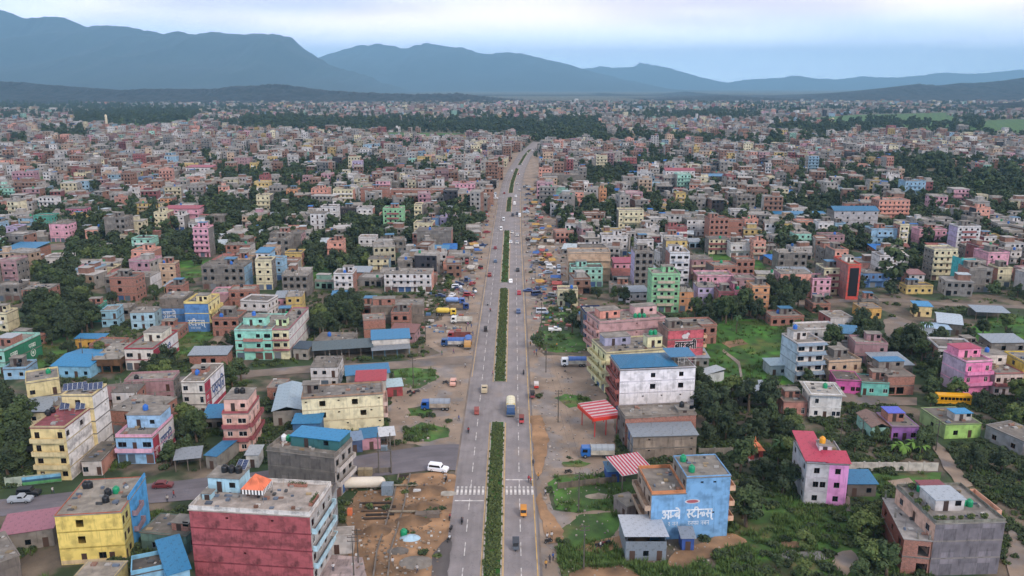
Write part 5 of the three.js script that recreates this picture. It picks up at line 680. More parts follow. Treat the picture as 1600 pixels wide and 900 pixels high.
for (const k in COL) if (k !== 'x') { const c = new THREE.Color(COL[k][0]), q = {}; c.getHSL(q); COL[k][0] = c.setHSL(q.h, q.s * 0.80, q.l * 0.93).getHex(); }
const RN = rng(77);
const kindOf = (c) => c === 'x' ? 'brick' : c === 'e' ? 'cement' : 'plaster';
let midCount = 0;
function mid(xl, xr, y, h, d, c, o = {}) {
  const n = Math.max(1, Math.round(h / 3.05)), W = (xr - xl) / scaleAt(y + h * scaleAt(y) * 0.9) , cols = clamp(Math.round(W / 3.1), 1, 7), R2 = rng(Math.round(xl * 31 + y * 17)), hole = c === 'x' || c === 'e' || o.open;
  const rowF = Array.from({ length: cols }, () => hole ? (R2() < 0.75 ? 'g' : '.') : (R2() < 0.8 ? 'w' : R2() < 0.5 ? 'd' : '.')).join(''), ground = Array.from({ length: cols }, () => R2() < 0.5 ? 's' : R2() < 0.5 ? 'd' : 'w').join('');
  const pat = Array.from({ length: Math.max(1, n - 1) }, () => rowF).join('/') + '/' + ground, sc = Math.max(1, Math.round(d / 3.4)), side = o.side ?? (R2() < 0.5 ? (R2() < 0.5 ? 'e' : 'x') : c), sp = R2() < 0.45 ? '' : 'w'.repeat(sc);
  const roofs = [], rs = R2(), spec = { t: [xl, y - (o.tilt ?? 0), xr, y], d, h, n, lod: 1, F: [COL[c][0], kindOf(c), o.blank ? '' : pat], R: [COL[side][0], kindOf(side), sp], L: [COL[side][0], kindOf(side), sp], B: [COL.e[0], 'cement', ''], para: 0.7, band: c === 'x' ? 0x9c948c : 0xbab2aa, roofHex: [0xb6b0aa, 0xa39d97, 0xc6c0ba, 0x928c88][Math.floor(R2() * 4)] };
  let top;
  if (o.sheet) { spec.sheet = o.sheet[0]; spec.sheetKind = o.sheet[2] ?? 'slope'; spec.rise = o.sheet[3] ?? 1.1; spec.para = 0; top = o.sheet[1] + ' sheet roof'; }
  else if (rs < 0.55) { const rc = R2() < 0.4 ? 'e' : R2() < 0.4 ? 'x' : c, rw = Math.min(W * 0.5, 4.5); spec.rooms = [[(R2() - 0.5) * W * 0.4, -d * 0.45, rw, Math.min(d * 0.4, 4), 2.3, COL[rc][0], kindOf(rc), R2() < 0.25 ? 0x3a74b4 : undefined]]; top = (rc === 'x' ? 'brick' : COL[rc][1]) + ' roof room'; }
  else if (rs < 0.75) { spec.roof = 'rods'; spec.para = 0; top = 'bare column stubs'; }
  else top = 'plain parapet';
  if (!hole && R2() < 0.55 && n > 1) { spec.bal = [['F', Array.from({ length: n - 1 }, (_, i) => i + 1), 1.0, R2() < 0.5 ? 1 : 0.6]]; const tr = R2() < 0.5 ? COL[c][0] : [0xe8e4e0, 0xa05a58, 0xc9b8a0][Math.floor(R2() * 3)]; spec.balHex = tr; top += ' and balconies'; }
  spec.label = o.label ?? `${WORD[n] ?? 'tall'} storey ${COL[c][1]} house${side !== c ? ' with ' + (side === 'x' ? 'brick' : COL[side][1]) + ' flank' : ''}${side !== c ? ' and ' : ' with '}${top}`;
  spec.grp = 'houses of the town';
  if (R2() < 0.4 && !o.sheet) spec.tanks = [[(R2() - 0.5) * 1.2, 0.2 + R2() * 0.6, 'kkgbk'[Math.floor(R2() * 5)]]];
  spec.short = `${COL[c][1]} ${WORD[n] ?? 'tall'} storey house`;
  Object.assign(spec, o.more ?? {}); midCount++;
  return house(spec);
}
const BL = [0x2f74be, 'blue'], GY = [0x98a2ac, 'grey'], RD = [0xa83a4c, 'red'];
const TABLE = [
  // opposite the lorry park and outwards, near rows first
  [1062, 1084, 456, 8, 8, 'o'], [1091, 1121, 449, 9, 9, 'l'], [1123, 1147, 458, 8.5, 8, 'k'], [1148, 1161, 456, 8.5, 8, 'm'], [1176, 1203, 449, 11, 9, 'o', { side: 'o' }],
  [1019, 1063, 430, 15, 10, 'g', { side: 'g', label: 'tall fresh green five storey house with flat facade' }], [992, 1022, 395, 17, 11, 'e', { label: 'tall lilac grey tower house with open balconies', side: 'l' }], [1047, 1078, 396, 16.5, 10, 'w', { label: 'tall house with bands of dark glass and a blue roof', more: { F: [0xd8d8dc, 'plaster', 'WWW/WWW/WWW/WWW/sss'] } }], [1041, 1074, 376, 15, 9, 'y', { label: 'lime yellow house with a green water tank on top' }],
  [888, 954, 396, 13, 10, 'T', { blank: 1, label: 'broad sand coloured building with a blank side wall' }], [892, 942, 420, 8.2, 9, 'n', { side: 'n', label: 'mint two storey house with white trim before the sand coloured wall' }], [940, 981, 370, 10, 9, 'w'], [960, 991, 412, 6, 9, 'p', { sheet: [0xa83c58, 'crimson'] }], [1044, 1074, 356, 9, 9, 'r', { blank: 1, label: 'house with a plain brick red end wall' }],
  [1090, 1146, 432, 8.2, 9, 'p', { label: 'long pink house with brick rooms on its roof' }], [1148, 1183, 437, 8, 9, 'q'], [1142, 1174, 381, 7.2, 8, 'w'], [1178, 1197, 378, 9.4, 8, 's'], [1108, 1140, 374, 8, 9, 'c'], [1112, 1136, 344, 10, 9, 'k'], [1137, 1161, 346, 10.5, 8, 'x', { open: 1 }], [967, 1006, 330, 13.5, 10, 'c', { label: 'cream four storey corner block with rows of dark windows' }], [860, 886, 320, 8, 9, 'w'], [1010, 1030, 356, 7, 8, 'w'], [1071, 1115, 333, 5, 8, 'b'],
  [1220, 1268, 428, 10, 9, 's', { side: 'q', label: 'peach three storey house with rose red bands' }], [1217, 1262, 395, 10, 9, 'e', { label: 'grey and rose house with bare upper floor' }], [1270, 1299, 437, 8, 9, 'p'], [1288, 1321, 421, 11, 10, 'c', { side: 'e' }], [1305, 1326, 392, 12, 12, 's', { label: 'terracotta house behind the black fronted one' }], [1350, 1391, 427, 6.4, 9, 'B', { side: 'b' }], [1375, 1414, 401, 11, 9, 'w', { side: 'w' }], [1421, 1445, 430, 5, 7, 'w', { sheet: [0x9a6a68, 'faded red'] }], [1460, 1497, 391, 14, 9, 'c', { side: 'e' }], [1515, 1552, 421, 10, 9, 'e', { label: 'unfinished grey house beside teal netting' }], [1560, 1582, 420, 8.4, 8, 'c'], [1497, 1533, 355, 14, 9, 'w', { side: 'l' }], [1538, 1558, 371, 8, 8, 'w', { side: 'r' }], [1437, 1480, 360, 9, 9, 'p'],
  [1304, 1373, 330, 14, 12, 'e', { side: 'e', sheet: [0x2a66a8, 'blue', 'gable', 2.2], label: 'large grey four storey block with a blue sheet roof', more: { F: [0xb5b0b4, 'plaster', '.w.w.w.w/w.w.w.w./w.w.w.w./w.w.w.w.'] } }], [1374, 1422, 314, 14, 12, 's', { label: 'large peach four storey house with a gabled parapet' }], [1212, 1298, 336, 5, 9, 'b', { sheet: BL, label: 'long pale blue hall with a blue sheet roof' }], [1226, 1244, 349, 7.4, 8, 'y'], [1246, 1275, 347, 8, 8, 's'], [1242, 1268, 365, 10, 8, 'n'], [1279, 1303, 348, 10.4, 8, 'w'], [1305, 1322, 350, 9, 7, 'b'], [1284, 1320, 369, 9, 8, 'q'], [1362, 1406, 359, 10.6, 9, 'b', { side: 'e' }], [1407, 1421, 352, 13.5, 8, 'c'], [1526, 1548, 326, 13, 8, 's', { side: 'd' }], [1476, 1510, 327, 5, 8, 'w'], [1415, 1447, 284, 13, 12, 'b', { side: 'b' }], [1385, 1406, 274, 9.5, 10, 'w'], [1317, 1338, 270, 8, 12, 'k', { blank: 1 }], [1152, 1181, 307, 10.5, 11, 'e'], [1040, 1086, 267, 13, 13, 'w', { side: 'w', sheet: [0xa04454, 'red', 'gable', 2] }], [1101, 1134, 276, 8, 14, 'e', { sheet: BL }], [1056, 1072, 303, 12, 9, 'y'], [937, 948, 296, 12, 9, 'o'], [890, 912, 300, 10.5, 9, 's'], [972, 995, 246, 12, 12, 'r'], [885, 905, 253, 12, 12, 'd'], [848, 906, 274, 9.5, 16, 'e', { blank: 1 }], [1011, 1032, 258, 8, 10, 's'],
  // behind the cream yellow house and outwards
  [600, 674, 428, 8, 11, 'w', { side: 's', label: 'large white house with pink ground floor and roof rooms' }], [521, 551, 429, 9, 9, 'w', { side: 'x' }], [440, 480, 431, 9, 10, 'e', { side: 'e' }], [575, 607, 405, 5.2, 8, 'c', { side: 'b' }], [636, 700, 391, 5, 8, 'e', { sheet: BL, label: 'long shed like house with a bright blue roof edge' }], [651, 705, 361, 10.6, 12, 'e', { blank: 1, label: 'big grey cement block with a red canopy on top' }], [511, 535, 378, 9.4, 8, 's', { side: 's', label: 'salmon pink three storey house standing among trees' }], [445, 471, 396, 7, 8, 'y'], [421, 470, 366, 10, 10, 'e', { side: 'q' }], [400, 421, 396, 11, 9, 'w', { sheet: BL, side: 'b' }], [560, 587, 372, 7, 8, 'w'], [598, 629, 327, 14.5, 11, 'g', { label: 'five storey house painted mint below and yellow above' }], [647, 659, 321, 12.5, 10, 'c', { side: 'e' }], [661, 690, 325, 9, 12, 'e', { blank: 1 }], [667, 685, 342, 7.4, 9, 'B', { blank: 1, side: 'B' }], [687, 712, 341, 7, 9, 'l'], [557, 582, 326, 10.6, 9, 'w'], [501, 526, 324, 12.5, 10, 'w', { side: 'w' }], [527, 556, 326, 9.5, 9, 'd', { label: 'dark glazed hall between two white houses' }], [486, 512, 296, 11.5, 10, 's', { side: 's', label: 'bright salmon four storey house with white window frames' }], [520, 551, 297, 12, 10, 'c', { side: 's' }], [447, 465, 297, 9, 9, 'o'], [405, 419, 275, 13, 9, 'r'], [550, 565, 253, 14.5, 10, 'l'], [652, 672, 246, 8.5, 12, 'y', { blank: 1 }], [706, 742, 288, 11, 14, 'p', { side: 'q' }], [563, 605, 296, 12, 14, 'x', { blank: 1 }], [610, 700, 298, 7, 12, 'x', { open: 1, label: 'long unfinished brick hall with open bays' }],
  [9, 27, 356, 9, 9, 'l', { side: 'e' }], [28, 51, 341, 8, 9, 'b'], [52, 80, 338, 10, 9, 't', { side: 't' }], [76, 106, 350, 10.5, 9, 'p', { side: 'p' }], [162, 195, 341, 13, 10, 'e', { side: 'e', label: 'bare four storey cement frame with brick infill' }], [102, 131, 326, 9.4, 9, 'm'], [132, 148, 326, 7, 8, 'b'], [240, 261, 333, 12, 10, 'c'], [262, 287, 338, 9, 9, 'w'], [255, 310, 327, 9, 10, 'p', { sheet: RD }], [301, 325, 357, 15, 8, 'p', { side: 'e', label: 'slim pink topped tower house' }], [250, 268, 310, 9, 9, 'o'], [208, 249, 318, 8, 9, 'y', { side: 'c' }], [205, 236, 374, 8, 9, 'n', { side: 'n' }], [205, 239, 393, 11.5, 9, 's', { side: 'x', label: 'terracotta four storey house with curved red balconies' }], [70, 105, 402, 4, 8, 'w'], [352, 391, 383, 6, 8, 'x', { side: 'w' }], [338, 368, 406, 8, 8, 'y'], [369, 391, 406, 8, 8, 'T'], [162, 234, 433, 7, 11, 'e', { side: 'w' }], [314, 381, 417, 10, 11, 'e', { side: 'b' }], [0, 25, 408, 10.6, 9, 'q', { side: 'e', label: 'rose fronted house with a raw grey flank' }], [121, 148, 419, 4.2, 8, 'p'], [149, 177, 420, 4.2, 8, 'c'], [0, 48, 392, 5, 18, 'x', { sheet: BL, label: 'long brick shed under a bright blue sheet roof' }], [207, 227, 242, 13, 12, 'r', { side: 'r' }], [231, 257, 236, 12, 12, 'w'], [115, 134, 271, 10, 10, 'c'], [0, 30, 294, 9, 12, 'n'], [216, 252, 278, 6.5, 10, 'B', { side: 't' }], [0, 11, 250, 17, 10, 's'], [365, 390, 246, 13, 10, 'q'], [390, 401, 255, 13, 10, 'y'], [352, 362, 300, 8, 9, 'w'], [400, 421, 306, 13, 9, 'c'], [290, 330, 262, 10, 16, 'w', { sheet: RD }],
];
for (const a of TABLE) mid(...a);
{ // the black glazed front in its red frame, and the teal netting
  const b = house({ t: [1326, 415, 1346, 415], d: 16, h: 14.5, n: 4, lod: 1, label: 'narrow house with a black glass front in a red frame', F: [0xd8402c, 'plaster', ''], L: [0xa86a66, 'plaster', ''], R: [0xb0766e, 'plaster', 'www'], para: 0.7, paraHex: 0xd8402c, roofHex: 0xc0a890, rooms: [[0, -6, 3.5, 4, 2.4, 0xe0d8cc]] }); paintArea(b.g, FF(b), -b.w * 0.36, 1.5, b.w * 0.36, b.h - 1, 0x0b0d14, 0.05, 'glass_front', 'plain');
  const p = G(1507, 449), g = group('scaffold_netting', p.x, 0, p.z); const q = new MB(), f = new MB(); q.quad([-3.2, 0.3, 0.1], [3.2, 0.3, 0.1], [3.2, 13, 0.1], [-3.2, 13, 0.1]).quad([-3.2, 0.3, -7], [-3.2, 0.3, 0.1], [-3.2, 13, 0.1], [-3.2, 13, -7]); for (const x of [-3.2, 0, 3.2]) f.bar([x, 0, 0], [x, 13.3, 0], 0.06, 4); for (let y = 2; y < 13; y += 2.5) f.bar([-3.2, y, 0], [3.2, y, 0], 0.05, 4); q.build('netting', surf('plaster', 0x34bcc4), g); f.build('scaffold_pole', flat(0x8d8478, 0.7), g); tag(g, 'bright teal scaffold netting against an unfinished grey house', 'netting'); claim(p.x, p.z - 3.5, 1, 0, 7, 7);
}
// wooded and planted places where no house stands
const GROVES = [                                                    // [outline, trees per 1000 m2, crown radius, species]
  [[80, 462, 125, 446, 152, 470, 150, 520, 112, 548, 60, 540, 36, 505], 26, 3.6, 'd'], [[-60, 640, 30, 640, 48, 680, 44, 745, 10, 752, -60, 752], 30, 3.4, 'd'], [[222, 580, 262, 572, 272, 606, 226, 616], 40, 3.0, 'd'], [[240, 720, 285, 660, 330, 656, 318, 705, 280, 725, 250, 738], 40, 2.6, 'm'], [[345, 590, 378, 572, 392, 590, 372, 612, 350, 612], 26, 2.8, 'm'], [[488, 505, 520, 478, 566, 482, 564, 520, 520, 532, 486, 530], 34, 3.2, 'd'], [[1092, 606, 1112, 604, 1150, 640, 1236, 640, 1240, 694, 1165, 700, 1092, 704], 30, 3.3, 'd'], [[1104, 484, 1180, 470, 1212, 478, 1240, 496, 1130, 506, 1102, 502], 34, 3.2, 'd'], [[1296, 540, 1345, 520, 1385, 530, 1475, 545, 1478, 575, 1436, 592, 1430, 560, 1345, 556, 1300, 590], 30, 3.0, 'd'], [[1432, 580, 1480, 570, 1506, 610, 1470, 640, 1440, 612], 24, 2.8, 'm'], [[1150, 722, 1225, 700, 1240, 770, 1190, 790, 1160, 840, 1150, 800], 26, 3.0, 'd'], [[1330, 690, 1460, 690, 1466, 718, 1335, 722], 26, 2.0, 'm'], [[1470, 692, 1600, 684, 1760, 740, 1620, 830, 1580, 800, 1520, 760], 8, 2.2, 'd'], [[1336, 806, 1398, 800, 1412, 850, 1436, 950, 1330, 950, 1330, 870], 26, 2.6, 'l'], [[1230, 690, 1262, 690, 1240, 712, 1222, 708], 18, 2.4, 'p'], [[1146, 850, 1230, 840, 1320, 850, 1310, 960, 1150, 960], 7, 1.8, 'l'], [[250, 378, 296, 370, 320, 390, 312, 420, 250, 414], 14, 3.2, 'd'], [[108, 384, 200, 398, 204, 420, 112, 415], 16, 3.0, 'm'], [[60, 415, 110, 412, 130, 445, 100, 460, 60, 448], 22, 3.2, 'd'], [[312, 318, 360, 312, 395, 332, 378, 350, 326, 346], 9, 3.8, 'd'], [[478, 392, 572, 396, 578, 416, 520, 430, 476, 424], 22, 3.2, 'd'], [[540, 352, 600, 348, 612, 400, 560, 398], 10, 3.2, 'm'], [[910, 276, 980, 268, 1000, 288, 955, 300, 915, 296], 6, 3.6, 'd'], [[1180, 470, 1216, 440, 1240, 440, 1262, 472, 1230, 490, 1190, 490], 26, 3.2, 'd'], [[1262, 376, 1284, 360, 1290, 392, 1270, 398], 16, 3.4, 'd'], [[1324, 372, 1372, 366, 1378, 392, 1330, 392], 16, 3.6, 'd'], [[1560, 620, 1640, 620, 1640, 690, 1570, 680], 22, 3.0, 'd'], [[1410, 400, 1430, 385, 1455, 400, 1450, 425, 1418, 425], 18, 3.2, 'm'], [[400, 540, 430, 560, 470, 566, 440, 574, 396, 570], 0, 2, 'm'], [[625, 470, 700, 440, 716, 450, 660, 500], 5, 1.8, 'm'], [[700, 380, 726, 345, 740, 350, 716, 400], 5, 1.8, 'm'], [[-60, 306, 20, 308, 30, 326, -60, 335], 7, 3.2, 'd'],
].map(([px, n, r, sp]) => ({ pts: outline(px, 0.5, 9), n, r, sp }));
const BELTS = [[[340, 194, 420, 185, 560, 188, 700, 190, 800, 187, 935, 188, 945, 222, 870, 228, 800, 214, 640, 206, 480, 206, 380, 204, 340, 200], 2.2], [[930, 214, 1060, 216, 1200, 224, 1300, 214, 1300, 224, 1180, 236, 1050, 228, 940, 226], 2.2], [[1180, 204, 1280, 198, 1345, 190, 1400, 190, 1535, 196, 1530, 206, 1360, 208, 1240, 212], 2.6], [[-100, 166, 40, 156, 160, 164, 420, 168, 420, 174, 200, 174, -100, 170], 0.4], [[110, 180, 190, 172, 310, 172, 310, 188, 240, 200, 120, 196], 1.8], [[835, 240, 846, 236, 848, 262, 840, 264], 2], [[0, 226, 30, 212, 40, 230, 10, 240], 3], [[1000, 176, 1180, 172, 1190, 186, 1010, 190], 0.9], [[1340, 250, 1480, 260, 1520, 280, 1600, 276, 1600, 296, 1480, 300, 1420, 282], 2.2], [[1480, 296, 1600, 300, 1600, 330, 1500, 320], 2.2], [[1380, 440, 1420, 432, 1418, 448, 1390, 452], 3], [[60, 210, 140, 204, 150, 222, 80, 226], 2]].map(([px, n]) => ({ pts: outline(px, 3, 12), n }));
const isField = (x, z) => patches.some((p) => (p.name === 'field' || p.name === 'river_bed' || p.name === 'verge' || p.name === 'lane' || p.name === 'building_site' || p.name === 'yard') && inside(p.pts, x, z));
const inGrove = (x, z) => GROVES.some((p) => inside(p.pts, x, z)) || BELTS.some((p) => inside(p.pts, x, z));
function fits(x, z, m) { return free(x, z, m) && offRoad(x, z, m) && !isField(x, z) && !inGrove(x, z); }
{ // infill
  const keys = 'eeeeeexxxxxxqwwwwccpsbyTe';
  const run = (count, y0, y1, pow, floors, ok) => { for (let k = 0, made = 0; k < 9000 && made < count; k++) {
    const py = mix(y0, y1, Math.pow(RN(), pow)), px = -30 + RN() * 1660, p = G(px, py);
    if (!ok(px, py)) continue;
    const w = 6 + RN() * 7, d = 6 + RN() * 5, h = 3.2 * (1 + Math.floor(RN() * floors));
    if (!fits(p.x, p.z - d / 2, Math.max(w, d) * 0.54)) continue;
    midAt(p.x, p.z, w, d, h, keys[Math.floor(RN() * keys.length)], (RN() - 0.5) * 18); made++;
  } };
  run(62, 336, 480, 0.8, 3.4, () => true);
  run(46, 470, 735, 1.0, 1.7, (x, y) => x < 640 || (x > 1090 && y < 640 && RN() < 0.4));
}
function midAt(x, z, w, d, h, c, yaw) {                                // the same house, placed in metres
  const q = (X, Y, Z) => { const dx = X, dy = Y - EYE, dz = Z, f = -(dz * CP) - dy * SP, u = dy * CP - dz * SP; return [800 + FOCAL * dx / f, 450 - FOCAL * u / f]; };
  const cy = Math.cos(yaw * Math.PI / 180), sy = Math.sin(yaw * Math.PI / 180), a = q(x - w / 2 * cy, h, z + w / 2 * sy), b = q(x + w / 2 * cy, h, z - w / 2 * sy);
  const R3 = RN(), sheet = h < 4 && R3 < 0.45 ? [[0x2f74be, 'blue'], [0x98a2ac, 'grey'], [0x8a5a54, 'rust'], [0x98a2ac, 'grey']][Math.floor(RN() * 4)] : undefined;
  return mid(a[0], b[0], b[1], h, d, c, { tilt: b[1] - a[1], sheet });
}
// ---------------------------------------------------------------- the rest of the town, too far and too many to tell apart
{
  const b = new MB(true), gl = new MB(), r = rng(4242), V = (h) => { const c = lin(h); return [c.r, c.g, c.b]; }, PAL = 'eeeeeeeeexxxxxxxxxqqwwwwwcccpsbyTTrsdenwe'.split('').map((k) => { if (k === 'x') return [0.30, 0.17, 0.125]; const v = V(COL[k][0]), m = (v[0] + v[1] + v[2]) / 3; return v.map((c) => mix(c, m, 0.22)); }), CE2 = V(0xa8a29c), BR2 = [0.28, 0.15, 0.11], SH = [V(0x2f74be), V(0x98a2ac), V(0x9a6058), V(0xb8c4cc)];
  const tone = (c, k) => [c[0] * k, c[1] * k, c[2] * k];
  let count = 0;
  const one = (x, z, w, d, h, detail) => {
    const base = tone(PAL[Math.floor(r() * PAL.length)], 0.6 + 0.5 * r()), side = r() < 0.45 ? base : r() < 0.6 ? tone(CE2, 0.75 + 0.4 * r()) : BR2, x0 = x - w / 2, x1 = x + w / 2, z0 = z - d;
    const turn = (r() - 0.5) * 0.5, ct = Math.cos(turn), st = Math.sin(turn), start = b.p.length, start2 = gl.p.length;
    b.col = base; b.box(x0, 0, z0, x1, h, z, 'f'); b.col = side; b.box(x0, 0, z0, x1, h, z, 'lrb');
    const sheet = h < 4 && r() < 0.4;
    if (sheet) { b.col = SH[Math.floor(r() * 4)]; b.quad([x0 - 0.4, h, z + 0.4], [x1 + 0.4, h, z + 0.4], [x1 + 0.4, h + 1, z0 - 0.4], [x0 - 0.4, h + 1, z0 - 0.4]); }
    else {
      b.col = tone([0.42, 0.40, 0.38], 0.7 + 0.5 * r()); b.box(x0 - 0.25, h, z0 - 0.25, x1 + 0.25, h + 0.2, z + 0.25, 'flrt');
      if (detail) {
        if (r() < 0.7) { b.col = r() < 0.5 ? base : CE2; b.box(x0, h + 0.2, z - 0.15, x1, h + 0.95, z, 'fbt'); b.box(x0, h + 0.2, z0, x0 + 0.15, h + 0.95, z - 0.15, 'lrt'); b.box(x1 - 0.15, h + 0.2, z0, x1, h + 0.95, z - 0.15, 'lrt'); b.box(x0, h + 0.2, z0, x1, h + 0.95, z0 + 0.15, 'ft'); }
        if (r() < 0.6) { const rw = w * (0.25 + 0.3 * r()), rxx = x0 + r() * (w - rw); b.col = r() < 0.35 ? BR2 : r() < 0.5 ? base : CE2; b.box(rxx, h + 0.2, z0 + d * 0.3, rxx + rw, h + 2.6, z0 + d * 0.75, 'flr'); b.col = r() < 0.25 ? SH[Math.floor(r() * 4)] : [0.42, 0.40, 0.38]; b.box(rxx - 0.2, h + 2.6, z0 + d * 0.28, rxx + rw + 0.2, h + 2.75, z0 + d * 0.77, 'flrt'); }
        if (r() < 0.3) { b.col = [[0.01, 0.01, 0.012], [0.03, 0.25, 0.12], [0.03, 0.13, 0.4]][Math.floor(r() * 3)]; const tx = x0 + 1 + r() * (w - 2), tz = z0 + 1 + r() * (d - 2); b.bar([tx, h + 0.2, tz], [tx, h + 1.6, tz], 0.6, 6); }
      }
    }
    const n = Math.max(1, Math.round(h / 3.1)), cols = Math.max(1, Math.round(w / (detail > 1 ? 3 : 3.6)));
    for (let s = 0; s < n; s++) { for (let i = 0; i < cols; i++) if (r() < 0.8) { const wx = x0 + w * (i + 0.5) / cols, ww = s === 0 && r() < 0.5 ? w / cols * 0.38 : 0.65, y0 = s * 3.1 + (ww > 0.7 ? 0.1 : 0.9); gl.quad([wx - ww, y0, z + 0.04], [wx + ww, y0, z + 0.04], [wx + ww, s * 3.1 + 2.3, z + 0.04], [wx - ww, s * 3.1 + 2.3, z + 0.04]); } if (detail) { const xs2 = x > 0 ? x0 - 0.04 : x1 + 0.04; for (let q = 0; q < Math.round(d / 4); q++) if (r() < 0.5) { const zz = z0 + d * (q + 0.5) / Math.round(d / 4), e = x > 0 ? -0.6 : 0.6; gl.quad([xs2, s * 3.1 + 0.95, zz + e], [xs2, s * 3.1 + 0.95, zz - e], [xs2, s * 3.1 + 2.2, zz - e], [xs2, s * 3.1 + 2.2, zz + e]); } } }
    if (detail && n > 1 && r() < 0.5) { b.col = r() < 0.5 ? base : tone(base, 0.7); for (let s = 1; s < n; s++) b.box(x0, s * 3.1 - 0.1, z + 0.05, x1, s * 3.1 + 0.75, z + 0.9, 'ftlr'); }
    for (const [q, s0] of [[b, start], [gl, start2]]) for (let i = s0; i < q.p.length; i += 3) { const dx = q.p[i] - x, dz = q.p[i + 2] - z + d / 2; q.p[i] = x + dx * ct + dz * st; q.p[i + 2] = z - d / 2 - dx * st + dz * ct; const nx = q.n[i], nz = q.n[i + 2]; q.n[i] = nx * ct + nz * st; q.n[i + 2] = -nx * st + nz * ct; }
    count++;
  };
  const bands = [[335, 520, 11.5, 0.9, 2], [520, 860, 13.2, 0.86, 2], [860, 1350, 12.6, 0.86, 1], [1350, 2300, 17, 0.66, 1], [2300, 4700, 34, 0.66, 0]];
  for (const [d0, d1, cell, prob, det] of bands) for (let z = -d0; z > -d1; z -= cell) { const half = -z * 0.68 + 30; for (let x = -half; x < half; x += cell) {
    if (r() > prob) continue;
    const X = x + (r() - 0.5) * cell * 0.7, Z = z + (r() - 0.5) * cell * 0.7, w = Math.min(cell * 0.92, 5.5 + r() * 9) * (cell > 30 ? 1.5 : r() < 0.06 ? 1.5 : 1), d = Math.min(cell * 0.92, 6.5 + r() * 6) * (cell > 30 ? 1.3 : 1), green = fbm(X / 170 + 7, Z / 170, 3, 5);
    if (d0 > 500 && green > 0.60 && r() < 0.75) continue;
    if (d1 > 1350 && X > 500 && green > 0.5 && r() < 0.6) continue;
    if (!fits(X, Z - d / 2, Math.max(w, d) * (d0 < 500 ? 0.5 : 0.45))) continue;
    const tall = fbm(X / 120, Z / 120, 2, 15), h = 3.1 * (d0 < 500 ? 1 + Math.floor(r() * 2.2) : 1 + Math.floor(Math.pow(r(), 1.1) * (2.3 + 2.4 * tall)) + (r() < 0.1 ? 2 : 0));
    one(X, Z, w, d, h, det); if (d0 < 860) claim(X, Z - d / 2, 1, 0, w * 0.9, d * 0.9);
  } }
  tag(b.build('distant_houses', surf('plaster', 0xffffff, { vertexColors: true })), 'closely packed flat roofed houses filling the distant town', 'houses', null, 'stuff');
  { const m = new THREE.Mesh(gl.geo(), GLASS), host = scene.children.at(-1); m.name = 'window_panes'; m.userData.kind = 'stuff'; host.add(shade(m)); }
  console.log('far houses', count, 'tris', b.p.length / 9, 'mid', midCount);
}
for (const [px, py, w, h, hex, label] of [[167, 197, 7, 24, 0xe8d8b8, 'slim pale monument tower rising from the park trees'], [802, 216, 5, 12, 0xd8c49a, 'pale water tower beside the belt of trees'], [1300, 196, 9, 16, 0xd8c4a4, 'pale block standing above the outskirts']]) {
  const p = G(px, py), g = group('tower', p.x, 0, p.z), m = mesh('tower_shaft', new THREE.LatheGeometry([[0, 0], [w * 0.6, 0], [w * 0.42, h * 0.1], [w * 0.34, h * 0.85], [w * 0.45, h * 0.88], [w * 0.45, h * 0.93], [w * 0.2, h], [0, h * 1.02]].map(([a, c]) => new THREE.Vector2(a, c)), 8), surf('plaster', hex), g); mesh('tower_cap', new THREE.CylinderGeometry(w * 0.12, w * 0.3, h * 0.08, 8), surf('plaster', hex), g).position.y = h * 1.03; tag(g, label, 'tower'); }
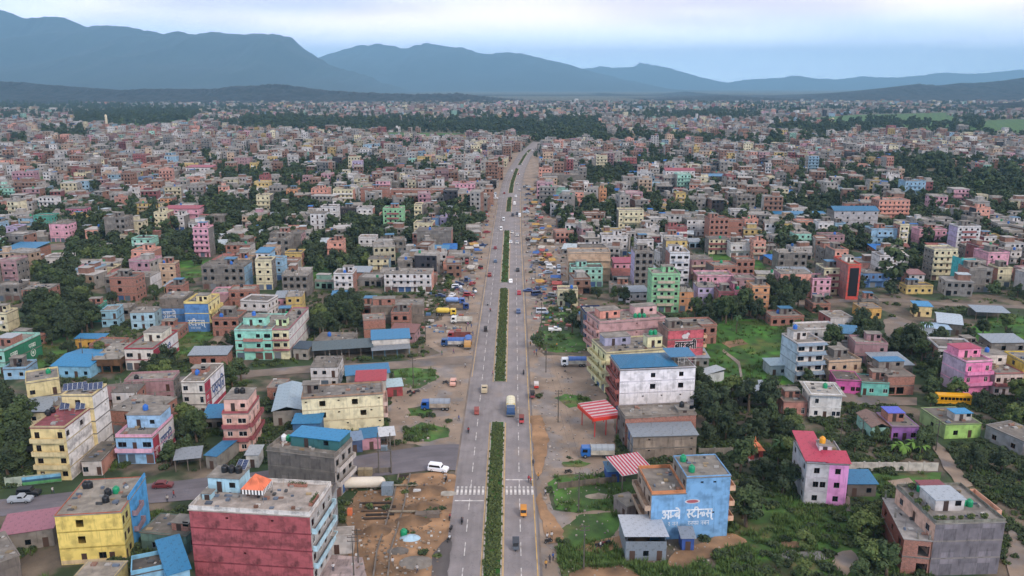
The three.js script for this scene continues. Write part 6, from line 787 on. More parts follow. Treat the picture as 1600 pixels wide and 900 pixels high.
// ---------------------------------------------------------------- trees: trunk with limbs, crown of leaf clumps
function crownGeo(seed, o) {                                          // unit crown: radius about 1, base of the crown at y = 0
  const r = rng(seed), P = [], N = [], C = [], lobes = [], core = [];
  for (let i = 0; i < o.lobes; i++) { const a = r() * 6.283, q = Math.sqrt(r()), y = o.h * (0.12 + 0.8 * r()), lim = o.shape(y / o.h); lobes.push([Math.cos(a) * q * lim * 0.8, y, Math.sin(a) * q * lim * 0.8, (0.24 + 0.22 * r()) * o.lobe]); }
  const v = new THREE.Vector3(), u = new THREE.Vector3(), w = new THREE.Vector3(), nn = new THREE.Vector3();
  for (const [lx, ly, lz, lr] of lobes) {
    const hue = r();
    for (let k = 0; k < o.leaves; k++) {
      const a = r() * 6.283, c = r() * 2 - 1, s = Math.sqrt(1 - c * c), q = lr * (0.72 + 0.38 * r());
      v.set(Math.cos(a) * s, c * 0.85, Math.sin(a) * s); const px = lx + v.x * q, py = ly + v.y * q, pz = lz + v.z * q; if (py < -0.1) continue;
      nn.set(v.x + (r() - 0.5) * 1.1, v.y + 0.35 + (r() - 0.5) * 1.1, v.z + (r() - 0.5) * 1.1).normalize(); u.set(r() - 0.5, r() - 0.5, r() - 0.5).cross(nn).normalize(); w.crossVectors(nn, u);
      const e = o.leaf * (0.6 + 0.8 * r()), f = e * (0.55 + 0.4 * r()), pt = (i, j) => [px + u.x * e * i + w.x * f * j, py + u.y * e * i + w.y * f * j, pz + u.z * e * i + w.z * f * j], Q = [pt(-1, -0.3), pt(0.2, -1), pt(1, 0.2), pt(-0.2, 1)];
      P.push(...Q[0], ...Q[1], ...Q[2], ...Q[0], ...Q[2], ...Q[3]); for (let i = 0; i < 6; i++) N.push(nn.x, nn.y, nn.z);
      const t = clamp(0.5 * hue + 0.5 * r()), k2 = 0.75 + 0.5 * r(); for (let i = 0; i < 6; i++) C.push(mix(o.c0[0], o.c1[0], t) * k2, mix(o.c0[1], o.c1[1], t) * k2, mix(o.c0[2], o.c1[2], t) * k2);
    }
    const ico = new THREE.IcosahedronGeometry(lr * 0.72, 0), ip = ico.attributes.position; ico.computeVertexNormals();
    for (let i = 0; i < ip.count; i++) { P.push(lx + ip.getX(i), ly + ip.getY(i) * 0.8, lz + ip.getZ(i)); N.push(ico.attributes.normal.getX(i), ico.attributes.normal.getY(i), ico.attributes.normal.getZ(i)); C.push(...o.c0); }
  }
  const g = new THREE.BufferGeometry(); g.setAttribute('position', new THREE.Float32BufferAttribute(P, 3)); g.setAttribute('normal', new THREE.Float32BufferAttribute(N, 3)); g.setAttribute('color', new THREE.Float32BufferAttribute(C, 3)); g.userData.lobes = lobes; return g;
}
function trunkGeo(seed, lobes, h) {                                   // unit tree: ground at -h
  const b = new MB(), r = rng(seed); b.bar([0, -h, 0], [0.04, 0.15, 0.02], 0.11, 7, 0.075);
  for (const [x, y, z] of lobes.slice(0, 5)) b.bar([0.04, 0.1 - 0.2 * r(), 0.02], [x * 0.85, y * 0.9, z * 0.85], 0.055, 5, 0.02);
  return b.geo();
}
const LEAFMAT = surf('leaf', 0xffffff, { vertexColors: true, roughness: 0.85 }), BARK = surf('bark', 0x5a4a3c, { roughness: 0.95 });
const round = (t) => Math.sqrt(Math.max(0.05, 1 - Math.pow(2 * t - 0.85, 2))) , cone = (t) => 1 - 0.75 * t, tallS = (t) => 0.75 * Math.sqrt(Math.max(0.06, 1 - Math.pow(2 * t - 1, 2)));
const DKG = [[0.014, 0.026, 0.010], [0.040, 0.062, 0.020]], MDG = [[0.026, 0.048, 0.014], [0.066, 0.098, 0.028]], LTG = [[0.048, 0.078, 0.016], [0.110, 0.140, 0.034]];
const SPEC = { d: [11, 12, 13].map((s) => ({ s, o: { lobes: 17, lobe: 1.0, leaves: 120, leaf: 0.085, h: 1.5, shape: round, c0: DKG[0], c1: DKG[1] } })), m: [21, 22].map((s) => ({ s, o: { lobes: 15, lobe: 0.95, leaves: 110, leaf: 0.09, h: 1.7, shape: round, c0: MDG[0], c1: MDG[1] } })), l: [31, 32].map((s) => ({ s, o: { lobes: 16, lobe: 0.9, leaves: 110, leaf: 0.10, h: 1.35, shape: round, c0: LTG[0], c1: LTG[1] } })), e: [41, 42].map((s) => ({ s, o: { lobes: 16, lobe: 0.8, leaves: 90, leaf: 0.09, h: 3.0, shape: tallS, c0: DKG[0], c1: MDG[1] } })) };
for (const k in SPEC) for (const q of SPEC[k]) { q.crown = crownGeo(q.s, q.o); q.trunkH = k === 'e' ? 1.2 : 0.75; q.trunk = trunkGeo(q.s, q.crown.userData.lobes, q.trunkH); }
const TREEWORD = { d: 'dark green leafy tree', m: 'mid green leafy tree', l: 'light green leafy tree', e: 'tall slim tree', p: 'palm' };
const landmarks = scene.children.filter((o) => o.userData.category && ['house', 'shop', 'shed', 'canopy', 'shrine', 'wall'].includes(o.userData.category) && o.position.z > -470 && o.userData.label.split(' ').length <= 12);
function beside(x, z) { let best = null, bd = 1e9; for (const o of landmarks) { const d = (o.position.x - x) ** 2 + (o.position.z - z) ** 2; if (d < bd) { bd = d; best = o; } } return best; }
const treeSpots = []; let nTree = 0;
function tree(x, z, k, R, rr) {
  const q = SPEC[k][Math.floor(rr() * SPEC[k].length)], g = group('tree', x, 0, z, rr() * 6.28), sy = R * (0.85 + 0.35 * rr());
  const c = mesh('crown', q.crown, LEAFMAT, g), t = mesh('trunk', q.trunk, BARK, g); c.scale.set(R, sy, R); t.scale.set(R, sy, R); c.position.y = t.position.y = q.trunkH * sy;
  const near = beside(x, z), size = R > 3.3 ? 'broad ' : R < 2.2 ? 'small ' : ''; const lab = (near ? `${size}${TREEWORD[k]} near the ${near.userData.label.split(' with ')[0].split(' carrying ')[0]}` : `${size}${TREEWORD[k]} among the houses`).split(' ').slice(0, 16).join(' ');
  unique(g, lab, 'tree', 'trees near the same house'); treeSpots.push([x, z, R]); nTree++; return g;
}
function palm(x, z, h, fr, label, banana) {
  const g = group(banana ? 'banana_plant' : 'palm_tree', x, 0, z), r = rng(Math.round(x * 13 + z * 7)), b = new MB(); b.bar([0, 0, 0], [0.2, h, 0.1], banana ? 0.16 : 0.2, 7, 0.13); b.build('trunk', banana ? surf('plain', 0x6b7a3c) : BARK, g);
  for (let i = 0; i < (banana ? 9 : 15); i++) { const a = i * 2.4 + r(), m = new MB(), el = 0.9 - r() * 1.0, L = fr * (0.8 + 0.4 * r()), W = banana ? 0.36 : 0.3; let px = 0.2, py = h, pz = 0.1, e = el; for (let s = 0; s < 5; s++) { const st = L / 5, qx = px + Math.cos(a) * Math.cos(e) * st, qy = py + Math.sin(e) * st, qz = pz + Math.sin(a) * Math.cos(e) * st, w0 = W * Math.sin((s + 0.4) / 5.4 * 3.0), w1 = W * Math.sin((s + 1.4) / 5.4 * 3.0) * (s === 4 ? 0.1 : 1), nx = -Math.sin(a), nz = Math.cos(a); m.quad([px - nx * w0, py - w0 * 0.3, pz - nz * w0], [px, py, pz], [qx, qy, qz], [qx - nx * w1, qy - w1 * 0.3, qz - nz * w1]); m.quad([px, py, pz], [px + nx * w0, py - w0 * 0.3, pz + nz * w0], [qx + nx * w1, qy - w1 * 0.3, qz + nz * w1], [qx, qy, qz]); px = qx; py = qy; pz = qz; e -= 0.42; } m.build('frond', surf('plain', banana ? 0x5f8034 : 0x35502a), g); }
  unique(g, label, banana ? 'plant' : 'tree', 'palms and bananas'); treeSpots.push([x, z, fr]);
}
for (const [px, py, h] of [[1408, 712, 2.6], [1422, 710, 3.2], [1436, 712, 2.4], [1398, 708, 2.2]]) { const p = G(px, py); palm(p.x, p.z, h, 2.6, 'banana plant with broad torn leaves behind the whitewashed boundary wall', 1); }
for (const [px, py] of [[1215, 728], [1490, 622], [1150, 520], [1437, 532], [1447, 530], [565, 408], [430, 372]]) { const p = G(px, py); const near = beside(p.x, p.z); palm(p.x, p.z, 6, 2.8, `slender palm near the ${near.userData.label.split(' with ')[0]}`, 0); }
{
  const r = rng(99), far = [];
  const area = (pts) => Math.abs(THREE.ShapeUtils.area(pts)), box = (pts) => pts.reduce((a, p) => [Math.min(a[0], p.x), Math.min(a[1], p.y), Math.max(a[2], p.x), Math.max(a[3], p.y)], [1e9, 1e9, -1e9, -1e9]);
  const lone = [];
  for (const g of GROVES) { const n = Math.round(area(g.pts) * g.n / 1000), B = box(g.pts); let k = 0; for (let t = 0; t < n * 14 && k < n; t++) { const x = mix(B[0], B[2], r()), z = mix(B[1], B[3], r()); if (!inside(g.pts, x, z) || !free(x, z, g.r * 0.45) || !offRoad(x, z, 0.5)) continue; if (lone.some((q) => Math.hypot(q[0] - x, q[1] - z) < (q[2] + g.r) * 0.42)) continue; lone.push([x, z, g.r * (0.7 + 0.6 * r()), g.sp === 'p' ? 'm' : r() < 0.52 ? g.sp : 'dmml'[Math.floor(r() * 4)]]); k++; } }
  // single trees in yards and between houses
  for (let t = 0; t < 5200 && lone.length < 700; t++) { const py = mix(318, 640, Math.pow(r(), 1.7)), px = -40 + r() * 1680, p = G(px, py), R = 1.5 + r() * 1.9; if (!free(p.x, p.z, R * 0.6) || !offRoad(p.x, p.z, 2) || patches.some((q) => q.name !== 'field' && inside(q.pts, p.x, p.z))) continue; if (lone.some((q) => Math.hypot(q[0] - p.x, q[1] - p.z) < (q[2] + R) * 0.6)) continue; if (isField(p.x, p.z) && r() < 0.85) continue; lone.push([p.x, p.z, R, 'ddml'[Math.floor(r() * 4)]]); }
  lone.sort((a, c) => c[1] - a[1] + (c[2] - a[2]) * 6);
  lone.forEach((q, i) => { if (i < 285) tree(q[0], q[1], q[3], q[2], r); else far.push(q); });
  for (const g of BELTS) { const B = box(g.pts), n = Math.round(area(g.pts) * g.n / 1000); let k = 0; for (let t = 0; t < n * 5 && k < n; t++) { const x = mix(B[0], B[2], r()), z = mix(B[1], B[3], r()); if (!inside(g.pts, x, z) || !offRoad(x, z, 2)) continue; far.push([x, z, 3.2 + 6.2 * Math.pow(r(), 2.2), r() < 0.45 ? 'e' : r() < 0.7 ? 'd' : 'm']); k++; } }
  for (let t = 0; t < 26000; t++) { const d = 420 * Math.pow(11, r()), x = (r() * 2 - 1) * (d * 0.68 + 30), z = -d, gr = fbm(x / 170 + 7, z / 170, 3, 5); if (r() > 0.10 + sstep(0.48, 0.62, gr) * 0.9 * (x > 400 ? 1.2 : 0.8)) continue; if (d < 1000 && !free(x, z, 1.2)) continue; if (!offRoad(x, z, 3) || patches.some((q) => inside(q.pts, x, z))) continue; far.push([x, z, (2.2 + 2.6 * r()) * (d > 2000 ? 1.5 : 1), 'ddme'[Math.floor(r() * 4)]]); }
  // light crowns for the far ones
  const kinds = { d: { lobes: 11, lobe: 1.15, leaves: 30, leaf: 0.17, h: 1.5, shape: round, c0: DKG[0], c1: DKG[1] }, m: { lobes: 10, lobe: 1.15, leaves: 30, leaf: 0.17, h: 1.6, shape: round, c0: MDG[0], c1: MDG[1] }, l: { lobes: 10, lobe: 1.1, leaves: 30, leaf: 0.17, h: 1.4, shape: round, c0: LTG[0], c1: LTG[1] }, e: { lobes: 11, lobe: 1.0, leaves: 28, leaf: 0.17, h: 2.6, shape: tallS, c0: DKG[0], c1: MDG[1] } };
  for (const k in kinds) for (const v of [0, 1]) {
    const list = far.filter((q, i) => q[3] === k && i % 2 === v); if (!list.length) continue;
    const cg = crownGeo(500 + v + k.charCodeAt(0), kinds[k]), m = new THREE.InstancedMesh(cg, LEAFMAT, list.length), M = new THREE.Matrix4(), Q = new THREE.Quaternion(), Y = new THREE.Vector3(0, 1, 0);
    list.forEach(([x, z, R], i) => m.setMatrixAt(i, M.compose(new THREE.Vector3(x, R * 0.25, z), Q.setFromAxisAngle(Y, r() * 6.28), new THREE.Vector3(R, R * (0.85 + 0.4 * r()), R))));
    m.name = numbered('distant_trees'); scene.add(shade(m)); tag(m, { d: ['dense dark trees of the far belt and distant gardens', 'dark rounded trees scattered through the far town'], m: ['mid green trees scattered through the far town', 'mid green garden trees between distant houses'], l: ['light green trees between distant houses', 'pale leafy trees scattered through the far town'], e: ['tall slim trees of the far belt', 'tall narrow trees scattered beyond the town'] }[k][v], 'trees', null, 'stuff');
  }
  console.log('trees', nTree, 'far', far.length);
  // scrub, weeds and grass
  const bush = crownGeo(901, { lobes: 5, lobe: 1.3, leaves: 26, leaf: 0.2, h: 0.8, shape: round, c0: DKG[0], c1: MDG[1] }), bush2 = crownGeo(902, { lobes: 5, lobe: 1.2, leaves: 26, leaf: 0.2, h: 0.7, shape: round, c0: MDG[0], c1: LTG[1] });
  const tuft = (() => { const b = new MB(true), rr = rng(5); for (let i = 0; i < 16; i++) { const a = rr() * 6.28, q = rr() * 0.5, L = 0.4 + rr() * 0.5, x = Math.cos(a) * q, z = Math.sin(a) * q, c = Math.cos(a + 1.5) * 0.09, s = Math.sin(a + 1.5) * 0.09, k = 0.7 + rr() * 0.6; b.col = [0.085 * k, 0.14 * k, 0.030 * k]; b.tri([x - c, 0, z - s], [x + c, 0, z + s], [x + Math.cos(a) * 0.35, L, z + Math.sin(a) * 0.35], [0, 0], [1, 0], [0, 1]); } return b.geo(); })();
  const plant = (name, label, geo, spots, s0, s1) => { const m = new THREE.InstancedMesh(geo, LEAFMAT, spots.length), M = new THREE.Matrix4(), Q = new THREE.Quaternion(), Y = new THREE.Vector3(0, 1, 0); spots.forEach(([x, y, z, k = 1], i) => { const s = mix(s0, s1, r()) * k; m.setMatrixAt(i, M.compose(new THREE.Vector3(x, y, z), Q.setFromAxisAngle(Y, r() * 6.28), new THREE.Vector3(s, s * (0.7 + 0.5 * r()), s))); }); m.name = numbered(name); scene.add(shade(m)); tag(m, label, 'plants', null, 'stuff'); };
  const scrub = [[], []], grass = [];
  const bare = patches.filter((q) => !['field'].includes(q.name));
  for (let t = 0; t < 30000; t++) { const py = mix(330, 960, Math.pow(r(), 0.9)), px = -60 + r() * 1720, p = G(px, py); if (!free(p.x, p.z, 0.4) || !offRoad(p.x, p.z, 0.6)) continue; const g = fbm(p.x / 14, p.z / 14, 3, 31), green = inGrove(p.x, p.z) ? 1 : 0; if (patches.some((q) => q.name === 'bare_soil' && inside(q.pts, p.x, p.z))) continue; const f = patches.find((q) => q.name === 'field' && inside(q.pts, p.x, p.z)); if (!f && bare.some((q) => inside(q.pts, p.x, p.z)) && (r() > 0.03)) continue; if (f && (f.lush || r() < 0.8)) continue; if (g + green * 0.35 + (px > 1090 ? 0.03 : 0) > 0.52) scrub[r() < 0.7 ? 0 : 1].push([p.x, 0, p.z]); }
  for (let t = 0; t < 42000; t++) { const py = mix(420, 960, r()), px = -40 + r() * 1680, p = G(px, py); if (!patches.some((q) => q.name === 'field' && inside(q.pts, p.x, p.z)) && fbm(p.x / 14, p.z / 14, 3, 31) < 0.47) continue; if (fbm(p.x / 6 + 9, p.z / 6, 4, 77) < 0.47 || patches.some((q) => q.name === 'bare_soil' && inside(q.pts, p.x, p.z))) continue; if ((bare.some((q) => inside(q.pts, p.x, p.z)) && !patches.some((q) => q.name === 'field' && inside(q.pts, p.x, p.z))) || !free(p.x, p.z, 0.2) || !offRoad(p.x, p.z, 0.4)) continue; grass.push([p.x, 0.02, p.z]); }
  const md = []; for (const [z, i] of medianSpots) for (let k = 0; k < (i < 2 ? 4 : 3); k++) md.push([rx(z) + (r() - 0.5) * 2.7, ROADY + 0.17, z + (r() - 0.5)]);
  plant('scrub', 'dark green scrub and weeds growing between the houses', bush, scrub[0], 0.5, 1.35); plant('scrub', 'light green weeds growing between the houses', bush2, scrub[1], 0.4, 1.1); plant('grass', 'tufts of long grass on open plots', tuft, grass, 0.7, 1.6); plant('median_plants', 'low green planting along the road medians', bush2, md, 0.2, 0.72);
  for (const [hx, list, where] of [[gb, [[-0.9, 0.06], [-0.7, 0.06], [-0.45, 0.05], [-0.2, 0.06], [-0.9, 0.3], [-0.9, 0.5], [-0.88, 0.7], [0.1, 0.06], [0.5, 0.07], [-0.6, 0.92]], 'bare grey cement block'], [rr, [[-0.9, 0.9], [0.8, 0.9]], 'pink and grey house']]) for (const [x, z] of list) { const p = hx.at(x, z), g = group('potted_shrub', p.x, hx.h + 0.14, p.z), c = mesh('foliage', bush2, LEAFMAT, g), s = 0.6 + r() * 0.35; c.scale.setScalar(s); c.position.y = 0.35; mesh('pot', once('pot', () => new THREE.LatheGeometry([[0, 0], [0.24, 0], [0.34, 0.42], [0.3, 0.42], [0.28, 0.36], [0, 0.36]].map(([a, b2]) => new THREE.Vector2(a, b2)), 10)), flat(0x8a5640, 0.85), g); unique(g, `potted shrub on the roof of the ${where}`, 'potted plant', 'potted roof shrubs'); }
  console.log('scrub', scrub[0].length + scrub[1].length, 'grass', grass.length, 'median', md.length);
}
// ---------------------------------------------------------------- vehicles (forward is local +x)
function prof(pts, width, bevel = 0.05) { const s = new THREE.Shape(pts.map(([x, y]) => new THREE.Vector2(x, y))), g = new THREE.ExtrudeGeometry(s, { depth: width - 2 * bevel, bevelEnabled: bevel > 0, bevelSize: bevel, bevelThickness: bevel, bevelSegments: 1 }); g.translate(0, 0, -width / 2 + bevel); return g; }
const tyre = (r, w) => once('ty' + r + '_' + w, () => { const g = new THREE.LatheGeometry([[r * 0.5, -w / 2], [r * 0.92, -w / 2], [r, -w * 0.3], [r, w * 0.3], [r * 0.92, w / 2], [r * 0.5, w / 2]].map(([a, b]) => new THREE.Vector2(a, b)), 14); g.rotateX(Math.PI / 2); return g; });
const hub = (r, w) => once('hb' + r + '_' + w, () => { const g = new THREE.CylinderGeometry(r * 0.5, r * 0.5, w * 0.9, 10); g.rotateX(Math.PI / 2); return g; });
function wheel(g, x, z, r, w) { const t = mesh('wheel', tyre(r, w), flat(0x141414, 0.85), g); t.position.set(x, r, z); mesh('rim', hub(r, w), flat(0x8a8a8c, 0.5, 0.4), t); }
const paint = (hex) => surf('paint', hex, { roughness: 0.35 });
function place(name, px, py, turn, y = 0) { const p = G(px, py), onRoad = p.z > ZEND && Math.abs(p.x - rx(p.z)) < 9; return group(name, p.x, (onRoad ? ROADY : 0.11) + y, p.z, turn); }
function panes(g, list) { for (const [n, q] of list) mesh(n, new MB().quad(...q).geo(), GLASS, g); }
function car(px, py, turn, hex, label, kind = 'car', cat) {
  const K = { car: [4.2, 1.65, 1.45, [[-2.1, 0.3], [2.05, 0.3], [2.1, 0.7], [1.9, 0.82], [0.95, 0.95], [-2.05, 0.95], [-2.1, 0.6]], [[-1.75, 0.95], [1.0, 0.95], [0.35, 1.45], [-1.15, 1.45]]], suv: [4.5, 1.8, 1.9, [[-2.25, 0.4], [2.2, 0.4], [2.25, 0.85], [2.1, 1.05], [1.0, 1.15], [-2.25, 1.15]], [[-2.2, 1.15], [1.0, 1.15], [0.55, 1.88], [-2.1, 1.88]]], van: [4.6, 1.75, 2.1, [[-2.3, 0.35], [2.25, 0.35], [2.3, 0.8], [2.05, 1.15], [-2.3, 1.15]], [[-2.3, 1.15], [2.0, 1.15], [1.35, 2.08], [-2.25, 2.08]]], pickup: [4.6, 1.75, 1.75, [[-2.3, 0.45], [2.25, 0.45], [2.3, 0.85], [2.1, 1.0], [1.1, 1.1], [-2.3, 1.1]], [[-0.5, 1.1], [1.05, 1.1], [0.6, 1.72], [-0.35, 1.72]]] }[kind];
  const [L, W, H, low, top] = K, g = place(name4(kind), px, py, turn);
  mesh('body', once('cb' + kind, () => prof(low, W, 0.08)), paint(hex), g); mesh('cabin', once('cc' + kind, () => prof(top, W * 0.9, 0.06)), paint(hex), g);
  const z = W * 0.45 + 0.012, [a, b, c, d] = top, ix = 0.1, y0 = a[1] + 0.08, y1 = c[1] - 0.12;
  panes(g, [['side_window', [[a[0] + 0.2, y0, z], [b[0] - 0.2, y0, z], [c[0] - 0.05, y1, z], [d[0] + 0.15, y1, z]]], ['side_window', [[b[0] - 0.2, y0, -z], [a[0] + 0.2, y0, -z], [d[0] + 0.15, y1, -z], [c[0] - 0.05, y1, -z]]], ['windscreen', [[b[0] + 0.05, y0, W * 0.38], [b[0] + 0.05, y0, -W * 0.38], [c[0] + 0.09, y1, -W * 0.36], [c[0] + 0.09, y1, W * 0.36]]], ['rear_window', [[a[0] - 0.075, y0, -W * 0.38], [a[0] - 0.075, y0, W * 0.38], [d[0] - 0.075, y1, W * 0.36], [d[0] - 0.075, y1, -W * 0.36]]]]);
  for (const s of [-1, 1]) { wheel(g, L * 0.31, s * (W / 2 - 0.1), kind === 'car' ? 0.31 : 0.36, 0.2); wheel(g, -L * 0.31, s * (W / 2 - 0.1), kind === 'car' ? 0.31 : 0.36, 0.2); const hl = mesh('headlight', once('hl', () => new MB().box(-0.03, -0.08, -0.16, 0.03, 0.08, 0.16).geo()), flat(0xdedede, 0.2), g); hl.position.set(L / 2, low[2][1] - 0.02, s * W * 0.34); }
  if (kind === 'pickup') new MB().box(-2.28, 1.1, -W * 0.44, -0.6, 1.2, -W * 0.4).box(-2.28, 1.1, W * 0.4, -0.6, 1.2, W * 0.44).box(-2.3, 1.1, -W * 0.44, -2.24, 1.2, W * 0.44).build('bed_rail', paint(hex), g);
  unique(g, label, cat ?? (kind === 'van' ? 'van' : kind === 'pickup' ? 'pickup' : kind === 'suv' ? 'jeep' : 'car'), 'cars on and beside the highway'); return g;
}
const name4 = (k) => ({ car: 'car', suv: 'jeep', van: 'van', pickup: 'pickup_truck' })[k];
function truck(px, py, turn, o) {
  const g = place('truck', px, py, turn), L = o.len ?? 5.6, W = 2.4, x1 = 0.4, x0 = x1 - L;
  new MB().box(x0, 0.65, -0.5, 2.5, 0.95, 0.5).build('chassis', flat(0x26241f, 0.8), g);
  const cab = mesh('cab', once('cab', () => prof([[0.55, 0.6], [2.6, 0.6], [2.7, 1.5], [2.45, 2.55], [0.55, 2.6]], 2.25, 0.07)), paint(o.cab), g);
  panes(cab, [['windscreen', [[2.73, 1.55, 0.95], [2.73, 1.55, -0.95], [2.52, 2.4, -0.92], [2.52, 2.4, 0.92]]], ['side_window', [[1.2, 1.55, 1.135], [2.45, 1.55, 1.135], [2.3, 2.35, 1.135], [1.2, 2.35, 1.135]]], ['side_window', [[2.45, 1.55, -1.135], [1.2, 1.55, -1.135], [1.2, 2.35, -1.135], [2.3, 2.35, -1.135]]]]);
  new MB().box(2.62, 0.5, -1.1, 2.85, 0.8, 1.1).build('bumper', flat(0x6a6a66, 0.6), cab);
  if (o.tank) { const t = mesh('tank', once('tk' + L, () => { const q = new THREE.CapsuleGeometry(1.05, L - 2.1, 6, 14); q.rotateZ(Math.PI / 2); return q; }), paint(o.bed), g); t.position.set((x0 + x1) / 2, 2.0, 0); new MB().box(x0 + 0.5, 0.95, -0.9, x1 - 0.5, 1.2, 0.9).build('cradle', flat(0x55524c, 0.7), g); }
  else {
    const b = new MB(); b.box(x0, 0.95, -W / 2, x1, 1.15, W / 2); const bh = 2.2; b.box(x0, 1.15, -W / 2, x1, bh, -W / 2 + 0.08).box(x0, 1.15, W / 2 - 0.08, x1, bh, W / 2).box(x0, 1.15, -W / 2 + 0.08, x0 + 0.08, bh, W / 2 - 0.08).box(x1 - 0.08, 1.15, -W / 2 + 0.08, x1, bh + 0.85, W / 2 - 0.08); for (let q = 0; q < 6; q++) for (const s of [-1, 1]) { const x = mix(x0 + 0.3, x1 - 0.3, q / 5); b.box(x - 0.05, 1.0, s * (W / 2 + 0.04) - 0.04, x + 0.05, bh, s * (W / 2 + 0.04) + 0.04); }
    b.build('cargo_bed', surf('plaster', o.bed), g);
    if (o.tarp) { const t = new MB(), n = 6, A = (k) => { const a = Math.PI * k / n; return [2.15 + Math.sin(a) * 0.75 + (k > 0 && k < n ? 0.2 : 0), -Math.cos(a) * (W / 2 + 0.05)]; }; for (let k = 0; k < n; k++) { const [ya, za] = A(k), [yb, zb] = A(k + 1); for (let q = 0; q < 4; q++) { const xa = mix(x0 - 0.05, x1 + 0.05, q / 4), xb = mix(x0 - 0.05, x1 + 0.05, (q + 1) / 4), s0 = q % 2 ? 0.05 : 0, s1 = q % 2 ? 0 : 0.05; t.quad([xa, ya - s0, za], [xa, yb - s0, zb], [xb, yb - s1, zb], [xb, ya - s1, za]); } } for (const x of [x0 - 0.05, x1 + 0.05]) for (let k = 0; k < n; k++) { const [ya, za] = A(k), [yb, zb] = A(k + 1); t.tri([x, 2.15, 0], [x, ya, za], [x, yb, zb], [0, 0], [1, 0], [0, 1]); } t.build('tarpaulin', surf('plaster', o.tarp, { roughness: 0.6 }), g); }
    else if (o.load) { const t = crownGeo(55, { lobes: 8, lobe: 1.2, leaves: 10, leaf: 0.2, h: 0.4, shape: () => 1, c0: [0.25, 0.22, 0.18], c1: [0.4, 0.36, 0.3] }); const m = mesh('load', t, LEAFMAT, g); m.scale.set(2, 1.4, 1); m.position.set((x0 + x1) / 2, 1.5, 0); }
  }
  for (const s of [-1, 1]) { wheel(g, 1.7, s * 1.0, 0.5, 0.3); wheel(g, x0 + 1.9, s * 1.0, 0.5, 0.42); wheel(g, x0 + 0.8, s * 1.0, 0.5, 0.42); }
  unique(g, o.label, 'truck', 'parked lorries'); claim(g.position.x, g.position.z, 1, 0, 7, 7); return g;
}
function bus(px, py, turn, hex, label, L = 9) {
  const g = place('bus', px, py, turn), W = 2.4; mesh('body', once('bus' + L, () => prof([[-L / 2, 0.5], [L / 2, 0.5], [L / 2 + 0.05, 1.4], [L / 2 - 0.2, 2.9], [-L / 2, 2.95]], W, 0.1)), paint(hex), g);
  const n = Math.round(L / 1.15); for (const s of [-1, 1]) for (let i = 0; i < n; i++) { const x = -L / 2 + 0.4 + (L - 1.2) * i / n, x2 = x + (L - 1.2) / n - 0.12, z = s * (W / 2 + 0.012); mesh('side_window', s > 0 ? new MB().quad([x, 1.6, z], [x2, 1.6, z], [x2, 2.45, z], [x, 2.45, z]).geo() : new MB().quad([x2, 1.6, z], [x, 1.6, z], [x, 2.45, z], [x2, 2.45, z]).geo(), GLASS, g); }
  panes(g, [['windscreen', [[L / 2 + 0.1, 1.45, 1.0], [L / 2 + 0.1, 1.45, -1.0], [L / 2 - 0.08, 2.6, -1.0], [L / 2 - 0.08, 2.6, 1.0]]]]); for (const s of [-1, 1]) { wheel(g, L * 0.33, s * 1.05, 0.48, 0.28); wheel(g, -L * 0.28, s * 1.05, 0.48, 0.4); }
  for (const y of [1.25]) new MB().box(-L / 2, y, -W / 2 - 0.015, L / 2, y + 0.08, W / 2 + 0.015, 'fb').build('stripe', flat(0x2a2622, 0.6), g);
  unique(g, label, 'bus', 'buses'); return g;
}
function rickshaw(px, py, turn, hex, label, top = 0x1c1d1c) {
  const g = place('auto_rickshaw', px, py, turn); mesh('body', once('rkb', () => prof([[-1.25, 0.35], [0.9, 0.35], [1.25, 0.55], [1.1, 0.95], [0.55, 1.0], [0.35, 0.75], [-0.1, 0.75], [-0.2, 1.0], [-1.3, 1.0]], 1.25, 0.05)), paint(hex), g);
  mesh('canopy', once('rkc', () => prof([[-1.35, 1.55], [-1.2, 1.78], [0.45, 1.8], [0.75, 1.62], [0.7, 1.55]], 1.32, 0.05)), flat(top, 0.7), g);
  new MB().box(-1.32, 1.0, -0.62, -1.26, 1.55, 0.62).box(-1.28, 1.0, -0.63, -0.75, 1.55, -0.58).box(-1.28, 1.0, 0.58, -0.75, 1.55, 0.63).build('rear_hood', flat(top, 0.7), g); const p = new MB(); for (const s of [-1, 1]) p.bar([0.95, 0.95, s * 0.5], [0.62, 1.57, s * 0.58], 0.03, 5); p.build('pillar', paint(hex), g); panes(g, [['windscreen', [[1.0, 0.98, 0.5], [1.0, 0.98, -0.5], [0.7, 1.55, -0.55], [0.7, 1.55, 0.55]]]]);
  new MB().box(-1.1, 0.75, -0.5, -0.5, 0.9, 0.5).build('seat', flat(0x4a2a2a, 0.8), g); wheel(g, 0.95, 0, 0.24, 0.12); wheel(g, -0.9, 0.55, 0.24, 0.12); wheel(g, -0.9, -0.55, 0.24, 0.12);
  unique(g, label, 'rickshaw', 'auto rickshaws'); return g;
}
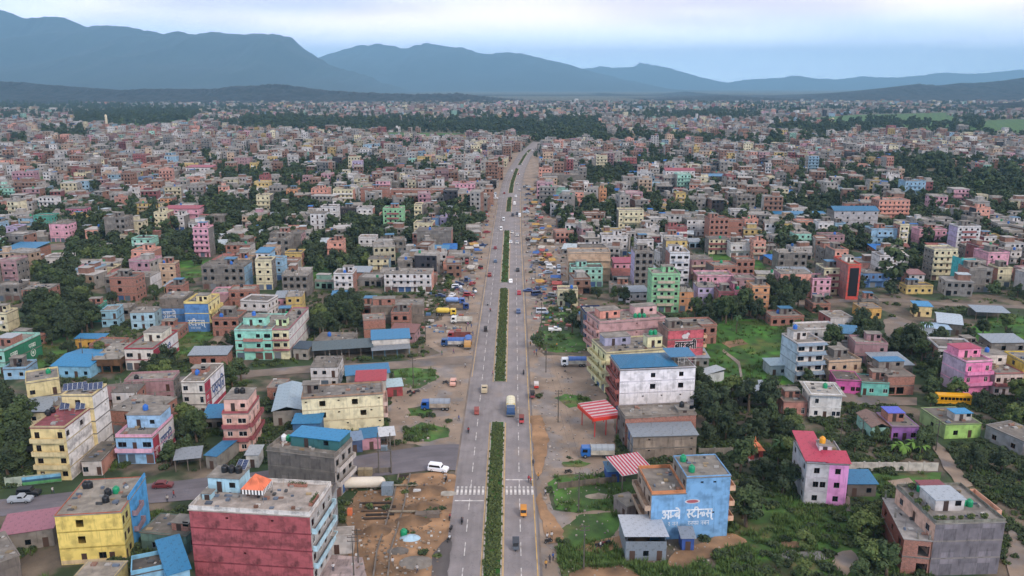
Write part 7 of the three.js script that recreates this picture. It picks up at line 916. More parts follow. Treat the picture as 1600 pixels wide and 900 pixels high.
function motorbike(px, py, turn, hex, label, y = 0) {
  const g = place('motorbike', px, py, turn, y); mesh('tank', once('mbt', () => prof([[-0.15, 0.62], [0.45, 0.66], [0.5, 0.85], [0.2, 0.95], [-0.15, 0.85]], 0.3, 0.06)), paint(hex), g); mesh('seat', once('mbs', () => prof([[-0.8, 0.72], [-0.12, 0.7], [-0.15, 0.82], [-0.8, 0.88]], 0.28, 0.04)), flat(0x161616, 0.7), g);
  new MB().bar([0.62, 0.32, 0], [0.42, 0.98, 0], 0.05).bar([0.42, 0.98, -0.32], [0.42, 0.98, 0.32], 0.03).bar([-0.6, 0.32, 0.1], [0.3, 0.4, 0.1], 0.06).bar([-0.6, 0.32, -0.1], [-0.4, 0.74, -0.1], 0.04).box(-0.25, 0.25, -0.14, 0.25, 0.62, 0.14).build('frame', flat(0x2c2c2e, 0.5), g); wheel(g, 0.64, 0, 0.31, 0.1); wheel(g, -0.62, 0, 0.31, 0.12);
  unique(g, label, 'motorbike', 'motorbikes'); return g;
}
// ---------------------------------------------------------------- people: one continuous body meshed from tapered limbs
const bodies = new Map();
function bodyGeo(pose) {
  return once('body' + pose, () => {
    const S = 1.78, res = 58, mc = new MarchingCubes(res, new THREE.MeshBasicMaterial(), false, false, 60000), J = {};
    const walk = pose === 'walk', sit = pose === 'ride', hipY = sit ? 0.95 : 0.92, head = sit ? 1.5 : 1.6;
    const seg = [], L = (a, b, r0, r1) => seg.push([a, b, r0, r1]);
    const up = head - 1.6, fz = walk ? 0.24 : 0;
    L([0, hipY + 0.02, 0], [0, hipY + 0.3, 0.01], 0.145, 0.15); L([0, hipY + 0.3, 0.01], [0, 1.36 + up, 0], 0.15, 0.165); L([-0.15, 1.38 + up, 0], [0.15, 1.38 + up, 0], 0.085, 0.085); L([0, 1.4 + up, 0], [0, 1.52 + up, 0.01], 0.06, 0.055); L([0, 1.57 + up, 0.01], [0, 1.66 + up, 0.0], 0.088, 0.098); L([0, 1.6 + up, 0.09], [0, 1.57 + up, 0.11], 0.02, 0.015);
    for (const s of [-1, 1]) {
      const f = walk ? s * fz : 0;
      if (sit) { L([s * 0.09, hipY, 0], [s * 0.2, 0.78, 0.4], 0.09, 0.07); L([s * 0.2, 0.78, 0.4], [s * 0.2, 0.36, 0.18], 0.065, 0.045); L([s * 0.2, 0.34, 0.18], [s * 0.2, 0.31, 0.36], 0.045, 0.04); L([s * 0.2, 1.36 + up, 0], [s * 0.27, 1.1 + up, 0.22], 0.055, 0.045); L([s * 0.27, 1.1 + up, 0.22], [s * 0.3, 1.1 + up, 0.45], 0.042, 0.035); L([s * 0.3, 1.1 + up, 0.46], [s * 0.28, 1.09 + up, 0.54], 0.04, 0.03); }
      else { L([s * 0.09, hipY, 0], [s * 0.1, 0.5, f * 0.55 + 0.03], 0.092, 0.066); L([s * 0.1, 0.5, f * 0.55 + 0.03], [s * 0.1, 0.09, f - (walk && s < 0 ? 0.08 : 0)], 0.06, 0.042); L([s * 0.1, 0.05, f - 0.02], [s * 0.11, 0.04, f + 0.16], 0.042, 0.038); L([s * 0.2, 1.36, 0], [s * 0.25, 1.1, -f * 0.5], 0.056, 0.046); L([s * 0.25, 1.1, -f * 0.5], [s * 0.25, 0.86, -f * 0.7 + 0.06], 0.043, 0.034); L([s * 0.25, 0.84, -f * 0.7 + 0.06], [s * 0.245, 0.74, -f * 0.7 + 0.08], 0.04, 0.028); }
    }
    const c = [0, 0.9, 0.1], h = 1.0, smin = (a, b, k) => { const q = Math.max(k - Math.abs(a - b), 0) / k; return Math.min(a, b) - q * q * k / 4; };
    const bones = seg.map(([a, b, r0, r1]) => { const d = [b[0] - a[0], b[1] - a[1], b[2] - a[2]]; return [a, d, d[0] * d[0] + d[1] * d[1] + d[2] * d[2], r0, r1]; });
    for (let k = 0; k < res; k++) for (let j = 0; j < res; j++) for (let i = 0; i < res; i++) { const x = (i - res / 2) / (res / 2) * h + c[0], y = (j - res / 2) / (res / 2) * h + c[1], z = (k - res / 2) / (res / 2) * h + c[2]; let d = 1; if (Math.abs(x) < 0.5 && Math.abs(z) < 0.75) for (const [a, v, L2, r0, r1] of bones) { const px = x - a[0], py = y - a[1], pz = z - a[2], t = clamp((px * v[0] + py * v[1] + pz * v[2]) / L2), e = Math.hypot(px - v[0] * t, py - v[1] * t, pz - v[2] * t) - mix(r0, r1, t); d = smin(d, e, 0.045); } mc.field[k * res * res + j * res + i] = -d; }
    mc.isolation = 0; mc.update();
    const n = mc.count, P = new Float32Array(n * 3); for (let i = 0; i < n; i++) { P[3 * i] = mc.positionArray[3 * i] * h + c[0]; P[3 * i + 1] = mc.positionArray[3 * i + 1] * h + c[1]; P[3 * i + 2] = mc.positionArray[3 * i + 2] * h + c[2]; }
    let g = new THREE.BufferGeometry(); g.setAttribute('position', new THREE.BufferAttribute(P, 3)); g = mergeVertices(g, 1e-4); g.computeVertexNormals(); g.userData.hip = hipY; g.userData.up = up; return g;
  });
}
const SKIN = [0.22, 0.12, 0.075], HAIR = [0.012, 0.01, 0.009], TOPS = [[0.5, 0.48, 0.46, 'white'], [0.35, 0.03, 0.04, 'red'], [0.03, 0.08, 0.25, 'blue'], [0.06, 0.06, 0.07, 'dark'], [0.5, 0.25, 0.05, 'orange'], [0.05, 0.2, 0.1, 'green'], [0.35, 0.15, 0.25, 'pink']], LEGS = [[0.03, 0.035, 0.06, 'dark'], [0.12, 0.1, 0.08, 'brown'], [0.03, 0.06, 0.16, 'blue']];
function person(px, py, turn, t, l, pose, where, y = 0) {                // faces local +z; turn 0 looks at +z
  const key = pose + t + '_' + l, geo = once('dress' + key, () => { const g = bodyGeo(pose).clone(), p = g.attributes.position, C = [], up = bodyGeo(pose).userData.up, hip = bodyGeo(pose).userData.hip; for (let i = 0; i < p.count; i++) { const x = p.getX(i), Y = p.getY(i), z = p.getZ(i), sit = pose === 'ride'; let c; if (Y > 1.46 + up) c = (Y > 1.62 + up || z < -0.01) ? HAIR : SKIN; else if (sit ? (Y > hip - 0.02 && z < 0.3) : (Y > hip && !(Math.abs(x) > 0.19 && Y < 1.05))) c = TOPS[t]; else if (!sit && Math.abs(x) > 0.19 && Y > 0.6) c = SKIN; else if (sit && Y > 0.95) c = SKIN; else c = Y < 0.08 ? HAIR : LEGS[l]; C.push(c[0], c[1], c[2]); } g.setAttribute('color', new THREE.Float32BufferAttribute(C, 3)); return g; });
  const p = G(px, py), onRoad = p.z > ZEND && Math.abs(p.x - rx(p.z)) < 9, m = mesh('person', geo, VCOL, null); m.position.set(p.x, (onRoad ? ROADY : 0.1) + y, p.z); m.rotation.y = turn;
  unique(m, `person in ${TOPS[t][3]} top and ${LEGS[l][3]} trousers ${where}`, 'person', 'people of like dress'); return m;
}
const AWAY = Math.PI / 2, HERE = -Math.PI / 2, LEFT = Math.PI, RIGHT = 0;
function rider(px, py, turn, hex, t, l, label, where) { motorbike(px, py, turn, hex, label); const p = G(px, py), q = person(px, py, turn + Math.PI / 2, t, l, 'ride', where, -0.08); q.position.x += -Math.cos(turn) * 0.35; q.position.z += Math.sin(turn) * 0.35; }
// on the highway
truck(798, 647, HERE, { cab: 0x2c4a72, bed: 0xd8b42c, tarp: 0xe6dfc0, label: 'truck with cream tarpaulin and yellow sides driving on the highway', len: 6 });
car(757, 612, AWAY, 0xb8a98c, 'beige pickup driving past the gap in the median', 'pickup');
rickshaw(818, 806, HERE, 0xd08a30, 'orange rickshaw driving past the zebra crossing', 0xc08030); rickshaw(806, 858, HERE, 0x4a4e54, 'dark grey rickshaw driving below the zebra crossing', 0x3c4048); rickshaw(815, 661, HERE, 0xb03838, 'red rickshaw driving behind the cream tarpaulin truck', 0x7a3a34); rickshaw(745, 647, AWAY, 0xa85a52, 'faded red rickshaw driving away past the junction', 0x8a4a44); rickshaw(832, 622, HERE, 0x7a2e30, 'maroon rickshaw waiting on the sandy verge', 0x2a2424); rickshaw(838, 606, AWAY, 0xc23a34, 'bright red rickshaw parked on the sandy verge', 0xc8c0bc);
rickshaw(759, 518, AWAY, 0x3a3432, 'charcoal rickshaw driving past the blue tarpaulin lorries', 0x2c2a2c); car(765, 432, AWAY, 0x8a3c36, 'dark red pickup driving past the short median gap', 'pickup'); car(774, 410, AWAY, 0x55657c, 'slate blue car driving past the short median gap'); car(798, 442, HERE, 0xe8e8ea, 'white car turning at the short median gap'); car(809, 424, HERE, 0x2a2a2e, 'black car driving towards the short median gap'); car(811, 460, HERE, 0x9c2c38, 'crimson car driving below the short median gap'); car(810, 489, HERE, 0x46587a, 'navy car driving beside the long median'); car(825, 456, LEFT, 0x3a4c78, 'dark blue car parked askew on the sandy verge');
for (const [px, py, up, hex, w] of [[783, 360, 1, 0xe6e6e6, 'white van at the market crossing'], [787, 345, 1, 0xdadada, 'pale van crossing the market junction'], [801, 338, 0, 0x333338, 'dark van at the market junction'], [808, 336, 0, 0x44444c, 'grey van at the market junction'], [812, 339, 0, 0xe0e0e0, 'white van beyond the market junction'], [804, 320, 0, 0xe8e8e8, 'white van beyond the short median']]) car(px, py, up ? AWAY : HERE, hex, w, 'van');
for (const [px, py, up] of [[788, 303, 1], [806, 308, 0], [811, 298, 0], [809, 288, 0], [800, 268, 1], [810, 273, 0], [815, 258, 0], [811, 250, 1], [824, 240, 1], [832, 236, 0], [836, 233, 0], [800, 365, 0], [808, 369, 0], [798, 380, 0], [808, 381, 0], [774, 389, 1]]) { const g = car(px, py, up ? AWAY : HERE, [0xd8d8d8, 0x8c8c90, 0xb0b4bc, 0x7c2e30][(px + py) % 4], up ? 'car driving away along the far highway' : 'car with lit headlights coming along the far highway'); if (!up) g.children.filter((c) => c.name === 'headlight').forEach((c) => { c.material = surf('lamp', 0xffffff, { emissive: 0xfff2dd, emissiveIntensity: 4 }); c.scale.setScalar(1.5); }); }
rider(722, 818, AWAY, 0xb83020, 3, 0, 'red motorbike ridden away near the stop line', 'riding a red motorbike near the stop line'); rider(732, 676, AWAY, 0xb02828, 1, 0, 'red motorbike ridden past the junction', 'riding past the side street junction'); rider(818, 586, HERE, 0x222226, 3, 0, 'black motorbike ridden opposite the junction', 'riding a black motorbike opposite the junction'); rider(762, 478, AWAY, 0xc0c0c0, 0, 0, 'silver motorbike ridden beside the long median', 'riding beside the long median'); rider(766, 487, AWAY, 0xb02030, 1, 0, 'crimson motorbike ridden beside the long median', 'riding a crimson motorbike by the long median');
// side street and lay-bys
car(685, 737, -0.25, 0xe6e8ec, 'white jeep turning out of the worn side street', 'suv'); car(33, 785, 0.1, 0x9aa0a6, 'silver pickup parked in the side street', 'pickup'); car(46, 775, 0.1, 0x1e2024, 'black jeep parked behind the silver pickup', 'suv'); car(255, 762, 0.1, 0x6a2c30, 'maroon car in the side street behind the sky blue wall');
truck(674, 640, LEFT, { cab: 0x24549a, bed: 0xb9a894, tarp: 0x8e98a6, label: 'lorry with blue cab and grey tarpaulin on the dusty lay-by' }); truck(890, 572, LEFT, { cab: 0xdadce0, bed: 0xc9c2b6, tarp: 0x2c62b0, label: 'lorry with white cab and blue tarpaulin beside the grass island' }); truck(925, 714, LEFT, { cab: 0x2560a4, bed: 0xc8bfae, tarp: 0x98a0a8, label: 'lorry with blue cab and pale tarpaulin before the cement house' }); truck(702, 541, LEFT, { cab: 0x2a4a78, bed: 0xcac6c0, tarp: 0x2a64b4, label: 'lorry with blue tarpaulin and white bed among the parked lorries' }); truck(731, 543, HERE, { cab: 0xb88a4c, bed: 0xb88a4c, tarp: 0x2a6cc0, label: 'lorry with blue tarpaulin and ochre cab facing the road', len: 5 }); truck(712, 530, LEFT, { cab: 0x8a3a38, bed: 0x8c4a44, label: 'empty maroon lorry behind the blue tarpaulin' }); truck(722, 484, RIGHT, { cab: 0x203a70, bed: 0x8a7a66, load: 1, label: 'lorry with navy cab and open bed of stone' }); truck(716, 476, RIGHT, { cab: 0x3a5a9c, bed: 0x7a98c8, tank: 1, label: 'pale blue tanker lorry beside the verge' }); truck(716, 505, LEFT, { cab: 0xd8d8d4, bed: 0xdcd8ce, label: 'white open lorry with low sides beside the verge' }); truck(702, 493, RIGHT, { cab: 0xd8b844, bed: 0xd8bc50, tank: 1, label: 'yellow tanker lorry beside the white open lorry' });
car(714, 451, RIGHT, 0xdfe2e6, 'white jeep parked above the lorry park', 'suv'); car(718, 446, RIGHT, 0x2c3654, 'navy car parked above the lorry park'); car(708, 601, HERE, 0xd0a090, 'pale pickup at the dusty street mouth', 'pickup'); car(861, 420, RIGHT, 0xe0e2e4, 'white jeep parked by the roadside market', 'suv'); car(855, 414, RIGHT, 0xcfd2d6, 'silver car parked by the roadside market'); car(847, 490, RIGHT, 0xb4b8c0, 'silver van parked by the grass ridges', 'van'); car(867, 518, RIGHT, 0xdcdcdc, 'white pickup parked by the grass island', 'pickup'); car(982, 472, 1.3, 0xd8c4c0, 'white and red van parked behind the navy hoarding', 'van'); car(970, 469, 1.4, 0xe0e0e2, 'white van parked behind the navy hoarding', 'van');
bus(1487, 632, 3.02, 0xe0a018, 'amber yellow school bus parked in the lane');
// market: more parked traffic, stalls and people on both verges
{
  const r = rng(313), V = [0xd8d8da, 0x8a2c30, 0x2c3c60, 0x6c7076, 0x1e1e22, 0xb08a3c, 0x3c5a44, 0xa8b4c4], put = [];
  const side = (s, py) => { const p = G(790, py), off = (s < 0 ? -1 : 1) * (11 + r() * (py < 400 ? 15 : 20)); const x = rx(p.z) + off; return [x, p.z]; };
  const pix = (x, z) => { const dy = -EYE, f = -(z * CP) - dy * SP, u = dy * CP - z * SP; return [800 + FOCAL * x / f, 450 - FOCAL * u / f]; };
  const okay = (x, z, m) => free(x, z, m) && !put.some((q) => Math.hypot(q[0] - x, q[1] - z) < q[2] + m);
  const names = ['parked under the market awnings', 'parked by the far market verge'];
  let nc = 0, ns = 0, np = 0, nb = 0;
  for (let t = 0; t < 1500 && ns < 46; t++) { const s = r() < 0.6 ? 1 : -1, py = mix(288, 452, Math.pow(r(), 0.9)), [x, z] = side(s, py); if (s < 0 && py > 430) continue; if (Math.abs(x - rx(z)) < 15 || !okay(x, z, 2.6)) continue; put.push([x, z, 2.6]); const g = group('stall', x, 0.1, z, (r() - 0.5) * 0.8), w = 2.6 + r() * 2.4, d = 2.2 + r() * 1.4, h = 2.2; const c = Math.floor(r() * 7), hex = [0x2f66b4, 0x9aa2aa, 0xb44a44, 0xc9c4bc, 0x3c6c5c, 0xc89a3c, 0x6a5a4c][c], nm = ['blue', 'grey', 'red', 'white', 'green', 'ochre', 'brown'][c]; for (const q of [-1, 1]) for (const e of [-1, 1]) mesh('pole', once('stp' + e, () => new MB().bar([0, 0, 0], [0, h + (e < 0 ? 0.5 : 0.05), 0], 0.05, 4).geo()), flat(0x6a5c4c, 0.8), g).position.set(q * w * 0.46, 0, e * d * 0.46); new MB().quad([-w / 2, h + 0.05, d / 2], [w / 2, h + 0.05, d / 2], [w / 2, h + 0.6, -d / 2], [-w / 2, h + 0.6, -d / 2]).quad([-w / 2, h - 0.3, d / 2 + 0.02], [w / 2, h - 0.3, d / 2 + 0.02], [w / 2, h + 0.05, d / 2], [-w / 2, h + 0.05, d / 2]).build('awning', surf('plaster', hex), g); new MB().box(-w * 0.42, 0, -0.1, w * 0.42, 0.85, d * 0.3).build('counter', surf('cement', 0x8c7a66), g); unique(g, `market stall with ${nm} awning on the ${s > 0 ? 'sandy' : 'dusty paved'} verge`, 'stall', 'market stalls'); ns++; }
  for (let t = 0; t < 1500 && nc < 64; t++) { const s = r() < 0.6 ? 1 : -1, py = mix(292, 470, r()), [x, z] = side(s, py); if (!okay(x, z, 2.3)) continue; put.push([x, z, 2.3]); const [a, b] = pix(x, z), k = ['car', 'van', 'suv', 'pickup'][Math.floor(r() * 4)], c = Math.floor(r() * V.length); if (r() < 0.25) rickshaw(a, b, r() * 6.28, V[c], `${['white', 'maroon', 'navy', 'grey', 'black', 'ochre', 'green', 'pale blue'][c]} rickshaw parked on the ${s > 0 ? 'sandy' : 'dusty paved'} market verge`); else car(a, b, (r() < 0.5 ? 0 : AWAY) + (r() - 0.5) * 0.8, V[c], `${['white', 'maroon', 'navy', 'grey', 'black', 'ochre', 'green', 'pale blue'][c]} ${{ car: 'car', van: 'van', suv: 'jeep', pickup: 'pickup' }[k]} parked on the ${s > 0 ? 'sandy' : 'dusty paved'} market verge`, k); nc++; }
  for (let t = 0; t < 1500 && nb < 46; t++) { const s = r() < 0.6 ? 1 : -1, py = mix(330, 480, r()), [x, z] = side(s, py); if (!okay(x, z, 0.9)) continue; put.push([x, z, 0.9]); const [a, b] = pix(x, z); motorbike(a, b, r() * 6.28, V[Math.floor(r() * 5)], `small motorbike parked on the ${s > 0 ? 'sandy' : 'dusty paved'} market verge`); nb++; }
  for (let t = 0; t < 2500 && np < 84; t++) { const s = r() < 0.55 ? 1 : -1, py = mix(330, 560, r()), p = G(790, py), x = rx(p.z) + s * (9.6 + r() * 12), z = p.z; if (!okay(x, z, 0.6)) continue; put.push([x, z, 0.6]); const [a, b] = pix(x, z); person(a, b, r() * 6.28, Math.floor(r() * TOPS.length), Math.floor(r() * 3), r() < 0.5 ? 'walk' : 'stand', `on the ${s > 0 ? 'sandy' : 'dusty paved'} verge beside the highway`); np++; }
  // rows of motorbikes by the small shops, and goods lying about the verges
  const junk = new MB(true); for (let t = 0; t < 700; t++) { const s = r() < 0.55 ? 1 : -1, py = mix(300, 520, r()), p = G(790, py), x = rx(p.z) + s * (12 + r() * 22), z = p.z; if (!free(x, z, 0.5) || !offRoad(x, z, 2)) continue; const w = 0.3 + r() * 0.8, h = 0.2 + r() * 0.8; junk.col = [[0.3, 0.27, 0.22], [0.08, 0.16, 0.3], [0.3, 0.1, 0.08], [0.45, 0.43, 0.4], [0.1, 0.09, 0.08]][Math.floor(r() * 5)]; junk.box(x - w, 0.05, z - w * 0.7, x + w, h, z + w * 0.7, 'flrt'); }
  tag(junk.build('market_goods', VCOL), 'sacks, crates and goods heaped along the market verges', 'goods', null, 'stuff');
}
// people named one by one
for (const [px, py, tn, t, l, pose, w] of [[712, 603, 0.6, 3, 0, 'stand', 'beside the pale pickup'], [719, 601, -0.4, 0, 1, 'stand', 'beside the pale pickup'], [727, 575, 2, 0, 0, 'walk', 'crossing the dusty street mouth'], [717, 658, 1, 2, 0, 'walk', 'walking on the lay-by near the lorry'], [833, 729, 3, 3, 0, 'stand', 'waiting at the road edge'], [826, 754, 0.4, 1, 0, 'stand', 'boarding at the road edge'], [829, 757, 1.2, 1, 1, 'stand', 'waiting beside the zebra crossing'], [841, 750, -1, 4, 0, 'walk', 'walking past the zebra crossing'], [852, 775, 2, 0, 0, 'walk', 'walking by the sunken plot'], [855, 845, 0.2, 0, 0, 'walk', 'walking on the sandy verge'], [862, 843, 0.1, 0, 1, 'walk', 'strolling on the sandy verge in a pair'], [859, 880, 2.8, 3, 0, 'stand', 'standing in the group on the sandy verge'], [864, 876, 0.8, 2, 0, 'stand', 'standing in the group on the sandy verge'], [853, 888, 0.3, 4, 0, 'stand', 'crouched group member on the sandy verge'], [938, 858, 1, 0, 0, 'stand', 'beside the motorbikes on the dirt track'], [521, 893, 0.3, 0, 0, 'stand', 'standing in the pinkish yard'], [614, 884, 0.3, 0, 1, 'walk', 'on the building site'], [652, 895, 2.3, 0, 0, 'walk', 'on the building site by the gravel'], [663, 766, 1, 3, 0, 'walk', 'working on the orange earth heap'], [770, 588, 1, 6, 0, 'walk', 'crossing at the median end'], [83, 772, 1.2, 0, 0, 'walk', 'walking in the side street'], [272, 778, 1.8, 1, 0, 'walk', 'in the side street by the red stall'], [262, 785, 0, 0, 0, 'stand', 'in the side street near the low roof']]) person(px, py, tn, t, l, pose, w);
for (const [px, py, tn, c, w] of [[697, 752, 1.4, 0x22262c, 'motorbike parked by the orange earth heap'], [703, 812, 1.5, 0x8a2428, 'maroon motorbike parked by the site fence'], [705, 830, 1.3, 0x24262c, 'black motorbike parked at the kerb of the site'], [702, 846, 1.2, 0xb4b8bc, 'silver motorbike parked at the kerb of the site'], [857, 849, 0.5, 0x24262c, 'black motorbike on the sandy verge'], [936, 856, 0.2, 0x24262c, 'black motorbike on the dirt track'], [942, 854, 0.4, 0x6a2028, 'maroon motorbike on the dirt track'], [949, 852, 0.3, 0x30343c, 'grey motorbike on the dirt track'], [888, 740, 0.2, 0x24262c, 'dark motorbike on the grass by the sunken plot'], [696, 600, 0.4, 0x24262c, 'black motorbike near the pale pickup'], [640, 615, 0.7, 0x24262c, 'black motorbike by the kiosk'], [646, 617, 0.9, 0x702024, 'maroon motorbike by the kiosk'], [652, 614, 0.5, 0x4c5058, 'grey motorbike by the kiosk']]) motorbike(px, py, tn, c, w);
// ---------------------------------------------------------------- poles and lines
function utilityPole(px, py, h, label, arms = 2) {
  const p = G(px, py), g = group('utility_pole', p.x, 0.05, p.z, 0.05), b = new MB(); b.bar([0, 0, 0], [0, h, 0], 0.15, 8, 0.09); b.build('pole', surf('cement', 0x77716a), g);
  for (let i = 0; i < arms; i++) { const y = h - 0.3 - i * 0.8; new MB().box(-0.9, y, -0.05, 0.9, y + 0.1, 0.05).build('crossarm', flat(0x4a4642, 0.7), g); for (const x of [-0.8, 0, 0.8]) new MB().bar([x, y + 0.1, 0], [x, y + 0.3, 0], 0.06, 6).build('insulator', flat(0x6b4a3a, 0.4), g); }
  unique(g, label, 'pole', 'utility poles'); return new THREE.Vector3(p.x, h, p.z);
}
const poles = [[904, 800, 9, 'pole by the sunken grass plot'], [872, 660, 9, 'pole before the fuel station canopy'], [853, 582, 9, 'pole beside the white cabbed lorry'], [912, 890, 9, 'pole on the weedy verge'], [846, 505, 8, 'pole by the silver van'], [836, 440, 8, 'pole on the sandy market verge'], [646, 604, 9, 'pole by the weeds near the kiosk'], [665, 532, 9, 'pole by the lorry park'], [684, 470, 9, 'pole by the tanker lorries'], [700, 430, 9, 'pole above the lorry park'], [720, 385, 8, 'pole on the dusty market verge'], [529, 600, 9, 'pole on the dusty street'], [453, 560, 9, 'pole by the cream house with wine red rails'], [132, 575, 10, 'slim mast beside the blue roofed house'], [1345, 700, 8, 'pole in the garden behind the wall'], [1462, 705, 8, 'pole by the dirt lane'], [1312, 700, 8, 'pole behind the pink and grey house'], [425, 745, 9, 'pole by the bare cement house'], [246, 690, 8, 'pole by the sky blue house'], [553, 900, 8, 'pole in the pinkish yard'], [560, 880, 7, 'thin pole by the store roof']].map((a) => utilityPole(a[0], a[1], a[2], 'grey utility ' + a[3]));
{ const wires = [[0, 3], [0, 1], [1, 2], [2, 4], [4, 5], [6, 7], [7, 8], [8, 9], [9, 10]]; for (const [a, c] of wires) { const A = poles[a], B = poles[c], g = group('power_line', A.x, A.y, A.z); for (const o of [-0.8, 0.8]) { const b = new MB(); let prev = null; for (let i = 0; i <= 8; i++) { const t = i / 8, q = [(B.x - A.x) * t + o, (B.y - A.y) * t - 2.4 * t * (1 - t), (B.z - A.z) * t]; if (prev) b.bar(prev, q, 0.018, 3); prev = q; } b.build('wire', flat(0x1c1c1e, 0.6), g); } unique(g, 'sagging power lines strung between roadside poles', 'power line', 'power lines'); } }
{ // transformer on twin poles at the corner
  const p = G(602, 740), g = group('transformer', p.x, 0.1, p.z); for (const x of [-1.4, 1.4]) new MB().bar([x, 0, 0], [x, 10, 0], 0.16, 8, 0.11).build('pole', surf('cement', 0x8a847c), g); new MB().box(-1.7, 5.6, -0.5, 1.7, 5.75, 0.5).build('platform', flat(0x5a5550, 0.7), g); new MB().box(-1.8, 8.6, -0.06, 1.8, 8.72, 0.06).build('crossarm', flat(0x4a4642, 0.7), g); const t = new MB(); t.box(-0.7, 5.75, -0.4, 0.7, 6.9, 0.4); for (let i = 0; i < 7; i++) t.box(-0.66 + i * 0.2, 5.85, 0.4, -0.6 + i * 0.2, 6.75, 0.58); t.build('tank', flat(0x7d8a92, 0.5), g); for (const x of [-0.4, 0, 0.4]) new MB().bar([x, 6.9, 0], [x, 7.3, 0], 0.07, 6).build('bushing', flat(0x6b3c2c, 0.4), g); tag(g, 'electric transformer on twin poles at the building site corner', 'transformer');
}
// ---------------------------------------------------------------- building site
{
  const heap = (px, py, w, d, h, mat, label, seed) => { const p = G(px, py), n = 22, geo = new THREE.PlaneGeometry(w, d, n, n); geo.rotateX(-Math.PI / 2); const a = geo.attributes.position; for (let i = 0; i < a.count; i++) { const x = a.getX(i), z = a.getZ(i), q = Math.max(0, 1 - Math.hypot(x / w * 2, z / d * 2)); a.setY(i, Math.pow(q, 0.8) * h * (0.45 + 1.1 * fbm(x * 0.6 + seed, z * 0.6, 4, seed)) - 0.06); } geo.computeVertexNormals(); const uv = geo.attributes.uv; for (let i = 0; i < uv.count; i++) uv.setXY(i, a.getX(i), a.getZ(i)); const m = mesh('heap', geo, mat, null); m.position.set(p.x, 0.08, p.z); unique(m, label, 'heap', 'heaps'); };
  heap(668, 768, 9, 6, 1.6, SOIL, 'orange earth heap by the side street', 3); heap(662, 795, 8, 6, 1.5, SOIL, 'orange earth heap in the middle of the site', 5); heap(645, 815, 8, 5, 1.2, SOIL, 'orange earth heap beside the trench', 7); heap(590, 830, 6, 5, 1.3, SOIL, 'brown earth heap behind the store', 9); heap(699, 772, 4.5, 2.6, 0.8, surf('roof', 0xd8d4cc), 'pale broken stone heap by the zebra crossing', 11); heap(650, 880, 7, 5, 1.0, surf('roof', 0xa8a29c), 'grey gravel heap on the site', 13); heap(622, 862, 5, 3, 0.8, surf('roof', 0x8f8a86), 'dark gravel heap beside the trench', 15); heap(935, 776, 6, 2.5, 0.7, surf('roof', 0xc0b4a4), 'rubble heap in the sunken plot', 17); heap(1255, 868, 11, 4, 0.6, surf('roof', 0xb8b8bc), 'litter and rubble heap in the overgrown plot', 19); heap(648, 522, 8, 6, 1.4, surf('roof', 0xa4a0a0), 'scrap heap beside the blue roofed white house', 21);
  const P = [G(632, 742), G(622, 790), G(610, 830), G(600, 860), G(590, 940)], g = group('drain_trench', P[0].x, 0, P[0].z), wl = new MB(), fl = new MB(), wt = new MB();
  for (let i = 0; i < P.length - 1; i++) { const a = P[i].clone().sub(P[0]), b = P[i + 1].clone().sub(P[0]); for (const s of [-1.3, 1.3]) { wl.quad([a.x + s - 0.15, 0.45, a.z], [a.x + s + 0.15, 0.45, a.z], [b.x + s + 0.15, 0.45, b.z], [b.x + s - 0.15, 0.45, b.z]); wl.quad([a.x + s + 0.15, 0.05, a.z], [b.x + s + 0.15, 0.05, b.z], [b.x + s + 0.15, 0.45, b.z], [a.x + s + 0.15, 0.45, a.z]); wl.quad([b.x + s - 0.15, 0.05, b.z], [a.x + s - 0.15, 0.05, a.z], [a.x + s - 0.15, 0.45, a.z], [b.x + s - 0.15, 0.45, b.z]); } fl.quad([a.x - 1.15, 0.11, a.z], [a.x + 1.15, 0.11, a.z], [b.x + 1.15, 0.11, b.z], [b.x - 1.15, 0.11, b.z]); }
  wl.build('trench_wall', surf('cement', 0x9a9088), g); fl.build('trench_bed', surf('soil', 0x6a5c50), g); tag(g, 'long open drain trench with cement sides across the site', 'trench');
  const box = (name, px, py, w, h, d, hex, label, kind = 'plaster', turn = 0, y = 0.1) => { const p = G(px, py), g2 = group(name, p.x, y, p.z, turn), b = new MB(); b.box(-w / 2, 0, -d / 2, w / 2, h, d / 2); b.build('body', surf(kind, hex), g2); new MB().box(-w / 2 - 0.03, h, -d / 2 - 0.03, w / 2 + 0.03, h + 0.05, d / 2 + 0.03).build('top', surf(kind, hex), g2); unique(g2, label, name.replace('_', ' '), 'site goods'); };
  for (let i = 0; i < 5; i++) box('timber_stack', 588 + (i % 2) * 6, 788 + i * 6, 7 - i * 0.4, 0.3, 0.5, [0x4a3c32, 0x5c4a3c, 0x6b5848, 0x3f352e, 0x55463a][i], `long stack of dark timber on the building site`, 'cement', 0.05);
  box('plank', 630, 803, 6, 0.15, 0.5, 0xb4a894, 'pale plank laid across the drain trench', 'cement', 0, 0.5); box('plank', 634, 762, 5.5, 0.15, 0.5, 0xb4a894, 'pale plank over the trench by the timber', 'cement', 0, 0.5); box('water_barrel', 547, 805, 0.9, 1.3, 0.9, 0xe8702c, 'orange barrel beside the grey timber'); heap(641, 842, 4.4, 3.0, 1.2, surf('plaster', 0xa8cbe0, { roughness: 0.4 }), 'pale blue plastic sheet heaped over goods on the site', 23); box('generator', 652, 771, 1.6, 0.7, 0.9, 0xd8d8d8, 'white handcart on the orange earth'); box('concrete_block', 571, 743, 3.2, 1.6, 1.2, 0xc4b494, 'tan stone block by the corner wall', 'cement'); box('brick_stack', 668, 808, 5.0, 0.9, 1.6, 0x8f8278, 'stack of grey pipes and bricks by the site fence', 'cement', 0.1);
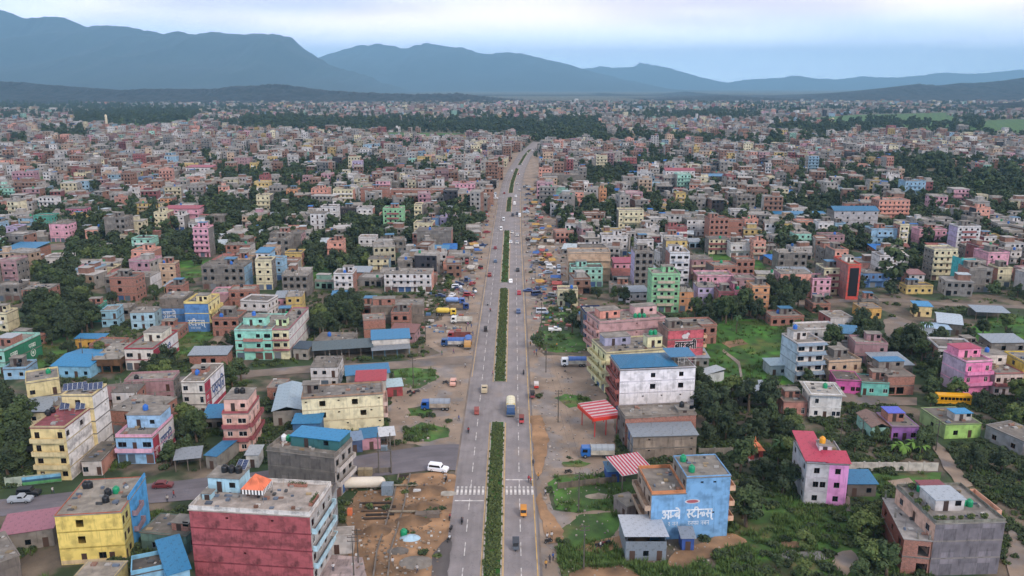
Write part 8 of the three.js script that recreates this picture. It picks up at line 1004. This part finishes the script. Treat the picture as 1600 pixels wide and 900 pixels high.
  const tk = (px, py, k, where, s) => { const p = G(px, py), t = tank(p.x, 0.1, p.z, k, 'x', s); labelled.delete(t.userData.label); t.userData.label = where; delete t.userData.group; }; tk(631, 838, 'g', 'green water tank standing on the building site', 1.1);
  { const p = G(565, 764), g2 = group('storage_tank', p.x, 0.1, p.z, 0.04), m = mesh('tank_body', (() => { const q = new THREE.CapsuleGeometry(1.2, 8.2, 6, 16); q.rotateZ(Math.PI / 2); return q; })(), surf('plaster', 0xe6dccb, { roughness: 0.5 }), g2); m.position.y = 1.5; new MB().box(-3.4, 0, -1, -2.8, 0.7, 1).box(2.8, 0, -1, 3.4, 0.7, 1).build('cradle', surf('cement', 0x8a8078), g2); tag(g2, 'long cream storage tank lying beside the transformer', 'tank'); }
  box('site_hut', 606, 772, 2.4, 2.3, 2.2, 0x8a98a4, 'small grey blue site hut under the transformer', 'sheet');
  patch('concrete_pad', 'dark wet concrete strip beside the road', [672, 960, 676, 870, 690, 850, 703, 840, 706, 850, 700, 900, 692, 960], surf('asphalt', 0x9a9490), 0.4, 33);
  const rub = new MB(true), r = rng(71); for (let i = 0; i < 500; i++) { const px = 545 + r() * 160, py = 745 + r() * 160, p = G(px, py); if (!free(p.x, p.z, 0.2) || !offRoad(p.x, p.z, 0.5)) continue; const w = 0.06 + r() * 0.2, k = 0.3 + r() * 0.8; rub.col = r() < 0.22 ? [0.45 * k, 0.43 * k, 0.4 * k] : [0.28 * k, 0.19 * k, 0.12 * k]; rub.box(p.x - w, 0.05, p.z - w, p.x + w, 0.1 + w * 1.2, p.z + w, 'flrt'); }
  for (let i = 0; i < 380; i++) { const px = 850 + r() * 300, py = 700 + r() * 240, p = G(px, py); if (!free(p.x, p.z, 0.2) || !offRoad(p.x, p.z, 0.5)) continue; const w = 0.05 + r() * 0.13, k = 0.4 + r() * 0.7; rub.col = [0.38 * k, 0.33 * k, 0.28 * k]; rub.box(p.x - w, 0.05, p.z - w, p.x + w, 0.1 + w, p.z + w, 'flrt'); }
  for (let i = 0; i < 1100; i++) { const s2 = r() < 0.5 ? -1 : 1, py = 470 + r() * 330, p = G(790, py), x = rx(p.z) + s2 * (10 + r() * 24); if (!free(x, p.z, 0.2) || !offRoad(x, p.z, 0.5)) continue; const w = 0.05 + r() * r() * 0.35, k = 0.35 + r() * 0.75; rub.col = [0.36 * k, 0.31 * k, 0.27 * k]; rub.box(x - w, 0.05, p.z - w, x + w, 0.1 + w, p.z + w, 'flrt'); }
  tag(rub.build('rubble', VCOL), 'stones and litter strewn over bare ground', 'rubble', null, 'stuff');
}
tag(clutter.build('roof_clutter', VCOL), 'bricks, boards, pipes and odds lying on the flat roofs', 'clutter', null, 'stuff');
renderer.render(scene, camera);
